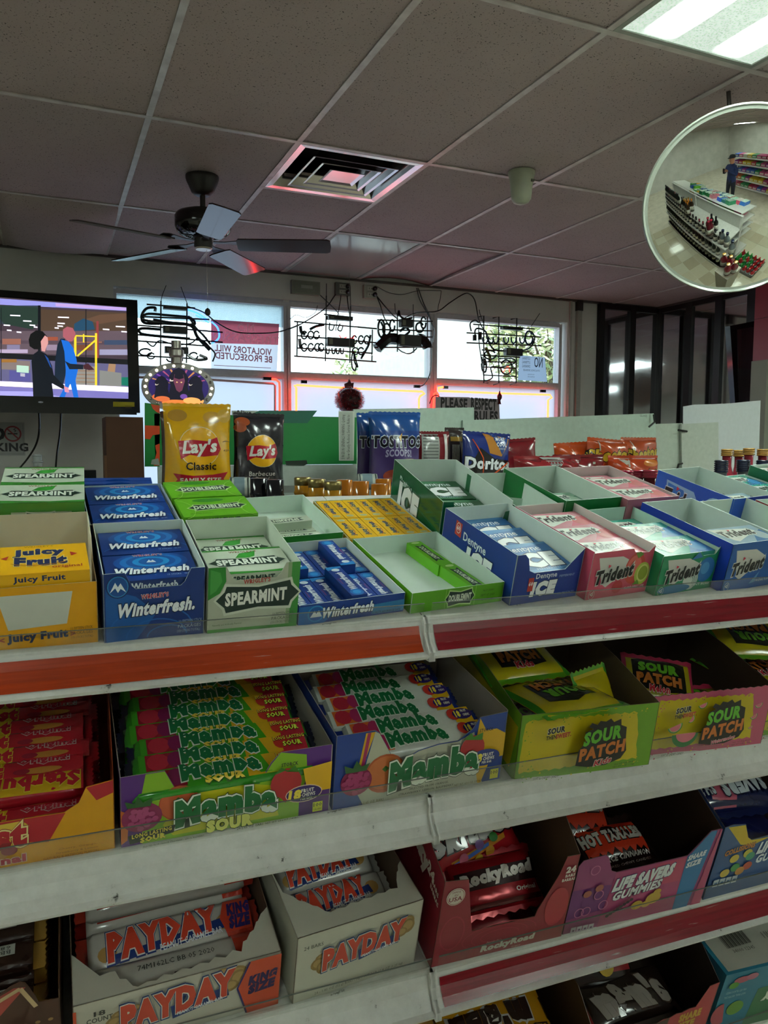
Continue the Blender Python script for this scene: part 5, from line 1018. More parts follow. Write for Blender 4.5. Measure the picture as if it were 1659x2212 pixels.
# ================================================================ CANDY ON THE LOWER SHELVES
def bag(name, label, cat, mw, w, h, t, col, art, group=None, seed=1, seal=.010, fin='film', nx=16, ny=20, crease=.10, cols=None, e=.02, sealcol=None, droop=0):
    """a sealed film bag lying face up: x across, y up the face, z is its thickness"""
    rr = random.Random(seed); W1 = [(rr.uniform(4, 13)/w, rr.uniform(3, 10)/h, rr.uniform(0, 6), rr.uniform(.3, 1)) for _ in range(5)]
    def prof(x, y):
        a = max(0, 1-abs(2*x/w)**2.6); c = max(0, 1-abs(2*(y-h/2)/(h-2*seal))**3.0) if seal < y < h-seal else 0
        wr = sum(k*math.sin(fx*x+fy*y+ph) for fx, fy, ph, k in W1)*crease*t*.30*min(1, a*2+.15)
        edge = math.sin(y*PI/h)*.0
        return t*.5*(a**.55)*(c**.55)+wr*(.35+.65*min(1, c*3))
    def dz(x, y): return droop*((y/h)**2)
    def mp(x, y, hh): return (x, y, prof(x, y)+dz(x, y)+hh)
    b = MB(); fs = []
    xs = [w*(i/nx-.5) for i in range(nx+1)]; ys = [0, seal*.5, seal]+[seal+(h-2*seal)*j/ny for j in range(1, ny)]+[h-seal, h-seal*.5, h]
    m = K(col, fin); vt = []; vb = []
    for j, y in enumerate(ys):
        for i, x in enumerate(xs):
            yy = y+((.0018 if i % 2 else -.0012) if j in (0, len(ys)-1) else 0); sx = 1-.05*math.sin(PI*y/h)*(1 if i in (0, nx) else .5)
            z = prof(x, y)+dz(x, y); zb = -prof(x, y)*.9+dz(x, y)-.0004
            vt.append((x*sx, yy, z+.0002)); vb.append((x*sx, yy, min(zb, z-.0003)))
    n1 = nx+1; N = len(vt)
    def colour(yc, xc):
        if cols:
            for fn, c in cols:
                if fn(xc/w, yc/h): return K(c, fin)
        if sealcol and (yc < seal or yc > h-seal): return K(sealcol, fin)
        return m
    o0 = len(b.v); b.v += vt+vb
    for j in range(len(ys)-1):
        for i in range(nx):
            a = j*n1+i; mm = b.mat(colour((ys[j]+ys[j+1])/2, (xs[i]+xs[i+1])/2)); b.f.append([a, a+1, a+n1+1, a+n1]); b.mi.append(mm); b.f.append([N+a, N+a+n1, N+a+n1+1, N+a+1]); b.mi.append(mm)
    mm = b.mat(m)
    for j in range(len(ys)-1):
        for i, s_ in ((0, 1), (nx, 0)):
            a = j*n1+i; q = [a, a+n1, N+a+n1, N+a]; b.f.append(q if s_ else q[::-1]); b.mi.append(mm)
    for i in range(nx):
        for j, s_ in ((0, 0), (len(ys)-1, 1)):
            a = j*n1+i; q = [a, a+1, N+a+1, N+a]; b.f.append(q[::-1] if s_ == 0 else q); b.mi.append(mm)
    o = b.build(name, mw=mw, label=label, cat=cat, group=group, smooth=True)
    if art:
        A = Art(mp, fin, e=e, h0=.0008, st=.00035); art(A, w, h); A.build('printed_face', o)
    return o
def bar_mesh(w, d, t, body, art, seal=None, sealw=.012, fin='film', pillow=.6, seed=3):
    """wrapped bar lying along x: returns body mesh, label mesh and crimped end mesh"""
    n = 10; b = MB(); m = K(body, fin); pr = []
    for k in range(n):
        a = 2*PI*k/n+PI/n; c, s = math.cos(a), math.sin(a); pr.append((math.copysign(abs(c)**pillow, c)*d/2, math.copysign(abs(s)**pillow, s)*t/2))
    rr = random.Random(seed); X = [sealw, sealw+.006]+[sealw+.006+(w-2*sealw-.012)*k/6 for k in range(1, 6)]+[w-sealw-.006, w-sealw]; vs = []
    for i, x in enumerate(X):
        f = .35 if i in (0, len(X)-1) else 1; g = 1+rr.uniform(-.03, .03)
        vs += [(x, d/2+y*(1 if i not in (0, len(X)-1) else .97), t/2+z*f*g) for y, z in pr]
    fs = [(i*n+j, i*n+(j+1) % n, (i+1)*n+(j+1) % n, (i+1)*n+j) for i in range(len(X)-1) for j in range(n)]+[tuple(range(n))[::-1], tuple((len(X)-1)*n+j for j in range(n))]
    b.add(vs, [f[::-1] for f in fs], m); body_m = b.mesh('candy_bar', True)
    ms = K(seal or body, fin); ends = []
    for x0, x1 in ((0, sealw), (w-sealw, w)):
        b = MB()
        k = 9; P = [((x1 if x0 == 0 else x0), d*.03), ((x1 if x0 == 0 else x0), d*.97)]; xe = x0 if x0 == 0 else x1; sg = 1 if x0 == 0 else -1
        zz = [(xe+(sg*.0018 if q % 2 else 0), d*(.97-.94*q/k)) for q in range(k+1)]; b.slab(P+zz, (0, 0, t/2), (1, 0, 0), (0, 1, 0), .0008, ms); ends.append(b.mesh('end_seal'))
    end_m = ends
    def zt(y): return t/2+t/2*(max(0, 1-abs((y-d/2)/(d/2))**(2/pillow)))**(pillow/2)
    A = Art(lambda x, y, h: (x, y, zt(y)+h), fin, e=.009, h0=.0007, st=.00035); art(A, w, d)
    return body_m, A.b.mesh('printed_label'), end_m
def bar(ms, mw, name, label, group, cat='candy bar'):
    o = bpy.data.objects.new(name, ms[0]); COL.objects.link(o); o.matrix_world = mw; tag(o, label, cat, group)
    for nm, me in (('printed_label', ms[1]), ('end_seal', ms[2][0]), ('end_seal', ms[2][1])): c = bpy.data.objects.new(nm, me); COL.objects.link(c); c.parent = o
    return o
ORD = ('first', 'second', 'third', 'fourth', 'fifth', 'sixth', 'seventh', 'eighth', 'ninth')
# ---- sour and plain fruit chew bars
def A_mamba(sour):
    def f(a, w, d):
        s = .014
        a.rect('3c9a22' if sour else 'c4c8c0', s, d*.06, w-s, d*.94); a.rect('d8a820' if sour else 'd2d6cc', w*.60, d*.08, w*.80, d*.92); a.rect('8f1e2c' if sour else 'd86a2c', w*.10, d*.12, w*.30, d*.86)
        a.rect('b82c3a' if sour else 'd8a81e', w*.80, d*.1, w-s, d*.9)
        a.ell('b5283a', w*.16, d*.5, w*.055, d*.36, 12); a.ell('7a1a4c' if sour else 'a8285a', w*.25, d*.5, w*.045, d*.36, 12); a.ell('c8392e', w*.80, d*.55, w*.045, d*.30, 12)
        if sour: a.poly('3f9a1e', [(w*.66, d*.1), (w*.72, d*.1), (w*.68, d*.9), (w*.62, d*.9)])
        a.text('156a3a', 'Mamba', w*.47, d*.58 if sour else d*.52, w*.38, d*.62, bold=.07, arch=d*.08, out=[('dfe6da', .045)], res=1)
        if sour: a.text('e8cf4a', 'SOUR', w*.48, d*.15, w*.19, d*.22, bold=.07, out=[('2a5a18', .04)], res=1); a.text('e2c84a', 'LONG LASTING', w*.84, d*.66, w*.17, d*.15, bold=.03, out=[('26201c', .07)], res=1); a.text('d8dc4a', 'SOUR', w*.85, d*.36, w*.10, d*.20, bold=.05, out=[('26201c', .05)], res=1)
        else: a.ell('35286a', w*.86, d*.5, w*.07, d*.28, 14); a.text('f0d84a', '18', w*.825, d*.5, w*.035, d*.3, bold=.06, res=1); a.text('e8e4d8', 'FRUIT', w*.875, d*.62, w*.04, d*.12, bold=.02, res=1); a.text('e8e4d8', 'CHEWS', w*.88, d*.40, w*.045, d*.12, bold=.02, res=1)
    return f
BM_S = bar_mesh(.206, .031, .019, '2f8a20', A_mamba(True), '0f1230', sealw=.008, pillow=.28)
BM_P = bar_mesh(.186, .031, .019, 'b9beb8', A_mamba(False), '20307c', sealw=.012, pillow=.28)
r, P = carton(S2, .0555, .004, .217, .205, .082, '5a2a7c', 'candy_box', 'wide green and purple sour fruit chew box full of bars, left of the second shelf', rz=1.5, inn='a8a096',
   front=[(0, 0), (.216, 0), (.216, .082), (.160, .082), (.150, .072), (.138, .050), (.120, .054), (.095, .056), (.075, .052), (.058, .048), (.042, .082), (0, .082)])
a = fart(); w, h = .216, .082
a.poly('86b424', [(.020, 0), (w-.034, 0), (w-.034, .02), (w-.026, .05), (w-.028, .075), (w-.056, .082), (.150, .070), (.138, .049), (.095, .0545), (.058, .047), (.042, .0815), (.024, .0815), (.020, .06), (.030, .05), (.026, .035), (.02, .02)])
a.poly('c6c21c', [(.05, .006), (.16, .006), (.15, .045), (.12, .0525), (.08, .0515), (.056, .046), (.04, .02)]); a.poly('d06a28', [(0, .006), (.006, .01), (.008, .04), (0, .045)])
a.ell('b04a28', .056, .043, .020, .020); a.ell('c86038', .055, .043, .018, .018); a.poly('3c6a20', [(.051, .046), (.055, .050), (.060, .046), (.055, .043)]); a.ell('8e2c58', .020, .034, .0195, .0165)
for k in range(16): a.ell('b04a78', .020+.014*math.cos(k*2.4)*(k/16)**.5, .034+.012*math.sin(k*2.4)*(k/16)**.5, .0034, .003, 8)
a.poly('2c5a2a', [(.006, .048), (.004, .056), (.013, .052), (.016, .060), (.021, .052), (.030, .056), (.028, .047)])
a.ell('b42c30', .166, .046, .017, .018); a.poly('b42c30', [(.150, .044), (.182, .044), (.166, .022)]); a.poly('3f7a24', [(.152, .058), (.160, .066), (.166, .060), (.175, .066), (.180, .057), (.166, .062)]); a.poly('e0ac1c', [(.184, .06), (.216, .064), (.216, .03), (.19, .03)])
a.ell('e8c8b0', .186, .030, .0205, .0105); a.ell('3b2568', .186, .030, .0195, .0095); a.text('f2dc50', '18', .176, .030, .012, .010, bold=.07, it=.1); a.text('ece8dc', 'FRUIT', .190, .0335, .014, .0042, bold=.03, res=1); a.text('ece8dc', 'CHEWS', .191, .0285, .015, .0042, bold=.03, res=1); a.text('ece8dc', 'PER BAR', .189, .0240, .013, .0030, bold=.02, res=1)
a.text('1c6b38', 'Mamba', .104, .032, .100, .026, bold=.08, arch=.004, out=[('28402c', .065), ('e4eadc', .045)]); a.text('dfe06c', 'SOUR', .107, .0115, .046, .012, bold=.08, out=[('2a4a18', .05)])
a.poly('26302a', [(.006, .018), (.052, .022), (.050, .013), (.008, .008)]); a.text('e0c838', 'LONG LASTING', .029, .0175, .038, .0045, bold=.03, slope=.06, res=1); a.text('e0d040', 'SOUR', .030, .0115, .024, .0055, bold=.06, slope=.06, out=[('26302a', .05)], res=1)
a.text('1d1d20', 'STORCK', .1685, .070, .018, .0042, bold=.02, res=1); a.poly('d2d020', [(.196, .006), (.207, .006), (.207, .018), (.196, .018)]); a.text('1c1c1c', '100', .2015, .0145, .009, .0045, bold=.01, res=1); a.text('1c1c1c', 'CALORIES', .2015, .009, .009, .0020, bold=.0, res=1)
a.text('3c4a10', 'SELECTED FROM ORANGE, STRAWBERRY, LEMON, RASPBERRY', .050, .003, .06, .0024, bold=0, res=1); a.text('3c4a10', '24-2.65 OZ. BARS', .128, .0035, .028, .003, bold=0, res=1); a.text('3c4a10', 'NET WT. 63.6 OZ (1808g)', .162, .003, .036, .003, bold=0, res=1); a.build('printed_front', P['front'])
for k in range(7):
    for lv in (0, 1, 2):
        x = .006+(.004*(k % 3)); y = .002+k*.0285; z = .0015+lv*.0178
        mw = r.matrix_world @ T(x-.003, y, z+(.004+.0015*k if lv else 0)) @ RX(15 if lv == 2 else 6)
        bar(BM_S, mw, 'candy_bar', 'green sour fruit chew bar, %s row, %s of its stack' % (ORD[k], ('bottom', 'middle', 'top')[lv]), 'sour fruit chew bars')
r, P = carton(S2, .2755, .008, .213, .185, .092, '22408c', 'candy_box', 'white and blue fruit chew box with raspberry and orange, centre of the second shelf', rz=1.5, inn='a8a096',
   front=[(0, 0), (.213, 0), (.213, .090), (.176, .088), (.168, .074), (.150, .062), (.125, .062), (.10, .058), (.078, .047), (.071, .050), (.050, .088), (.045, .092), (0, .092)])
a = fart(); w, h = .213, .092
a.poly('b9b9a4', [(.036, 0), (.188, 0), (.180, .03), (.170, .070), (.150, .061), (.125, .061), (.10, .057), (.079, .0465), (.071, .049), (.05, .0875), (.045, .0905), (.036, .05), (.026, .02)]); a.poly('d8a820', [(.027, .045), (.036, .060), (.045, .0905), (.034, .0905)]); a.poly('d8a820', [(.176, .087), (.186, .070), (.200, .07), (.213, .062), (.213, .032), (.196, .03), (.186, 0), (.182, 0), (.172, .04)]); a.poly('a82a5c', [(.030, .045), (.034, .045), (.040, .0905), (.036, .0905)])
a.ell('b4562c', .060, .036, .0245, .0245); a.ell('c9703c', .060, .037, .022, .021); a.poly('3c6a20', [(.056, .042), (.060, .046), (.065, .042), (.060, .038)]); a.ell('8e2450', .026, .032, .0185, .0175)
for k in range(18): a.ell('ac3c6c', .026+.015*math.cos(k*2.4)*(k/18)**.5, .032+.014*math.sin(k*2.4)*(k/18)**.5, .0036, .0032, 8)
a.poly('2c5a2a', [(.012, .046), (.010, .056), (.020, .051), (.024, .060), (.030, .052), (.040, .055), (.036, .046)])
a.ell('ac2a2e', .168, .050, .016, .018); a.poly('ac2a2e', [(.153, .048), (.183, .048), (.170, .022)]); a.poly('3f7a24', [(.155, .064), (.164, .072), (.168, .066), (.180, .070), (.180, .060)])
a.ell('2c3c80', .186, .036, .020, .011); a.text('f2dc50', '18', .176, .036, .011, .010, bold=.07, it=.1); a.text('ece8dc', 'FRUIT', .190, .0395, .014, .0042, bold=.03, res=1); a.text('ece8dc', 'CHEWS', .191, .0345, .015, .0042, bold=.03, res=1); a.text('ece8dc', 'PER BAR', .189, .0298, .013, .0030, bold=.02, res=1)
a.text('18693a', 'Mamba', .121, .034, .108, .031, bold=.08, arch=.005, slope=.04, out=[('26382c', .065), ('e4eadc', .045)])
a.text('26281c', 'SELECTED FROM ORANGE,', .115, .0125, .05, .0032, bold=.0, res=1); a.text('26281c', 'STRAWBERRY, LEMON, RASPBERRY', .112, .0075, .07, .0032, bold=0, res=1); a.text('5a4a20', '24-2.65 OZ. BARS', .044, .006, .030, .0032, bold=0, res=1); a.text('5a4a20', 'NET WT. 63.6 OZ. (1808g)', .166, .006, .036, .0034, bold=0, res=1)
a.poly('c8c428', [(.195, .006), (.206, .006), (.206, .019), (.195, .019)]); a.text('1c1c1c', '100', .2005, .0145, .009, .0045, bold=.01, res=1); a.text('1c1c20', 'STORCK', .183, .074, .018, .004, bold=.02, res=1); a.build('printed_front', P['front'])
for k in range(6):
    for lv in (0, 1, 2):
        mw = r.matrix_world @ T(.004+(.012 if k in (0, 1) else .007*(k % 2)), .004+k*.0290, .0015+lv*.0178+(.005+.0015*k if lv else 0)) @ RX(15 if lv == 2 else 6)
        bar(BM_P, mw, 'candy_bar', 'white fruit chew bar, %s row from the front, %s of its stack' % (ORD[k], ('bottom', 'middle', 'top')[lv]), 'plain fruit chew bars')
# ---- red fruit chew sticks at the left
def A_star(a, w, d):
    a.rect('b0202c', .010, d*.05, w-.010, d*.95); a.poly('c9a21c', [(.012, d*.1), (w*.55, d*.1), (w*.58, d*.9), (.012, d*.95)]); a.text('b3202c', 'Starburst', w*.32, d*.48, w*.50, d*.62, bold=.06, it=.05, out=[('d9c23a', .03)], res=1)
    a.text('a82434', 'Original', w*.76, d*.72, w*.24, d*.34, bold=.04, out=[('c8b0ac', .05)], res=1); a.ell('b87a34', w*.75, d*.26, w*.10, d*.14, 12); a.ell('8e2030', w*.66, d*.26, w*.04, d*.12, 10)
BM_T = bar_mesh(.200, .030, .017, 'a81c28', A_star, '9c1420', sealw=.014, pillow=.55)
r, P = carton(S2, -.180, .006, .230, .245, .080, 'd8980c', 'candy_box', 'yellow and red fruit chew box with red wrapped sticks, left end of the second shelf', rz=0, inn='8a3a1c',
   front=[(0, 0), (.230, 0), (.230, .080), (.205, .076), (.198, .060), (.185, .052), (.05, .052), (.03, .07), (0, .08)], right=[(0, 0), (.245, 0), (.245, .11), (.1, .10), (0, .08)])
a = fart(); a.poly('b3202c', [(0, .022), (.150, .026), (.170, .022), (.186, .0515), (.05, .0515), (.03, .069), (0, .079)]); a.poly('b3202c', [(.205, .0755), (.2295, .0795), (.2295, .066), (.214, .060)]); a.poly('d9b83c', [(.0, .018), (.150, .024), (.154, .044), (.148, .050), (.10, .048), (0, .044)])
a.text('b3202c', 'Starburst', .080, .034, .140, .024, bold=.06, it=.06, slope=.04, out=[('8a1820', .07), ('e6d890', .05)]); a.ell('b87a34', .120, .016, .014, .007); a.ell('7a2030', .105, .018, .008, .005); a.ell('8a1828', .136, .020, .007, .005)
a.text('b03040', 'Original', .118, .0085, .062, .010, bold=.05, out=[('e0d0c0', .05)], slope=.02); a.text('9a5a10', 'Cherry, Orange,', .196, .0125, .035, .0028, bold=0, res=1); a.text('9a5a10', 'Strawberry & Lemon', .195, .0085, .038, .0028, bold=0, res=1); a.text('9a5a10', 'NATURAL & ARTIFICIAL FLAVORS', .19, .0045, .05, .0028, bold=0, res=1); a.text('8a2020', '1kg', .056, .007, .008, .004, bold=0, res=1); a.build('printed_front', P['front'])
for k in range(8):
    for lv in (0, 1, 2):
        if lv == 2 and k == 0: continue
        mw = r.matrix_world @ T(.012+(.006 if k % 3 == 0 else 0), .003+k*.0285, .0015+lv*.0162+(.006 if lv else 0)) @ RX(10)
        if k == 1 and lv == 2: mw = mw @ T(.2, .030, 0) @ RZ(180)
        bar(BM_T, mw, 'candy_bar', 'red fruit chew stick, %s row, %s of its stack%s' % (ORD[k], ('bottom', 'middle', 'top')[lv], ', upside down' if (k == 1 and lv == 2) else ''), 'red fruit chew sticks')
# ---- sour candy bag boxes
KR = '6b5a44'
def spk_front(P, w, h, edge, main='c9b414', melon=False):
    a = fart(); rr = random.Random(5 if melon else 4)
    P2 = jag(.006, .010, w-.02, .012, 24, .0016, 3)+jag(w-.020, .012, w-.03, h-.012, 6, .003, 4)+jag(w-.03, h-.010, .010, h-.008, 24, .0016, 5)+jag(.006, h-.01, .004, .012, 7, .002, 6); a.poly(main, P2)
    for k in range(110):
        x, z = rr.choice([(rr.uniform(.004, w-.004), rr.uniform(.003, .014)), (rr.uniform(.004, w-.004), rr.uniform(h-.012, h-.003)), (rr.uniform(.003, .014), rr.uniform(.003, h-.004))]); s_ = rr.uniform(.0008, .0022); a.poly(rr.choice([edge, main, edge]), [(x, z), (x+s_*1.5, z+s_*.3), (x+s_*.6, z+s_*1.4)])
    cx, cz = w*.56, h*.53
    a.poly('16140c', [(cx+(x_-cx)*.80, cz+(z_-cz)*.86) for x_, z_ in [(cx-.042, cz-.030), (cx-.040, cz-.006), (cx-.030, cz+.006), (cx-.033, cz+.022), (cx-.020, cz+.026), (cx-.028, cz+.030), (cx-.024, cz+.036), (cx-.014, cz+.032), (cx-.010, cz+.038), (cx, cz+.036), (cx+.008, cz+.040), (cx+.014, cz+.034), (cx+.026, cz+.038), (cx+.028, cz+.028), (cx+.038, cz+.024), (cx+.040, cz+.004), (cx+.044, cz-.014), (cx+.036, cz-.026), (cx+.01, cz-.034), (cx-.02, cz-.034)]])
    a.text('5fb02c', 'SOUR', cx-.001, cz+.012, .050, .0165, bold=.055, slope=.14, arch=.001); a.text('c8702a', 'PATCH', cx+.001, cz-.008, .060, .0155, bold=.055, slope=.14); a.text('b8343c' if not melon else 'c45a78', 'Kids' if not melon else 'Watermelon', cx+.004, cz-.0235, .022 if not melon else .036, .0075 if not melon else .005, bold=.04, it=.2, slope=.15, out=[('e0d8c8', .05)])
    a.text('1a1a14', 'SOUR', .040, h*.83, .022, .007, bold=.06, slope=.1, out=[('d8d4c4', .05)]); a.text('1a1a14', 'THEN', .034, h*.73, .013, .005, bold=.04, slope=.1, res=1); a.text('a8342c', 'SWEET.', .050, h*.745, .020, .0055, bold=.06, slope=.1, res=1)
    a.text('3c3a10', '24-2 OZ (56g) BAGS', w*.74, h*.20, .028, .0028, bold=0, slope=.05, res=1); a.text('3c3a10', 'NET WT 3 LBS (1.36g)', w*.74, h*.16, .030, .0028, bold=0, slope=.05, res=1); a.text('2c2c10', 'SOFT & CHEWY CANDY', .034, h*.12, .034, .0035, bold=0, res=1)
    if melon:
        for x, z, s_, t_ in ((.030, .052, .011, 20), (.052, .060, .006, 60), (.066, .080, .007, 20), (.155, .072, .006, 20), (.150, .056, .006, 30), (.148, .040, .004, 20)):
            A = lambda rr_, c: a.poly(c, [(x+rr_*math.cos(math.radians(t_+q)), z+rr_*math.sin(math.radians(t_+q))) for q in range(180, 361, 20)])
            A(s_, '3c7a44'); A(s_*.85, 'b9c47a'); A(s_*.75, 'c86a78')
        A2 = [(.046+.020*math.cos(math.radians(q)), .040+.019*math.sin(math.radians(q))) for q in range(180, 375, 15)]; a.poly('3a7040', A2); a.poly('c86a78', [(.047+.015*math.cos(math.radians(q)), .041+.013*math.sin(math.radians(q))) for q in range(180, 375, 15)])
    a.build('printed_front', P['front'])
r, P = carton(S2, .502, .004, .190, .215, .088, '6b9c1c', 'candy_box', 'green and yellow sour candy box with bags inside, right bay of the second shelf', rz=-4, inn=KR, left=[(0, 0), (.215, 0), (.215, .105), (.1, .10), (0, .088)], right=[(0, 0), (.215, 0), (.215, .11), (.1, .102), (0, .088)]); spk_front(P, .190, .088, '6b9c1c')
a = lart(.215); a.poly('c9b414', [(0, .02), (.2, .01), (.21, .07), (0, .09)]); a.build('printed_side', P['left'])
M1 = r.matrix_world
def A_spk(flip=False, melon=False):
    def f(a, w, h):
        s = -1 if flip else 1; cx, cz = 0, h*.5
        a.poly('14120c', [(-.034, cz-.030), (-.036, cz+.03), (-.015, cz+.034), (0, cz+.04), (.02, cz+.034), (.036, cz+.03), (.036, cz-.028), (.01, cz-.034)])
        a.text('5a9c24', 'SOUR', 0, cz+s*.013, .052, .018, rot=180 if flip else 0, bold=.08); a.text('b06428', 'PATCH', 0, cz-s*.012, .058, .018, rot=180 if flip else 0, bold=.08); a.text('b02c38', 'Kids' if not melon else 'Melon', 0, cz-s*.030, .026, .010, rot=180 if flip else 0, bold=.05, out=[('d8ccb8', .05)], res=1)
    return f
GE = [(lambda x, y: abs(x) > .42, '3a8a1e'), (lambda x, y: y < .09 or y > .92, '5a9a1c')]
bag('candy_bag', 'sour candy bag lying upside down on top in the green and yellow box', 'candy bag', M1 @ T(.072, .118, .066) @ RZ(188) @ RX(9), .125, .125, .022, 'b8a812', A_spk(False), cols=GE, seed=3)
bag('candy_bag', 'sour candy bag at the back of the green and yellow box under the shelf above', 'candy bag', M1 @ T(.060, .088, .082) @ RZ(5) @ RX(10), .125, .11, .018, 'b8a812', A_spk(False), cols=GE, seed=4)
bag('candy_bag', 'sour candy bag under the upside-down one in the green and yellow box', 'candy bag', M1 @ T(.066, .012, .030) @ RZ(3), .12, .12, .022, 'b8a812', A_spk(), cols=GE, seed=5)
bag('candy_bag', 'green and yellow candy bag standing on a corner in the green box front', 'candy bag', M1 @ T(.150, .040, .020) @ RZ(20) @ RX(60), .07, .09, .02, 'b8a812', None, cols=GE, seed=6)
r, P = carton(S2, .6925, .006, .190, .215, .088, 'b8506c', 'candy_box', 'pink and yellow watermelon sour candy box with jagged torn top edge', rz=-4, inn='42352a', left=[(0, 0), (.215, 0), (.215, .105), (.1, .10), (0, .088)], right=[(0, 0), (.215, 0), (.215, .11), (.1, .102), (0, .088)],
   front=[(0, 0), (.190, 0), (.190, .094)]+jag(.182, .088, 0, .087, 30, .0012, 9)); spk_front(P, .190, .088, 'b8506c', 'c4ae14', True)
M1 = r.matrix_world; PE = [(lambda x, y: y < .10 or y > .90 or abs(x) > .44, 'a82c4c')]
bag('candy_bag', 'watermelon candy bag leaning low at the left in the pink box', 'candy bag', M1 @ T(.055, .050, .045) @ RZ(-30) @ RX(14), .10, .10, .02, '9c9014', A_spk(False, True), cols=PE, seed=7)
bag('candy_bag', 'watermelon candy bag lying low along the front of the pink box', 'candy bag', M1 @ T(.105, .006, .034) @ RZ(3) @ RX(8), .13, .08, .022, '9c9014', A_spk(False, True), cols=PE, seed=8)
r, P = carton(S2, .884, .006, .190, .215, .086, '6a981c', 'candy_box', 'second green and yellow sour candy box cut by the right edge', rz=-4, inn='42352a'); spk_front(P, .190, .086, '6b9c1c'); M1 = r.matrix_world
bag('candy_bag', 'sour candy bag lying across the top at the far right of the second shelf', 'candy bag', M1 @ T(.062, .070, .080) @ RZ(-14) @ RX(10), .13, .11, .024, 'a89c14', A_spk(True), cols=GE, seed=9)
bag('candy_bag', 'sour candy bag below the topmost one at the far right of the second shelf', 'candy bag', M1 @ T(.070, .040, .052) @ RZ(8), .13, .11, .024, 'a89c14', A_spk(), cols=GE, seed=10)
bag('candy_bag', 'green ended candy bag bulging over the front at the right edge', 'candy bag', M1 @ T(.075, .012, .060) @ RZ(-50) @ RX(30), .07, .10, .03, '6fae1c', None, cols=[(lambda x, y: abs(x) < .3, 'c0a030')], seed=11)

# ================================================================ THIRD SHELF
def A_pay(king=False):
    def f(a, w, d):
        a.ell('a9844a', w*.16, d*.35, w*.05, d*.18, 12); a.ell('a9844a', w*.80, d*.45, w*.06, d*.2, 12)
        a.poly('1c2f6c', [(w*.16, d*.08), (w*.30, d*.14), (w*.80, d*.30), (w*.78, d*.55), (w*.5, d*.4), (w*.2, d*.3)])
        a.text('c8402c', 'PAYDAY', w*.46, d*.56, w*.58, d*.58, bold=.07, slope=.06, out=[('1c2f6c', .07), ('d8d4d0', .03)], res=1); a.text('d8dce4', 'PEANUT CARAMEL BAR', w*.60, d*.23, w*.34, d*.14, bold=.01, slope=.05, res=1)
        if king: a.poly('a8301e', [(w*.80, d*.04), (w-.012, d*.04), (w-.012, d*.96), (w*.80, d*.96), (w*.765, d*.5)]); a.text('241c50', 'KING', w*.875, d*.68, w*.12, d*.26, bold=.08, it=.1, res=1); a.text('241c50', 'SIZE', w*.87, d*.36, w*.11, d*.26, bold=.08, it=.1, res=1)
    return f
def A_payback(a, w, d):
    a.text('3a3a38', '74M162LC BB 05 2020', w*.5, d*.72, w*.4, d*.12, bold=0, res=1); a.rect('3a3634', w*.48, d*.28, w*.66, d*.44); a.text('c8c4c0', 'Nutrition', w*.56, d*.36, w*.12, d*.10, bold=.02, res=1); a.line('9c2c24', [(w*.12, d*.14), (w*.78, d*.2)], d*.07)
    a.poly('a8301e', [(w*.82, d*.04), (w-.012, d*.04), (w-.012, d*.96), (w*.80, d*.96)]); a.text('241c50', 'KING SIZE', w*.9, d*.5, w*.10, d*.13, bold=.04, res=1)
BM_1 = bar_mesh(.142, .040, .026, 'b0aba4', A_pay(), 'a09c96', sealw=.010, pillow=.7); BM_2 = bar_mesh(.196, .046, .026, 'b4aea6', A_pay(True), '8a2418', sealw=.012, pillow=.7); BM_3 = bar_mesh(.196, .046, .026, 'a9a39b', A_payback, '8a2418', sealw=.012, pillow=.7, seed=8)
def A_snick(a, w, d): a.text('241e2c', 'SNICKERS', w*.5, d*.5, w*.6, d*.6, rot=180, bold=.09, out=[('a8a4a0', .04)], res=1); a.line('a03028', [(w*.2, d*.1), (w*.2, d*.9)], .002)
BM_4 = bar_mesh(.142, .036, .024, '8f8c88', A_snick, '7c7a78', sealw=.010, pillow=.7, seed=9)
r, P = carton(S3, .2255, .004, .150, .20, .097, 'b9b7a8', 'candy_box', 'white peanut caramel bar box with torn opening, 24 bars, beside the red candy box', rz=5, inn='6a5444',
   top=[(0, 0), (.150, 0), (.150, .060)]+jag(.146, .058, .132, .034, 5, .002, 1)+jag(.128, .026, .045, .020, 10, .0018, 2)+jag(.040, .024, .012, .052, 5, .002, 3)+[(.004, .062), (0, .11)],
   left=[(0, 0), (.2, 0), (.2, .097), (0, .097)])
def pay_front(P, w, h, cx, cz, s, king):
    a = fart(); W = .098*s
    for x, z, q, v in ((-.5, .12, .010, .007), (-.56, -.05, .009, .009), (-.50, -.22, .008, .010), (.52, .22, .011, .009), (.55, .05, .009, .011), (.47, -.10, .008, .007), (.40, .40, .007, .005), (-.40, .25, .007, .004)): a.ell('8f7444', cx+x*W, cz+z*W*.42+x*W*.1, q*s, v*s, 14); a.ell('a98c58', cx+x*W, cz+z*W*.42+x*W*.1+.001, q*s*.7, v*s*.65, 12)
    a.poly('22366c', [(cx-W*.06, cz-.020*s), (cx+W*.46, cz-.010*s), (cx+W*.44, cz+.002*s), (cx-W*.08, cz-.004*s)])
    a.text('c04430', 'PAYDAY', cx, cz+.002*s, W, .027*s, bold=.07, slope=.10, out=[('22366c', .07), ('d0cec4', .03)]); a.text('d8dce4', 'PEANUT CARAMEL BAR', cx+W*.19, cz-.0125*s, W*.42, .0038*s, bold=.02, slope=.1, res=1)
    return a
a = pay_front(P, .150, .097, .080, .058, .98, False); a.text('4a4a44', '24 BARS', .018, .082, .022, .005, bold=.0); a.text('5a5a50', '24 - 1.85 OZ (52 g) BARS / NET WT 2 LB 12.4 OZ (1.25 kg)', .078, .010, .108, .0048, bold=0, res=1); a.build('printed_front', P['front'])
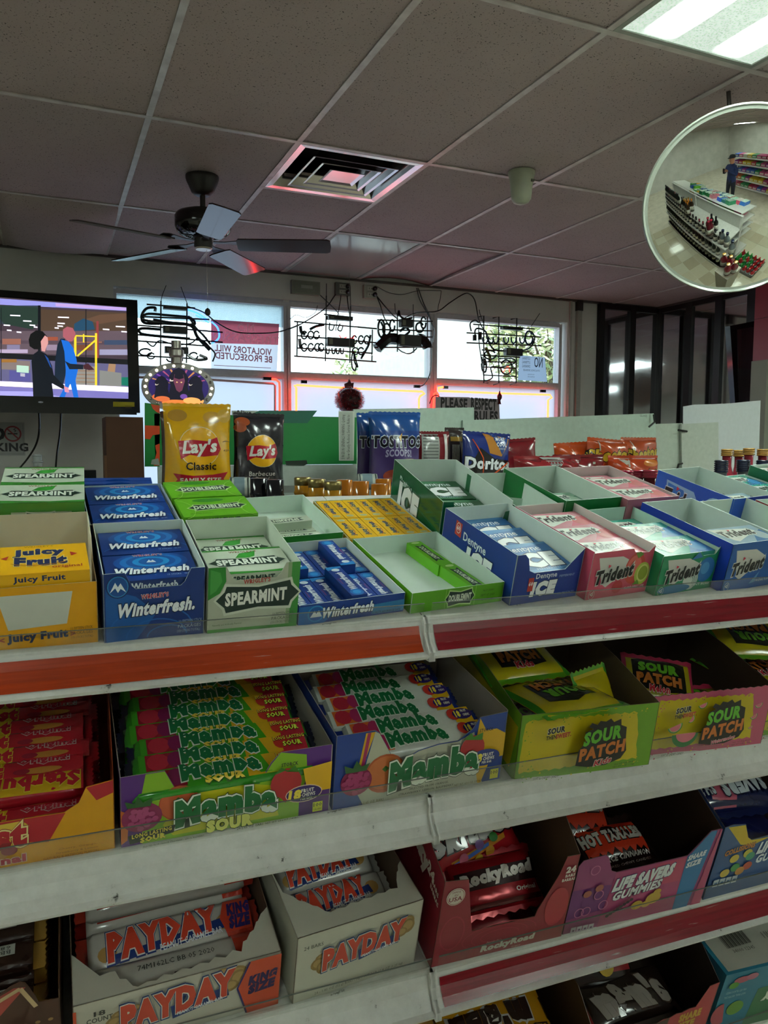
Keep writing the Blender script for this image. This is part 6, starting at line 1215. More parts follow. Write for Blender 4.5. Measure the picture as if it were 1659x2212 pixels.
for k in range(4):
    for lv in range(2):
        ms = BM_4 if (k, lv) == (0, 1) else BM_1
        bar(ms, r.matrix_world @ T(.003, .010+k*.043, .0015+lv*.030+(.003*k if lv else 0)) @ RX(16 if lv else 0), 'candy_bar', ('silver nut candy bar upside down at the torn opening of the white box' if ms is BM_4 else 'white caramel bar in the torn 24-bar box, %s row, %s layer' % (ORD[k], ('bottom', 'top')[lv])), 'caramel bars in the torn white box' if ms is BM_1 else None)
r, P = carton(S3, .0065, .006, .205, .22, .074, 'b9b4a6', 'candy_box', 'torn white king-size caramel bar box with orange corner at the bottom left', rz=2, inn='6a5444',
   top=[(0, 0), (.205, 0), (.205, .060)]+jag(.200, .056, .170, .020, 7, .003, 4)+jag(.165, .014, .060, .004, 12, .003, 5)+jag(.055, .008, .036, .030, 4, .003, 6)+[(.026, .026), (0, .060)])
a = pay_front(P, .205, .074, .100, .045, 1.12, True); a.poly('c24a2c', [(.170, 0), (.2048, 0), (.2048, .0738), (.172, .0738), (.160, .040)]); a.line('2c2460', [(.171, .0735), (.159, .040), (.170, .001)], .002); a.text('2c2050', 'KING', .186, .048, .028, .011, bold=.08, it=.12, slope=.1); a.text('2c2050', 'SIZE', .185, .035, .026, .011, bold=.08, it=.12, slope=.1)
a.text('3a3a34', '18', .024, .060, .010, .006, bold=.03); a.text('3a3a34', 'COUNT', .024, .052, .024, .006, bold=.02); a.poly('c24a2c', [(0, .04), (.003, .04), (.003, .07), (0, .07)]); a.build('printed_front', P['front'])
for k in range(4):
    for lv in range(3):
        ms = BM_2 if (k, lv) == (1, 1) or lv == 0 else BM_3
        if k < 2 and lv == 2: continue
        bar(ms, r.matrix_world @ T(.004, .008+k*.050-(.004 if k else 0), .0015+lv*.0262) @ RX(14 if lv == (1 if k < 2 else 2) else 0), 'candy_bar', 'king-size caramel bar in the torn orange box, %s row, %s layer' % (ORD[k], ('bottom', 'middle', 'top')[lv]), 'king-size caramel bars')
# brown roll box
def A_roll(a, w, d):
    a.rect('2c1a14', .012, d*.05, w-.012, d*.95); a.line('5c2018', [(w*.2, d*.3), (w*.7, d*.3)], d*.1); a.rect('a9a8a0', w*.62, d*.45, w*.86, d*.85); a.text('3a3a38', '68A13827', w*.74, d*.72, w*.2, d*.14, rot=180, bold=0, res=1); a.text('3a3a38', 'BB 06 2020', w*.74, d*.55, w*.2, d*.14, rot=180, bold=0, res=1)
BM_R = bar_mesh(.200, .030, .020, '24140f', A_roll, '8f6a2c', sealw=.012, pillow=.6)
r, P = carton(S3, -.222, .004, .218, .22, .100, '4a2c20', 'candy_box', 'brown chocolate roll box with torn top and cream dots in the bottom left corner', rz=1, inn='5a3c28',
   front=[(0, 0), (.218, 0), (.218, .088), (.206, .088)]+jag(.200, .090, .190, .118, 4, .002, 3)+jag(.186, .120, .12, .086, 8, .002, 4)+[(.05, .06), (0, .06)])
a = fart(); a.poly('a8443c', [(.10, .05), (.150, .062), (.190, .112), (.180, .114), (.125, .085), (.10, .072)]); a.text('b04a58', 'Rolo', .090, .085, .09, .025, bold=.08, out=[('241410', .04)])
for k in range(60):
    i, j = k % 10, k//10; x, z = .105+i*.011+(j % 2)*.0055, .006+j*.013
    if z < .052+(.0 if i < 6 else .028): a.ell('8f6f42', x, z, .0024, .0020, 8)
a.text('c9c0ae', '36', .182, .066, .014, .008, bold=.05, slope=.08); a.text('c9c0ae', 'ROLLS', .180, .055, .030, .008, bold=.05, slope=.08); a.line('b89c74', [(.125, .086), (.186, .119), (.198, .092)], .004); a.build('printed_front', P['front'])
for k in range(6):
    for lv in range(5):
        if lv == 4 and k == 0: continue
        bar(BM_R, r.matrix_world @ T(.006, .004+k*.033, .0015+lv*.0195) @ RX(6 if lv else 0), 'candy_roll', 'dark brown candy roll in the torn brown box, %s row, %s from the bottom' % (ORD[k], ORD[lv]), 'brown candy rolls', 'candy')
# red rocky box with mixed bags
RH = .131
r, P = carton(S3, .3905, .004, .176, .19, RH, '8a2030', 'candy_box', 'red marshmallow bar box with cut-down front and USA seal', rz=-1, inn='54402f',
   front=[(0, 0), (.176, 0), (.176, RH), (.158, RH), (.152, .105), (.132, .056), (.130, .046), (.046, .046), (.040, .075), (.030, RH-.004), (0, RH)], left=[(0, 0), (.19, 0), (.19, .125), (.07, .15), (0, RH)], right=[(0, 0), (.19, 0), (.19, .16), (.06, .165), (0, RH)])
a = fart(); [a.ring('9c2c3c', .085, .030, .050-.012*k, .020-.005*k, .0014, 0, 300, 20) for k in range(3)]; a.ring('9c2c3c', .02, .05, .016, .026, .002, 0, 360, 18); a.ell('a8303c', .158, .055, .016, .03, 16)
a.ell('cfc6b8', .0165, .106, .0115, .0125); a.ring('8a2030', .0165, .106, .0105, .0115, .0006, n=16); a.text('7a2030', 'USA', .0165, .103, .016, .006, bold=.02); a.text('7a2030', 'MADE', .0165, .1125, .010, .0026, bold=.0, arch=.001, res=1); a.text('7a2030', 'IN', .0165, .109, .004, .0026, bold=.0, res=1)
a.text('c9c2b8', 'RockyRoad', .098, .014, .070, .0105, bold=.07, it=.15, slope=.03); a.text('b8a8a0', "Annabelle's", .078, .0235, .020, .003, bold=0, res=1); a.text('c9b8b0', 'Original', .110, .0065, .012, .0028, bold=0, res=1)
a.text('d8d0c8', '24', .166, .112, .012, .0085, bold=.06); a.text('d8d0c8', 'BARS', .1665, .103, .013, .0042, bold=.04, res=1); a.text('d8d0c8', 'BARRAS', .1655, .097, .018, .0042, bold=.04, res=1); a.build('printed_front', P['front'])
a = lart(.19); a.text('d8d0c8', '24', .156, .112, .018, .014, bold=.06, slope=-.3); a.text('d8d0c8', 'BARS', .172, .103, .018, .006, bold=.04, res=1, slope=-.3); a.text('d8d0c8', 'BARRAS', .172, .093, .024, .006, bold=.04, res=1, slope=-.3); a.text('c9c2b8', 'Rocky', .11, .120, .075, .030, bold=.09, it=.1, slope=-.35); a.build('printed_side', P['left'])
M1 = r.matrix_world
def A_rocky(a, w, h):
    a.rect('2a1014', -w*.46, h*.42, w*.46, h*.72); a.text('b9b4ae', 'RockyRoad', 0, h*.58, w*.80, h*.22, bold=.09, it=.1, slope=.05, out=[('120a0c', .05)]); a.text('d0c8c0', 'Original', w*.28, h*.30, w*.24, h*.09, bold=.03); a.rect('4c0c12', -w*.46, h*.12, w*.46, h*.2)
def A_skit(a, w, h):
    a.poly('c07a20', [(-w*.3, h*.08), (w*.3, h*.28), (w*.3, h*.34), (-w*.3, h*.18)]); a.text('b9b7b4', 'Skittles', 0, h*.46, w*.88, h*.24, bold=.07, slope=.10, it=.1, out=[('241418', .05)]); a.poly('2c5aa0', [(-w*.3, h*.10), (w*.1, h*.24), (w*.1, h*.28), (-w*.3, h*.15)]); a.text('c8b8b8', 'Original', w*.2, h*.10, w*.3, h*.08, bold=.01, res=1)
    for k, (x, y, c) in enumerate(((.0, .40, '5a2c7a'), (-.18, .30, 'b05a70'), (.16, .44, '2c7a2c'), (.1, .30, 'c0882c'), (-.28, .18, 'a8283a'), (-.02, .24, 'c9b23a'))): a.ell(c, w*x, h*(y-.12), .0065, .0058, 12)
bag('candy_bag', 'crinkled red marshmallow bar wrapper lying in the front of the red box', 'candy bag', M1 @ T(.096, .014, .044) @ RZ(1) @ RX(34), .118, .072, .030, '8e101c', A_rocky, seed=12, fin='foil', seal=.006)
bag('candy_bag', 'red rainbow fruit candy bag lying on top in the red box', 'candy bag', M1 @ T(.086, .062, .066) @ RZ(7) @ RX(36), .135, .10, .030, '9c1820', A_skit, seed=13, seal=.012, cols=[(lambda x, y: y > .88, 'b02028')])
bag('candy_bag', 'dark red wrapper at the back of the red box below the shelf', 'candy bag', M1 @ T(.070, .095, .075) @ RZ(-3) @ RX(8), .12, .09, .030, '4c0a10', lambda a, w, h: a.text('6c5c58', 'Original', w*.2, h*.7, w*.3, h*.08, bold=0, res=1), seed=14, fin='foil')
bag('candy_bag', 'hidden lower red wrapper supporting the others in the red box', 'candy bag', M1 @ T(.088, .01, .014), .13, .15, .024, '7c0c18', None, seed=15, fin='foil')
# pink gummies box
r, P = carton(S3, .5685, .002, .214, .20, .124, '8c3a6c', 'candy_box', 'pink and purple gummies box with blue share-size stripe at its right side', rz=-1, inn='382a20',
   front=[(0, 0), (.214, 0), (.214, .124), (.196, .124), (.172, .094), (.168, .090), (.060, .088), (.052, .092), (.042, .116), (.036, .120), (.006, .118), (0, .11)], left=[(0, 0), (.2, 0), (.2, .15), (.05, .135), (0, .11)], right=[(0, 0), (.2, 0), (.2, .16), (.06, .145), (0, .124)])
a = fart(); a.poly('6a2a6c', [(0, .025), (.05, .03), (.11, .06), (.05, .07), (0, .072)]); a.poly('a03c6a', [(.05, .0), (.168, 0), (.168, .089), (.06, .087)]); a.poly('b04060', [(.10, .05), (.166, .05), (.166, .088), (.12, .087)]); a.poly('2a6fa0', [(.168, 0), (.192, 0), (.206, .1235), (.196, .1235), (.173, .093), (.168, .089)]); a.poly('a84468', [(.197, 0), (.214, 0), (.214, .1235), (.2115, .1235)])
a.text('c9cdd0', 'LIFE SAVERS', .106, .070, .086, .017, bold=.08, it=.2, slope=.08, out=[('24366c', .04)]); a.text('c9cdd0', 'GUMMIES', .100, .051, .070, .013, bold=.05, it=.2, slope=.08, out=[('5a2450', .05)]); a.text('ccd4d8', 'SHARE', .183, .088, .026, .008, bold=.06, it=.15, slope=.15); a.text('ccd4d8', 'SIZE', .181, .076, .021, .008, bold=.06, it=.15, slope=.15)
for x, z in ((.026, .10), (.040, .058), (.026, .035), (.016, .035), (.050, .040)): a.ring('b8668c', x, z, .007, .0075, .0012, n=14)
for x, z in ((.022, .064), (.038, .070)): a.ell('a05a4c', x, z, .006, .0055, 10)
for x, z, q in ((.104, .026, .009), (.128, .032, .012), (.132, .042, .006), (.118, .025, .007)): a.ell('b8983c', x, z, q, q*.8, 12)
for k in range(8): a.ell('2c1c28', .060+k*.0045, .020+k*.0028, .003, .0028, 8)
for k in range(4): a.rect('b0a8b0', .008+k*.0085, .006, .0155+k*.0085, .015); a.rect('6a4a68', .010+k*.0085, .008, .0135+k*.0085, .011)
a.build('printed_front', P['front']); M1 = r.matrix_world
def A_tam(a, w, h):
    a.poly('b0301c', jag(-w*.42, h*.30, w*.42, h*.28, 16, .006, 2)+[(w*.42, h*.8), (-w*.42, h*.84)]); a.text('a8a49c', 'HOT TAMALES', 0, h*.58, w*.82, h*.20, bold=.08, out=[('140c0a', .06)]); a.text('8f8a84', 'FIERCE CINNAMON', w*.05, h*.20, w*.7, h*.07, bold=.04, res=1); a.text('8a807a', 'FLAVORED CHEWY CANDIES', w*.05, h*.11, w*.7, h*.045, bold=0, res=1)
bag('candy_bag', 'dark cinnamon candy bag leaning against the left wall of the pink gummies box', 'candy bag', M1 @ T(.058, .070, .050) @ RZ(-8) @ RX(28), .120, .110, .026, '2a0c0a', A_tam, seed=16)
bag('candy_bag', 'dark cinnamon candy bag lying low in the pink gummies box', 'candy bag', M1 @ T(.105, .030, .050) @ RZ(2) @ RX(14), .115, .075, .026, '1c0a08', A_tam, seed=17)
bag('candy_bag', 'lower dark candy bag at the bottom of the pink gummies box', 'candy bag', M1 @ T(.100, .012, .018), .15, .16, .028, '220c0a', None, seed=18)
# blue gummies box
r, P = carton(S3, .789, .0, .214, .20, .124, '2a4f80', 'candy_box', 'blue fruit collision gummies box cut by the right edge of the picture', rz=0, inn='4a3c2c', front=[(0, 0), (.214, 0), (.214, .124), (.19, .124), (.17, .094), (.056, .090), (.048, .096), (.036, .120), (.014, .124), (0, .122)], left=[(0, 0), (.2, 0), (.2, .15), (.05, .14), (0, .122)])
a = fart(); a.poly('c0a41c', [(.006, .1215), (.036, .1190), (.048, .0955), (.056, .0895), (.09, .088), (.06, .080), (.038, .086)]); a.text('b0702c', 'COLLISIONS', .040, .078, .050, .008, bold=.06, slope=.1, arch=.001, out=[('2c2440', .05)]); a.text('ccd4d8', 'LIFE SAVERS', .118, .072, .086, .017, bold=.08, it=.2, out=[('24366c', .04)]); a.text('ccd4d8', 'GUMMIES', .112, .053, .070, .013, bold=.05, it=.2)
for x, z, c in ((.034, .064, 'b8a43c'), (.056, .068, 'b0a83c'), (.062, .062, '3a8a6c'), (.024, .042, 'b09c3c'), (.040, .048, '3c8a4c'), (.062, .046, 'b0503c'), (.050, .040, 'b8803c')): a.ell(c, x, z, .008, .007, 12)
for k in range(4): a.rect('a9b4bc', .008+k*.0105, .022, .017+k*.0105, .034); a.rect('4a6a8c', .010+k*.0105, .0245, .015+k*.0105, .029)
a.build('printed_front', P['front']); M1 = r.matrix_world
def A_life(a, w, h):
    a.poly('1c60a0', [(-w*.48, h*.1), (-w*.30, h*.1), (-w*.26, h*.9), (-w*.44, h*.92)]); a.poly('b8586c', [(-w*.24, h*.1), (0, h*.1), (.02, h*.5), (-w*.2, h*.6)]); a.text('b8c0c4', 'SHARE', -w*.30, h*.32, w*.26, h*.14, rot=184, bold=.06, out=[('182040', .05)]); a.text('b8c0c4', 'SIZE', -w*.32, h*.50, w*.2, h*.14, rot=184, bold=.06, out=[('182040', .05)])
    a.text('b8c0c4', 'SAVERS', w*.16, h*.36, w*.5, h*.2, rot=186, bold=.08, out=[('182040', .05)]); a.text('b8c0c4', 'GUMMIES', w*.16, h*.62, w*.5, h*.15, rot=186, bold=.06, out=[('182040', .05)]); a.ell('2c7a3c', -w*.1, h*.76, .012, .010, 12); a.ell('b03c44', -w*.14, h*.72, .008, .008, 12); a.ell('b89c2c', w*.1, h*.86, .016, .010, 12)
bag('candy_bag', 'dark blue share-size gummies bag lying upside down at the right edge of the third shelf', 'candy bag', M1 @ T(.082, .046, .082) @ RZ(-6) @ RX(16), .155, .115, .032, '141c44', A_life, seed=19)
bag('candy_bag', 'lower dark blue gummies bag in the blue box at the right edge', 'candy bag', M1 @ T(.100, .010, .040) @ RZ(2), .15, .14, .034, '161c48', None, seed=20)

# ================================================================ FOURTH SHELF
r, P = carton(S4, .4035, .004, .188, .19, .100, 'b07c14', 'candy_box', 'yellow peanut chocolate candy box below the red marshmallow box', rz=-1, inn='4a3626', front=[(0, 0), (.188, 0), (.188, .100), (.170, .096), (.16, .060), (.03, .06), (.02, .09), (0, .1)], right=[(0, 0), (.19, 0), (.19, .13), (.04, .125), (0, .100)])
a = fart(); a.poly('a83c3c', [(.172, .0), (.188, 0), (.188, .09), (.172, .085)]); a.build('printed_front', P['front']); M1 = r.matrix_world
def A_pn(a, w, h):
    a.text('2c1a14', 'm', -w*.22, h*.50, w*.30, h*.34, bold=.10, rot=176, out=[('b8b4ac', .06)]); a.text('2c1a14', "m's", w*.10, h*.54, w*.36, h*.34, bold=.10, rot=176, out=[('b8b4ac', .06)]); a.poly('3a2414', [(w*.12, h*.10), (w*.22, h*.16), (w*.32, h*.12), (w*.42, h*.2), (w*.42, h*.34), (w*.3, h*.36), (w*.22, h*.30), (w*.12, h*.3)]); a.poly('b48a1c', [(w*.14, h*.12), (w*.22, h*.18), (w*.32, h*.14), (w*.4, h*.21), (w*.4, h*.32), (w*.3, h*.34), (w*.22, h*.28), (w*.14, h*.28)]); a.text('1c1410', 'PEANUT', w*.27, h*.24, w*.22, h*.10, rot=192, bold=.05, res=1)
bag('candy_bag', 'yellow peanut chocolate bag lying upside down in the yellow box at the bottom', 'candy bag', M1 @ T(.085, .070, .090) @ RZ(4) @ RX(8), .150, .105, .034, 'b07c10', A_pn, seed=21)
bag('candy_bag', 'second yellow peanut chocolate bag in front of the upside-down one at the bottom', 'candy bag', M1 @ T(.090, .012, .058) @ RZ(2) @ RX(12), .150, .085, .034, 'b07c10', A_pn, seed=22)
bag('candy_bag', 'lowest yellow peanut chocolate bag in the yellow box', 'candy bag', M1 @ T(.090, .006, .020), .16, .17, .034, 'a87410', None, seed=23)
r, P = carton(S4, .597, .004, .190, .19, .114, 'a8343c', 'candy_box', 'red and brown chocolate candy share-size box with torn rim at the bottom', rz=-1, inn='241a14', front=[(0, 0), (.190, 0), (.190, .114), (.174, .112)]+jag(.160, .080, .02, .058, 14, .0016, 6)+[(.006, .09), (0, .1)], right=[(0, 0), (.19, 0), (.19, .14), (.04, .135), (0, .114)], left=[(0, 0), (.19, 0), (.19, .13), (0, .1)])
a = fart(); a.poly('4a3428', [(0, 0), (.115, 0), (.120, .0735), (.02, .0565), (.006, .088), (0, .098)]); a.text('c09c34', 'SHARE', .155, .066, .034, .012, bold=.07, slope=.08); a.text('c09c34', 'SIZE', .152, .050, .026, .012, bold=.07, slope=.08); a.text('2c2018', "m&m's", .08, .04, .09, .02, bold=.09, out=[('b0aca4', .05)]); a.build('printed_front', P['front']); M1 = r.matrix_world
def A_mm(a, w, h):
    a.rect('8a1c22', w*.10, h*.2, w*.44, h*.9); a.text('b09a30', 'SHARE', w*.27, h*.60, w*.26, h*.15, bold=.06, out=[('3a1010', .05)]); a.text('b09a30', 'SIZE', w*.32, h*.42, w*.18, h*.15, bold=.06, out=[('3a1010', .05)]); a.ell('5a1a20', -w*.1, h*.56, w*.16, h*.26, 16); a.text('b8b4b0', 'm', -w*.12, h*.44, w*.12, h*.16, bold=.06, rot=-15); a.ell('b89a20', w*.10, h*.26, .012, .012, 14); a.ell('1c4a80', w*.16, h*.36, .010, .010, 12); a.text('b8b4ac', 'M', 0, h*.88, w*.3, h*.14, bold=.1)
bag('candy_bag', 'brown chocolate share-size bag leaning in the torn red box at the bottom', 'candy bag', M1 @ T(.060, .060, .055) @ RZ(-4) @ RX(34), .115, .125, .026, '241612', A_mm, seed=24)
bag('candy_bag', 'crumpled brown chocolate bag at the front of the torn red box', 'candy bag', M1 @ T(.092, .010, .046) @ RZ(1) @ RX(14), .145, .080, .028, '20140f', lambda a, w, h: a.text('8f8880', "m&m's", 0, h*.5, w*.7, h*.4, bold=.1, it=-.4, out=[('3a2c24', .04)]), seed=25)
bag('candy_bag', 'lowest brown chocolate bag in the torn red box', 'candy bag', M1 @ T(.092, .006, .018), .16, .17, .028, '1c120e', None, seed=26)
b = MB(); b.box(K('1c6f88'), 0, .20, 0, .15, 0, .114); o = empty('candy_box', S4.at(.803, .006) @ RZ(-3), 'closed teal candy carton with white top and barcode in the lower right corner', 'box'); bx = b.build('carton', o)
a = tart(.1142); a.rect('a3a398', .006, .004, .196, .146)
for k in range(22): a.rect('26241f', .030+k*.0019, .034, .030+k*.0019+(.0006, .0011, .0015)[k*7 % 3], .088)
a.text('3a3a34', '34000 12345', .051, .027, .036, .005, bold=0, res=1); a.text('3a3a34', 'HRAW01 1', .110, .040, .030, .010, rot=180, bold=.02, res=1); a.build('printed_top', bx)
a = fart(); a.poly('2f6a44', [(.058, .0), (.2, 0), (.2, .082), (.066, .072)]); a.text('b9c4b4', 'JOLLY', .110, .056, .062, .018, rot=180, bold=.09, out=[('24382c', .04)]); a.text('b9c4b4', 'rancher', .112, .080, .060, .012, rot=180, bold=.06, out=[('24382c', .04)]); a.ell('5a8a2c', .034, .046, .014, .013, 16); a.poly('a84450', arc(.012, .040, .016, .020, 90, 300, 12)); a.ell('a84c60', .030, .100, .014, .006, 14); a.ell('4c8a2c', .018, .092, .008, .006, 12); a.ell('a05a70', .046, .102, .010, .006, 12)
a.text('8fb0b8', 'FRUIT FLAVORED', .025, .080, .034, .004, rot=180, bold=0, res=1); a.text('8fb0b8', 'NATURAL ARTIFICIAL', .025, .072, .036, .004, rot=180, bold=0, res=1); a.build('printed_front', bx)

# ================================================================ COUNTER, CHIP RACK AND SNACK BAGS
r = empty('counter', (0, 3.30, 0), 'long plain counter behind the chip bags carrying the white boards', 'counter')
b = MB(); b.box(K('7d6a52'), -1.2, 3.95, .02, 1.50, 0, 1.04); b.build('cabinet', r); b = MB(); b.box(K('8c8a80', 'paint'), -1.22, 3.97, 0, 1.52, 1.04, 1.08); b.build('worktop', r)
r = empty('window_ledge', (0, 5.25, 0), 'painted ledge below the window wall', 'ledge'); b = MB(); b.box(K('80807a', 'paint'), .3, 4.25, 0, .34, 0, .93); b.build('ledge_board', r)
ZR = 1.285
r = empty('wire_chip_rack', (0, 2.80, 0), 'long chrome wire rack holding the bags of chips behind the gum', 'rack')
WR = K('8a8c8a', 'metal')
for x in (.30, 1.3, 2.2, 3.1): 
    for y in (0, .42): b = MB(); b.tube(WR, [(x, y, 0), (x, y, ZR+.02)], .010, 6); b.build('post', r)
for z in (.35, .68, 1.0, ZR-.006):
    for y in [k*.06 for k in range(8)]: b = MB(); b.tube(WR, [(.28, y, z), (3.12, y, z)], .003, 4); b.build('wire', r)
    for x in (.3, 1.3, 2.2, 3.1): b = MB(); b.tube(WR, [(x, 0, z-.005), (x, .42, z-.005)], .004, 4); b.build('cross_wire', r)
def chip(name, lab, x0, x1, y0, y1, Y, col, art, rz=0, ry=0, seed=1, t=.09, cols=None, rx=0, yb=None, h=None, e=.016, crease=.16, fin='film'):
    p0, p1 = onY(x0, (y0+y1)/2, Y), onY(x1, (y0+y1)/2, Y); top = onY((x0+x1)/2, y0, Y).z; w = (p1.x-p0.x); z0 = ZR if yb is None else onY((x0+x1)/2, yb, Y).z
    hh = (top-z0) if h is None else h
    mw = T((p0.x+p1.x)/2, Y, z0) @ RZ(rz) @ RY(ry) @ RX(90+rx)
    return bag(name, lab, 'chips', mw, w, hh, t, col, art, None, seed, seal=.012, nx=22, ny=26, crease=crease, cols=cols, e=e, fin=fin)
def A_lays(flav, c, big):
    def f(a, w, h):
        cx, cy, R = .0, h*.50, w*.29
        if big:
            a.ell('b88a34', w*.20, h*.84, w*.14, h*.07); a.ell('c49a3c', w*.38, h*.86, w*.10, h*.08); a.ell('a87c30', -w*.30, h*.86, w*.14, h*.07)
        else: a.ell('a8502c', -w*.36, h*.88, w*.13, h*.06); a.ell('9c4a2a', -w*.40, h*.80, w*.10, h*.06)
        a.ell('d9c89a', cx, cy, R*1.03, R*1.03, 26); a.ell('e0a414', cx, cy, R, R, 26)
        a.poly('a8182a', [(cx-R*1.06, cy+R*.30), (cx-R*.3, cy+R*.36), (cx+R*.4, cy+R*.30), (cx+R*.9, cy+R*.50), (cx+R*1.08, cy-R*.10), (cx+R*.92, cy-R*.42), (cx+R*.2, cy-R*.50), (cx-R*.5, cy-R*.40), (cx-R*.95, cy-R*.62)])
        a.text('d8d4cc', "Lay's", cx+.002, cy-R*.06, R*1.62, R*.82, bold=.04, it=.16, slope=.06)
        if big:
            a.text('1c1410', flav, cx+w*.02, h*.28, w*.44, h*.085, bold=.02); a.poly('a8182a', [(-w*.38, h*.20), (-w*.1, h*.17), (w*.2, h*.18), (w*.42, h*.21), (w*.36, h*.13), (w*.42, h*.06), (0, h*.03), (-w*.38, h*.06), (-w*.32, h*.13)]); a.text('d8d0c0', 'FAMILY SIZE', w*.02, h*.115, w*.60, h*.055, bold=.03)
            a.ring('3c2c10', w*.40, h*.55, w*.06, h*.02, .002, 20, 160, 8); a.text('3c2c10', '4.29', w*.40, h*.46, w*.09, h*.022, bold=0, res=1)
        else:
            a.text('b8b4ae', flav, cx, h*.20, w*.48, h*.06, bold=.01, slope=.03); a.text('b0aca6', 'Flavored', cx+.004, h*.14, w*.24, h*.035, bold=0, res=1); a.poly('9c1c28', [(-w*.3, h*.0), (-w*.2, h*.08), (w*.1, h*.05), (w*.34, h*.10), (w*.34, 0)])
    return f
chip('chip_bag', 'big bright yellow classic potato chip bag with round red and yellow badge', 353, 499, 872, 1040, 2.97, 'd09c0c', A_lays('Classic', '', True), rz=-3, seed=31, t=.10, crease=.34)
chip('chip_bag', 'dark bag edge peeking out behind the left side of the yellow chip bag', 346, 470, 890, 1040, 3.08, '3c2c24', None, rz=4, seed=32, t=.05)
chip('chip_bag', 'black barbecue potato chip bag beside the yellow one', 500, 614, 893, 1040, 3.0, '26242a', A_lays('Barbecue', '', False), rz=6, seed=33, t=.09, ry=1, crease=.34)
BT = [(lambda x, y: y > .74, '16488c'), (lambda x, y: y > .64, '1a3c80')]
def A_tost(a, w, h):
    a.text('141420', 'TOSTITOS', w*.0, h*.60, w*.90, h*.14, bold=.05, out=[('b9c0cc', .045)]); a.text('8f88a8', 'SCOOPS!', w*.02, h*.44, w*.50, h*.09, bold=.04, arch=.004); a.ell('8f7a5c', w*.18, h*.28, w*.26, h*.09); a.ell('a8906c', w*.26, h*.32, w*.16, h*.05); a.ell('8a3424', -w*.02, h*.14, w*.24, h*.09); a.ell('a87a4c', w*.30, h*.12, w*.14, h*.08)
    a.poly('b0822c', [(w*.02, h*.66), (w*.10, h*.72), (w*.06, h*.60)])
chip('chip_bag', 'purple and blue scoop tortilla chip bag in front', 797, 906, 890, 1060, 2.97, '3c2c5c', A_tost, rz=-4, seed=34, cols=BT, t=.085)
chip('chip_bag', 'purple and blue scoop tortilla chip bag half hidden behind the other at left', 768, 870, 893, 1060, 3.07, '382a58', A_tost, rz=5, seed=35, cols=BT, t=.06)
def A_nut(a, w, h):
    a.rect('8c908c', -w*.40, h*.1, w*.14, h*.95)
    for k in range(9): a.rect('3c4040', -w*.36, h*(.86-.06*k), w*.10, h*(.872-.06*k))
    a.text('2c3030', 'Nutrition Facts', -w*.13, h*.92, w*.42, h*.035, bold=.03, res=1); a.rect('b8b4b0', w*.30, h*.05, w*.40, h*.95)
chip('chip_bag', 'bag turned backwards showing its silver nutrition panel and maroon side', 903, 968, 932, 1040, 3.02, '6c1820', A_nut, rz=-6, seed=36, t=.05)
chip('chip_bag', 'narrow dark brown bag edge with barcode beside the blue nacho bag', 958, 1004, 924, 1040, 3.06, '241c1c', lambda a, w, h: [a.rect('a8a8a0', -w*.2+k*.006, h*.3, -w*.2+k*.006+.003, h*.7) for k in range(6)] and a.rect('8a6c2c', -w*.3, h*.76, w*.3, h*.84), rz=8, seed=37, t=.04)
def A_dor(a, w, h):
    a.poly('a8702c', [(-w*.1, h*.98), (w*.44, h*.90), (w*.25, h*.55), (0, h*.60)]); a.poly('1c3c7a', [(w*.02, h*.98), (w*.42, h*.92), (w*.26, h*.58)]); a.text('c0c8d0', 'MORE', w*.22, h*.88, w*.20, h*.07, bold=.03, res=1); a.text('c0c8d0', 'COOL', w*.24, h*.78, w*.22, h*.08, bold=.05, res=1); a.text('b0b8c0', 'RANCH', w*.25, h*.70, w*.14, h*.04, bold=0, res=1)
    a.poly('141418', [(-w*.46, h*.2), (-w*.2, h*.7), (w*.1, h*.5), (w*.4, h*.48), (w*.46, h*.1), (-w*.3, h*.1)]); a.text('c9cdd0', 'Doritos', 0, h*.40, w*.90, h*.20, bold=.05, out=[('141418', .05)]); a.line('b8441c', [(-w*.34, h*.85), (-w*.14, h*.5), (-w*.12, h*.2)], .005); a.line('c04c20', [(w*.0, h*.12), (w*.4, h*.44)], .007)
chip('chip_bag', 'blue and black cool ranch tortilla chip bag with orange slashes', 992, 1099, 934, 1040, 2.97, '14286c', A_dor, rz=3, seed=38, t=.07, ry=3)
chip('chip_bag', 'dark red shiny chip bag standing behind the blue ranch bag', 1072, 1158, 948, 1040, 3.05, '6c141c', None, rz=-8, seed=39, t=.07, crease=.22, ry=-4)
def A_redl(a, w, h):
    a.poly('a8aca8', [(-w*.12, h*.95), (w*.18, h*.95), (w*.04, h*.45)])
    for k in range(4): a.rect('4c5050', -w*.04, h*(.86-.08*k), w*.10, h*(.89-.08*k))
chip('chip_bag', 'crumpled dark red chip bag with a pale triangular patch lying in the rack', 1108, 1254, 985, 1040, 2.93, '7c1a20', A_redl, seed=40, t=.11, crease=.3)
chip('chip_bag', 'second crumpled dark red chip bag with silver speck right of the patched one', 1196, 1300, 982, 1040, 2.98, '6c161c', lambda a, w, h: a.rect('a9a9a0', w*.2, h*.66, w*.25, h*.74), seed=41, t=.10, crease=.3, rz=-5)
OR = 'b8481a'
chip('chip_bag', 'plain orange chip bag back with white flare, leftmost of the orange ones', 1198, 1292, 955, 1040, 3.08, OR, lambda a, w, h: a.line('c9b4a0', [(-w*.2, h*.9), (-w*.1, h*.6)], .004), seed=42, t=.08, crease=.25, ry=-3)
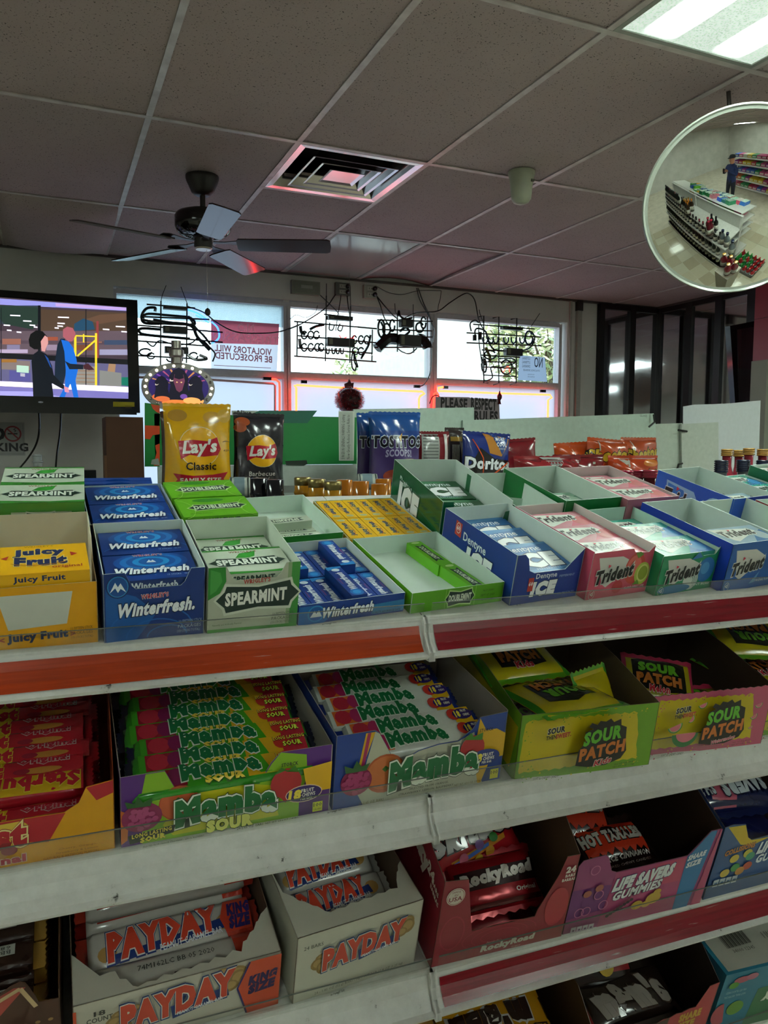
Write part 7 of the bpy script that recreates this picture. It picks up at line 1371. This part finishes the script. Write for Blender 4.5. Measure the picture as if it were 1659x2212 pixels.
def A_che(t_, sz=.8):
    def f(a, w, h): a.text('c8a42c', t_, -w*.02, h*.62, w*sz, h*.26, bold=.06, slope=.10, out=[('141008', .05)]); a.line('c8c0b0', [(-w*.3, h*.92), (-w*.25, h*.7)], .005); a.ell('c0701c', w*.2, h*.2, w*.14, h*.07)
    return f
chip('chip_bag', 'orange cheese puff bag with black and yellow lettering in the middle', 1262, 1352, 948, 1040, 3.02, OR, A_che('Cheetos', 1.0), seed=43, t=.08, crease=.22, ry=4)
chip('chip_bag', 'orange cheese puff bag with lettering at the right end of the rack', 1335, 1420, 945, 1040, 3.04, OR, A_che('Cheetos', .95), seed=44, t=.08, crease=.2, rz=6)
chip('chip_bag', 'low orange and red hot cheese puff bag lying in front of the other orange bags', 1312, 1420, 984, 1040, 2.94, 'b03c18', lambda a, w, h: (a.poly('b0aca0', [(-w*.34, h*.9), (-w*.1, h*.9), (-w*.2, h*.5)]), a.ell('c8742c', w*.25, h*.72, w*.16, h*.14), a.text('c8a42c', 'Cheetos', w*.12, h*.34, w*.5, h*.26, bold=.06, slope=.12, out=[('141008', .05)])), seed=45, t=.10, crease=.25)
# round tins on the rack
for lab, px_, py_, rr_, L_, Y in (('white tin with printed label lying on its side right of the green gum packs', 518, 1052, .034, .07, 2.6), ('white ribboned tin lying on its side behind the orange bottle caps', 792, 1040, .030, .075, 2.75)):
    c = onY(px_, py_, Y); r = empty('tin', T(c.x-L_/2, c.y, c.z) @ RZ(-14), lab, 'tin')
    b = MB(); b.lathe(K('a9b0a8', 'gloss'), [(rr_*.6, 0), (rr_, .001), (rr_, L_-.001), (rr_*.6, L_)], 24); o = b.build('can_body', r, True); o.rotation_euler = (0, PI/2, 0)
    b = MB(); b.lathe(K('6c8088'), [(rr_+.0006, L_*.22), (rr_+.0006, L_*.72)], 24); o = b.build('paper_label', r, True); o.rotation_euler = (0, PI/2, 0)
    for z in (.004, L_-.010): b = MB(); b.lathe(K('3c4a48', 'metal'), [(rr_+.001, z), (rr_+.001, z+.004)], 24); o = b.build('rim', r, True); o.rotation_euler = (0, PI/2, 0)
    r2 = empty('tin_riser', (c.x, c.y, 0), 'hidden riser under the %s tin' % ('left' if px_ < 600 else 'right'), 'stand'); b = MB(); b.box(K('7a7a74', 'paint'), -.05, .05, -.04, .04, 0, c.z-rr_-.002); b.build('block', r2)

# ================================================================ BOTTLES ON THE REAR FACE
BT_ = {}
def bottle_meshes(kind, glass, cap, capb=None, r0=.037, h=.30, rn=.0145, lab='a8a498', rings=0, capr=.0165, caph=.055, sh=.60):
    b = MB(); g = K(glass, 'gloss'); b.lathe(g, [(r0*.9, 0), (r0, .006), (r0, h*sh), (r0*.86, h*(sh+.07)), (rn*1.2, h*(sh+.17)), (rn, h*(sh+.22)), (rn, h-.004)], 16); body = b.mesh('bottle', True)
    parts = []
    b = MB(); b.lathe(K(lab), [(r0+.0006, h*.14), (r0+.0006, h*.46)], 16); parts.append(('paper_label', b.mesh('paper_label', True)))
    b = MB(); cm = K(cap, 'gloss')
    if rings:
        P = []
        for k in range(rings): z = h-caph+caph*k/rings; P += [(capr, z), (capr+.002, z+caph/rings*.3), (capr+.002, z+caph/rings*.6), (capr, z+caph/rings*.9)]
        P += [(capr*.9, h)]; b.lathe(cm, P, 18)
    else: b.lathe(cm, [(capr, h-caph), (capr, h-.034), (capr+.0012, h-.032), (capr+.0012, h-.029), (capr, h-.027), (capr, h-.001), (capr-.002, h)], 20)
    parts.append(('cap', b.mesh('cap', True)))
    if capb: b = MB(); b.lathe(K(capb, 'metal'), [(capr+.0004, h-.016), (capr+.0006, h-.001), (capr-.002, h+.0008), (.001, h+.0008)], 20); parts.append(('cap_band', b.mesh('cap_band', True)))
    BT_[kind] = (body, parts, h)
def bottle(kind, x, y, z, lab, grp=None):
    body, parts, h = BT_[kind]; o = bpy.data.objects.new('bottle', body); COL.objects.link(o); o.location = (x, y, z); tag(o, lab, 'bottle', grp)
    for nm, me in parts: c = bpy.data.objects.new(nm, me); COL.objects.link(c); c.parent = o
    return o
bottle_meshes('black', '161a14', '101218', caph=.06); bottle_meshes('orange', '241608', 'a8641a', caph=.06); bottle_meshes('tan', '241608', 'a8741c', '8f8152', caph=.065)
bottle_meshes('navy', '5c6468', '141c34', rings=6, capr=.0165, caph=.034, rn=.015); bottle_meshes('gold', '7c2430', '9c7434', rings=4, capr=.0165, caph=.022, rn=.014); bottle_meshes('redcap', '4c1018', '8c2034', rings=3, capr=.017, caph=.02)
bottle_meshes('wine', '0f140e', '141414', lab='b0aca0'); bottle_meshes('wine2', '1a0d10', '5c1a24', lab='c8c0a8')
RS = 1.07
for kind, x, top, Y, lab in (('black', 559, 1033, 1.47, 'bottle with black capsule top, left of the black pair behind the gum'), ('black', 594, 1036, 1.44, 'bottle with black capsule top, right of the black pair behind the gum'),
   ('tan', 654, 1031, 1.46, 'bottle with tan-banded orange capsule, leftmost and tallest of the three banded ones'), ('tan', 684.5, 1035, 1.42, 'bottle with tan-banded orange capsule, middle of the three banded ones'), ('tan', 719, 1040, 1.38, 'bottle with tan-banded orange capsule, lowest of the three banded ones'),
   ('orange', 744, 1036, 1.47, 'bottle with plain orange capsule right behind the lowest banded one'), ('orange', 779.5, 1039, 1.42, 'bottle with plain orange capsule in front of the ribboned tin'), ('orange', 820, 1045, 1.36, 'bottle with low plain orange capsule beside the dark green gum box'), ('orange', 828, 1034, 1.48, 'bottle with plain orange capsule behind the low one at the green box'),
   ('navy', 1558.5, 994, 1.55, 'bottle with ridged navy cap, left of the three navy-capped ones'), ('navy', 1606, 993, 1.55, 'bottle with ridged navy cap, middle of the navy-capped ones'), ('navy', 1648, 994, 1.60, 'bottle with ridged navy cap, right of the navy-capped ones'),
   ('gold', 1571, 970, 1.80, 'red bottle with ridged gold cap, leftmost of the gold-capped ones'), ('gold', 1597, 972, 1.86, 'red bottle with gold cap, second of the gold-capped ones'), ('gold', 1618, 968, 1.78, 'red bottle with ridged gold cap, third of the gold-capped ones'), ('gold', 1648, 970, 1.80, 'red bottle with gold cap at the right edge'),
   ('redcap', 1352, 1016, 1.50, 'bottle with crimson cap, left of the three behind the pink gum'), ('redcap', 1380, 1015, 1.54, 'bottle with crimson cap, middle of the three behind the pink gum'), ('redcap', 1405, 1015, 1.50, 'bottle with crimson cap, right of the three behind the pink gum')):
    p = onY(x, top, Y); bottle(kind, p.x, p.y, p.z-.30, lab)
r = empty('bottle_crate', (0, 0, 0), 'low crate under the gold-capped bottles at the right', 'crate'); p = onY(1600, 970, 1.82); b = MB(); b.box(K('8a8070'), p.x-.09, p.x+.11, 1.70, 1.92, 0, p.z-.305); b.build('crate_body', r)
rr = random.Random(11); RM = RZ(-2.6)
for zi, (z, d, n) in enumerate(((.841, .34, 22), (.491, .38, 22), (.121, .38, 20), (RS+.001, .3, 14))):
    for k in range(n):
        x = (-.76+k*(2.30/n)) if z < 1 else (-.78+k*.075 if k < 12 else 1.2+(k-12)*.1)
        if z > 1 and k < 12 and x > .05: continue
        p = RM @ Vector((x, 1.215+d-.06, z)); bottle('wine' if rr.random() < .7 else 'wine2', p.x, p.y, p.z, 'dark wine bottle on a rear-face shelf, seen only in the round mirror', 'wine bottles on the rear shelves')
# crate of soda bottles by the end of the shelving
bottle_meshes('sodar', '9c2024', 'b02020', r0=.045, h=.30, rn=.014, caph=.02, capr=.016, lab='b0aca8'); bottle_meshes('sodag', '1c7a34', '2c8a3c', r0=.045, h=.30, rn=.014, caph=.02, capr=.016, lab='b8b4a0')
r = empty('soda_crate', (1.72, .95, 0), 'black floor crate of soda bottles by the shelf end, seen in the mirror', 'crate'); b = MB(); b.box(K('0f0f10'), 0, .62, 0, .42, .0, .03)
for q in ((0, .62, 0, .012), (0, .62, .408, .42), (0, .012, 0, .42), (.608, .62, 0, .42)): b.box(K('0f0f10'), *q, .03, .14)
b.build('tray', r)
for i in range(6):
    for j in range(4): bottle('sodag' if (i+j) % 3 and i < 4 else 'sodar', 1.78+i*.1, 1.01+j*.1, .031, 'soda bottle standing in the black floor crate, seen in the mirror', 'soda bottles in the crate')
# shelving behind the photographer, seen in the mirror
r = empty('candy_shelving', (-1.0, -1.5, 0), 'second white shelving unit behind the photographer', 'shelf')
b = MB(); b.box(M_SHELF, 0, 3.0, -.45, -.43, 0, 1.45); b.build('back_panel', r)
for z in (.12, .45, .78, 1.10, 1.38):
    b = MB(); b.box(M_SHELF, 0, 3.0, -.42, 0, z-.03, z); b.build('shelf', r)
cc = ['a8203a', 'c0a020', '2a50a0', 'b04070', '2a8050', 'c06020', '8a2080', 'b8b8a8']; GM = {}
for z in (.121, .451, .781, 1.101, 1.381):
    for k in range(14):
        c = rr.choice(cc)
        if c not in GM: q = MB(); q.box(K(c), 0, .19, 0, .3, 0, .12); q.box(K('b8b8a8'), .02, .17, .298, .3005, .03, .08); GM[c] = q.mesh('grocery_box')
        o = bpy.data.objects.new('grocery_box', GM[c]); COL.objects.link(o); o.location = (-.98+k*.212, -1.88, z); tag(o, 'coloured snack box on the shelving behind the photographer', 'box', 'snack boxes behind the photographer')
# floor mat by the wall
b = MB(); b.box(K('3c6a80', 'matte'), 3.4, 4.2, 1.2, 1.8, .004, .012); b.build('door_mat', label='blue floor mat by the right wall, seen in the mirror', cat='mat')

# ================================================================ THE PHOTOGRAPHER (seen in the mirror)
def person():
    r = empty('person', (0, 0, 0), 'person in dark cap and blue jacket holding a phone up, seen in the round mirror', 'person')
    V = []; E = []; Rd = []
    def v(p, rad, par=None):
        V.append(p); Rd.append(rad if isinstance(rad, tuple) else (rad, rad)); i = len(V)-1
        if par is not None: E.append((par, i))
        return i
    y = -.42; x = -.05
    pel = v((x, y, .96), (.15, .11)); sp = v((x, y, 1.14), (.14, .10), pel); ch = v((x, y-.01, 1.34), (.17, .11), sp); ne = v((x, y, 1.50), .055, ch); hb = v((x, y+.015, 1.58), (.075, .085), ne); hm = v((x, y+.02, 1.655), (.076, .095), hb); ht = v((x, y+.01, 1.725), (.066, .08), hm)
    nose = v((x, y+.125, 1.625), .012, hm)
    for s in (-1, 1):
        sh = v((x+s*.19, y-.01, 1.42), .062, ch); el = v((x+s*.25, y+.06, 1.17), .045, sh); wr = v((x*.4+s*.075, y+.28, 1.36), .028, el); pa = v((x*.2+s*.058, y+.345, 1.395), .026, wr)
        for k in range(4):
            f1 = v((s*.056, y+.375-.004*k, 1.425-.02*k), .0088, pa); f2 = v((s*.050, y+.398, 1.435-.022*k), .0082, f1); v((s*.036, y+.400, 1.436-.022*k), .0075, f2)
        t1 = v((s*.048, y+.345, 1.43), .0095, pa); v((s*.034, y+.362, 1.442), .0085, t1)
        hp = v((x+s*.10, y, .90), .095, pel); kn = v((x+s*.12, y+.02, .50), .060, hp); an = v((x+s*.13, y-.01, .09), .042, kn); v((x+s*.14, y+.11, .04), .036, an)
    me = bpy.data.meshes.new('b'); me.from_pydata(V, E, []); o = bpy.data.objects.new('b', me); COL.objects.link(o)
    sk = o.modifiers.new('s', 'SKIN'); sk.use_smooth_shade = True; o.modifiers.new('u', 'SUBSURF').levels = 1
    for i, q in enumerate(Rd): me.skin_vertices[0].data[i].radius = q
    me.skin_vertices[0].data[0].use_root = True
    dg = bpy.context.evaluated_depsgraph_get(); nm = bpy.data.meshes.new_from_object(o.evaluated_get(dg)); COL.objects.unlink(o); bpy.data.objects.remove(o)
    nm.name = 'body'
    for c in ('b07a60', '1f2c5c', '1c1e2a', '141416'): nm.materials.append(K(c, 'matte'))
    for p in nm.polygons:
        z = p.center.z; yy = p.center.y; k = 0
        if z < .10: k = 3
        elif z < .96: k = 2
        elif z < 1.515 and not (yy > y+.30 and z > 1.33): k = 1
        p.material_index = k; p.use_smooth = True
    bo = bpy.data.objects.new('body', nm); COL.objects.link(bo); bo.parent = r
    b = MB(); b.lathe(K('17181c', 'matte'), [(.098, 1.685), (.100, 1.70), (.095, 1.74), (.07, 1.775), (.02, 1.79)], 20, (x, y+.012, 0)); b.slab([(x-.07, y+.09), (x-.05, y+.17), (x, y+.19), (x+.05, y+.17), (x+.07, y+.09)], (0, 0, 1.695), (1, 0, 0), (0, 1, 0), .006, K('17181c', 'matte')); b.build('cap', r, True)
    for s in (-1, 1): b = MB(); b.lathe(K('e8e4dc', 'gloss'), [(.001, -.008), (.008, -.004), (.0095, 0), (.008, .004), (.001, .008)], 10, (x+s*.032, y+.098, 1.655)); b.lathe(K('18120e', 'gloss'), [(.001, -.004), (.004, 0), (.001, .004)], 8, (x+s*.032, y+.106, 1.655)); b.build('eye', r, True)
    b = MB(); b.slab([(x-.024, 1.585), (x, 1.580), (x+.024, 1.585), (x, 1.592)], (0, y+.098, 0), (1, 0, 0), (0, 0, 1), .01, K('8a4a44', 'matte')); b.build('mouth', r)
    for s in (-1, 1): b = MB(); b.tube(K('b8b4ac', 'matte'), [(x+s*.195, y-.01, 1.475), (x+s*.235, y+.02, 1.36), (x+s*.268, y+.06, 1.22)], .012, 6); b.build('sleeve_stripe', r)
    p = empty('phone', (0, -.022, 1.40), 'black phone held up by the photographer', 'phone'); b = MB(); b.box(K('0d0d10', 'gloss'), -.037, .037, -.008, 0, -.09, .065); b.build('phone_body', p)
    b = MB(); b.box(EM('8fa0a8', .5, 'phone_screen'), -.034, .034, -.0092, -.008, -.082, .058); b.build('phone_screen', p)
person()

# ================================================================ OUTSIDE
b = MB(); b.box(K('8c8c88', 'matte'), -20, 40, YB+.2, 60, -.2, -.1); b.build('ground', kind='structure')
r = empty('outside_building', (0, 0, 0), 'pale flat-roofed building outside the right window', 'building')
q0, q1 = onY(925, 700, 11), onY(1045, 700, 11); b = MB(); b.box(K('c9c6ba', 'matte'), q0.x, q1.x, 11, 14, -.1, 5.2); b.build('wall', r); b = MB(); b.box(K('dfe4e4', 'matte'), q0.x+.2, q1.x-.9, 10.95, 11, -.1, 2.55); b.build('pale_door', r)
b = MB(); b.box(K('b9b4a4', 'matte'), q0.x-.2, q1.x+.15, 10.8, 14.1, 5.2, 5.45); b.build('roof_edge', r)
LF = [K('a9b478', 'matte'), K('d8d09a', 'matte'), K('94a878', 'matte'), K('e4dfb4', 'matte')]
def tree(lab, px_, py_, Y, R, n, seed):
    c = onY(px_, py_, Y); r = empty('tree', (c.x, c.y, -.1), lab, 'tree'); rr = random.Random(seed); H = c.z+.1
    b = MB(); b.tube(K('5c4c3c', 'matte'), [(0, 0, 0), (.1, 0, H*.5), (0, .1, H)], [.16, .12, .06], 8); b.build('trunk', r)
    for k in range(9): a_ = rr.uniform(0, 6.28); b = MB(); b.tube(K('6b5c4a', 'matte'), [(0, 0, H*.6), (math.cos(a_)*R*.4, math.sin(a_)*R*.3, H*.9), (math.cos(a_)*R*.9, math.sin(a_)*R*.6, H+rr.uniform(-.2, .6)*R)], [.04, .025, .01], 5); b.build('branch', r)
    b = MB()
    for k in range(n):
        z = rr.uniform(-1, 1); t = rr.uniform(0, 2*PI); q = math.sqrt(1-z*z); rad = rr.uniform(.3, 1)**.5
        p = Vector((q*math.cos(t)*R*rad, q*math.sin(t)*R*rad*.7, H+z*R*.8*rad)); d = Vector((rr.uniform(-1, 1), rr.uniform(-1, 1), rr.uniform(-1, 1))).normalized()*.10; s_ = d.orthogonal().normalized()*.04
        b.add([p-d, p+s_, p+d, p-s_], [(0, 1, 2, 3)], rr.choice(LF))
    b.build('foliage', r, kind='stuff')
tree('yellow-green tree outside the middle window', 885, 850, 16.5, 2.0, 3200, 1)
tree('leafy tree outside the right window corner', 1190, 735, 12, 1.35, 2600, 2)

# ================================================================ A FEW BOXES BEYOND THE RIGHT EDGE OF THE PICTURE
def again(src_label, tier, u, v, rz, lab):
    src = [o for o in COL.objects if o.get('label') == src_label][0]
    copy_tree(src, None, tier.at(u, v) @ RZ(rz), lab)
again('green and teal mint gum box with a striped candy on its front', D, 1.150, .004, 4, 'green mint gum box beyond the right edge next to the dark red box')
again('pink berry lime gum box with strawberry and lime slice on its front', D, 1.262, .004, 3, 'pink gum box beyond the right edge next to the green one')
again('bright blue gum box with royal blue side at the right end of the front row', D, 1.374, .004, 2, 'blue gum box nearest the right end of the top deck')
again('green and yellow sour candy box with bags inside, right bay of the second shelf', S2, 1.085, .006, -2, 'green sour candy box beyond the right edge of the second shelf')
again('pink and yellow watermelon sour candy box with jagged torn top edge', S2, 1.285, .006, -1, 'pink sour candy box near the right end of the second shelf')
again('pink and purple gummies box with blue share-size stripe at its right side', S3, 1.020, .004, 0, 'pink gummies box beyond the right edge of the third shelf')
again('blue fruit collision gummies box cut by the right edge of the picture', S3, 1.245, .004, 0, 'blue gummies box near the right end of the third shelf')
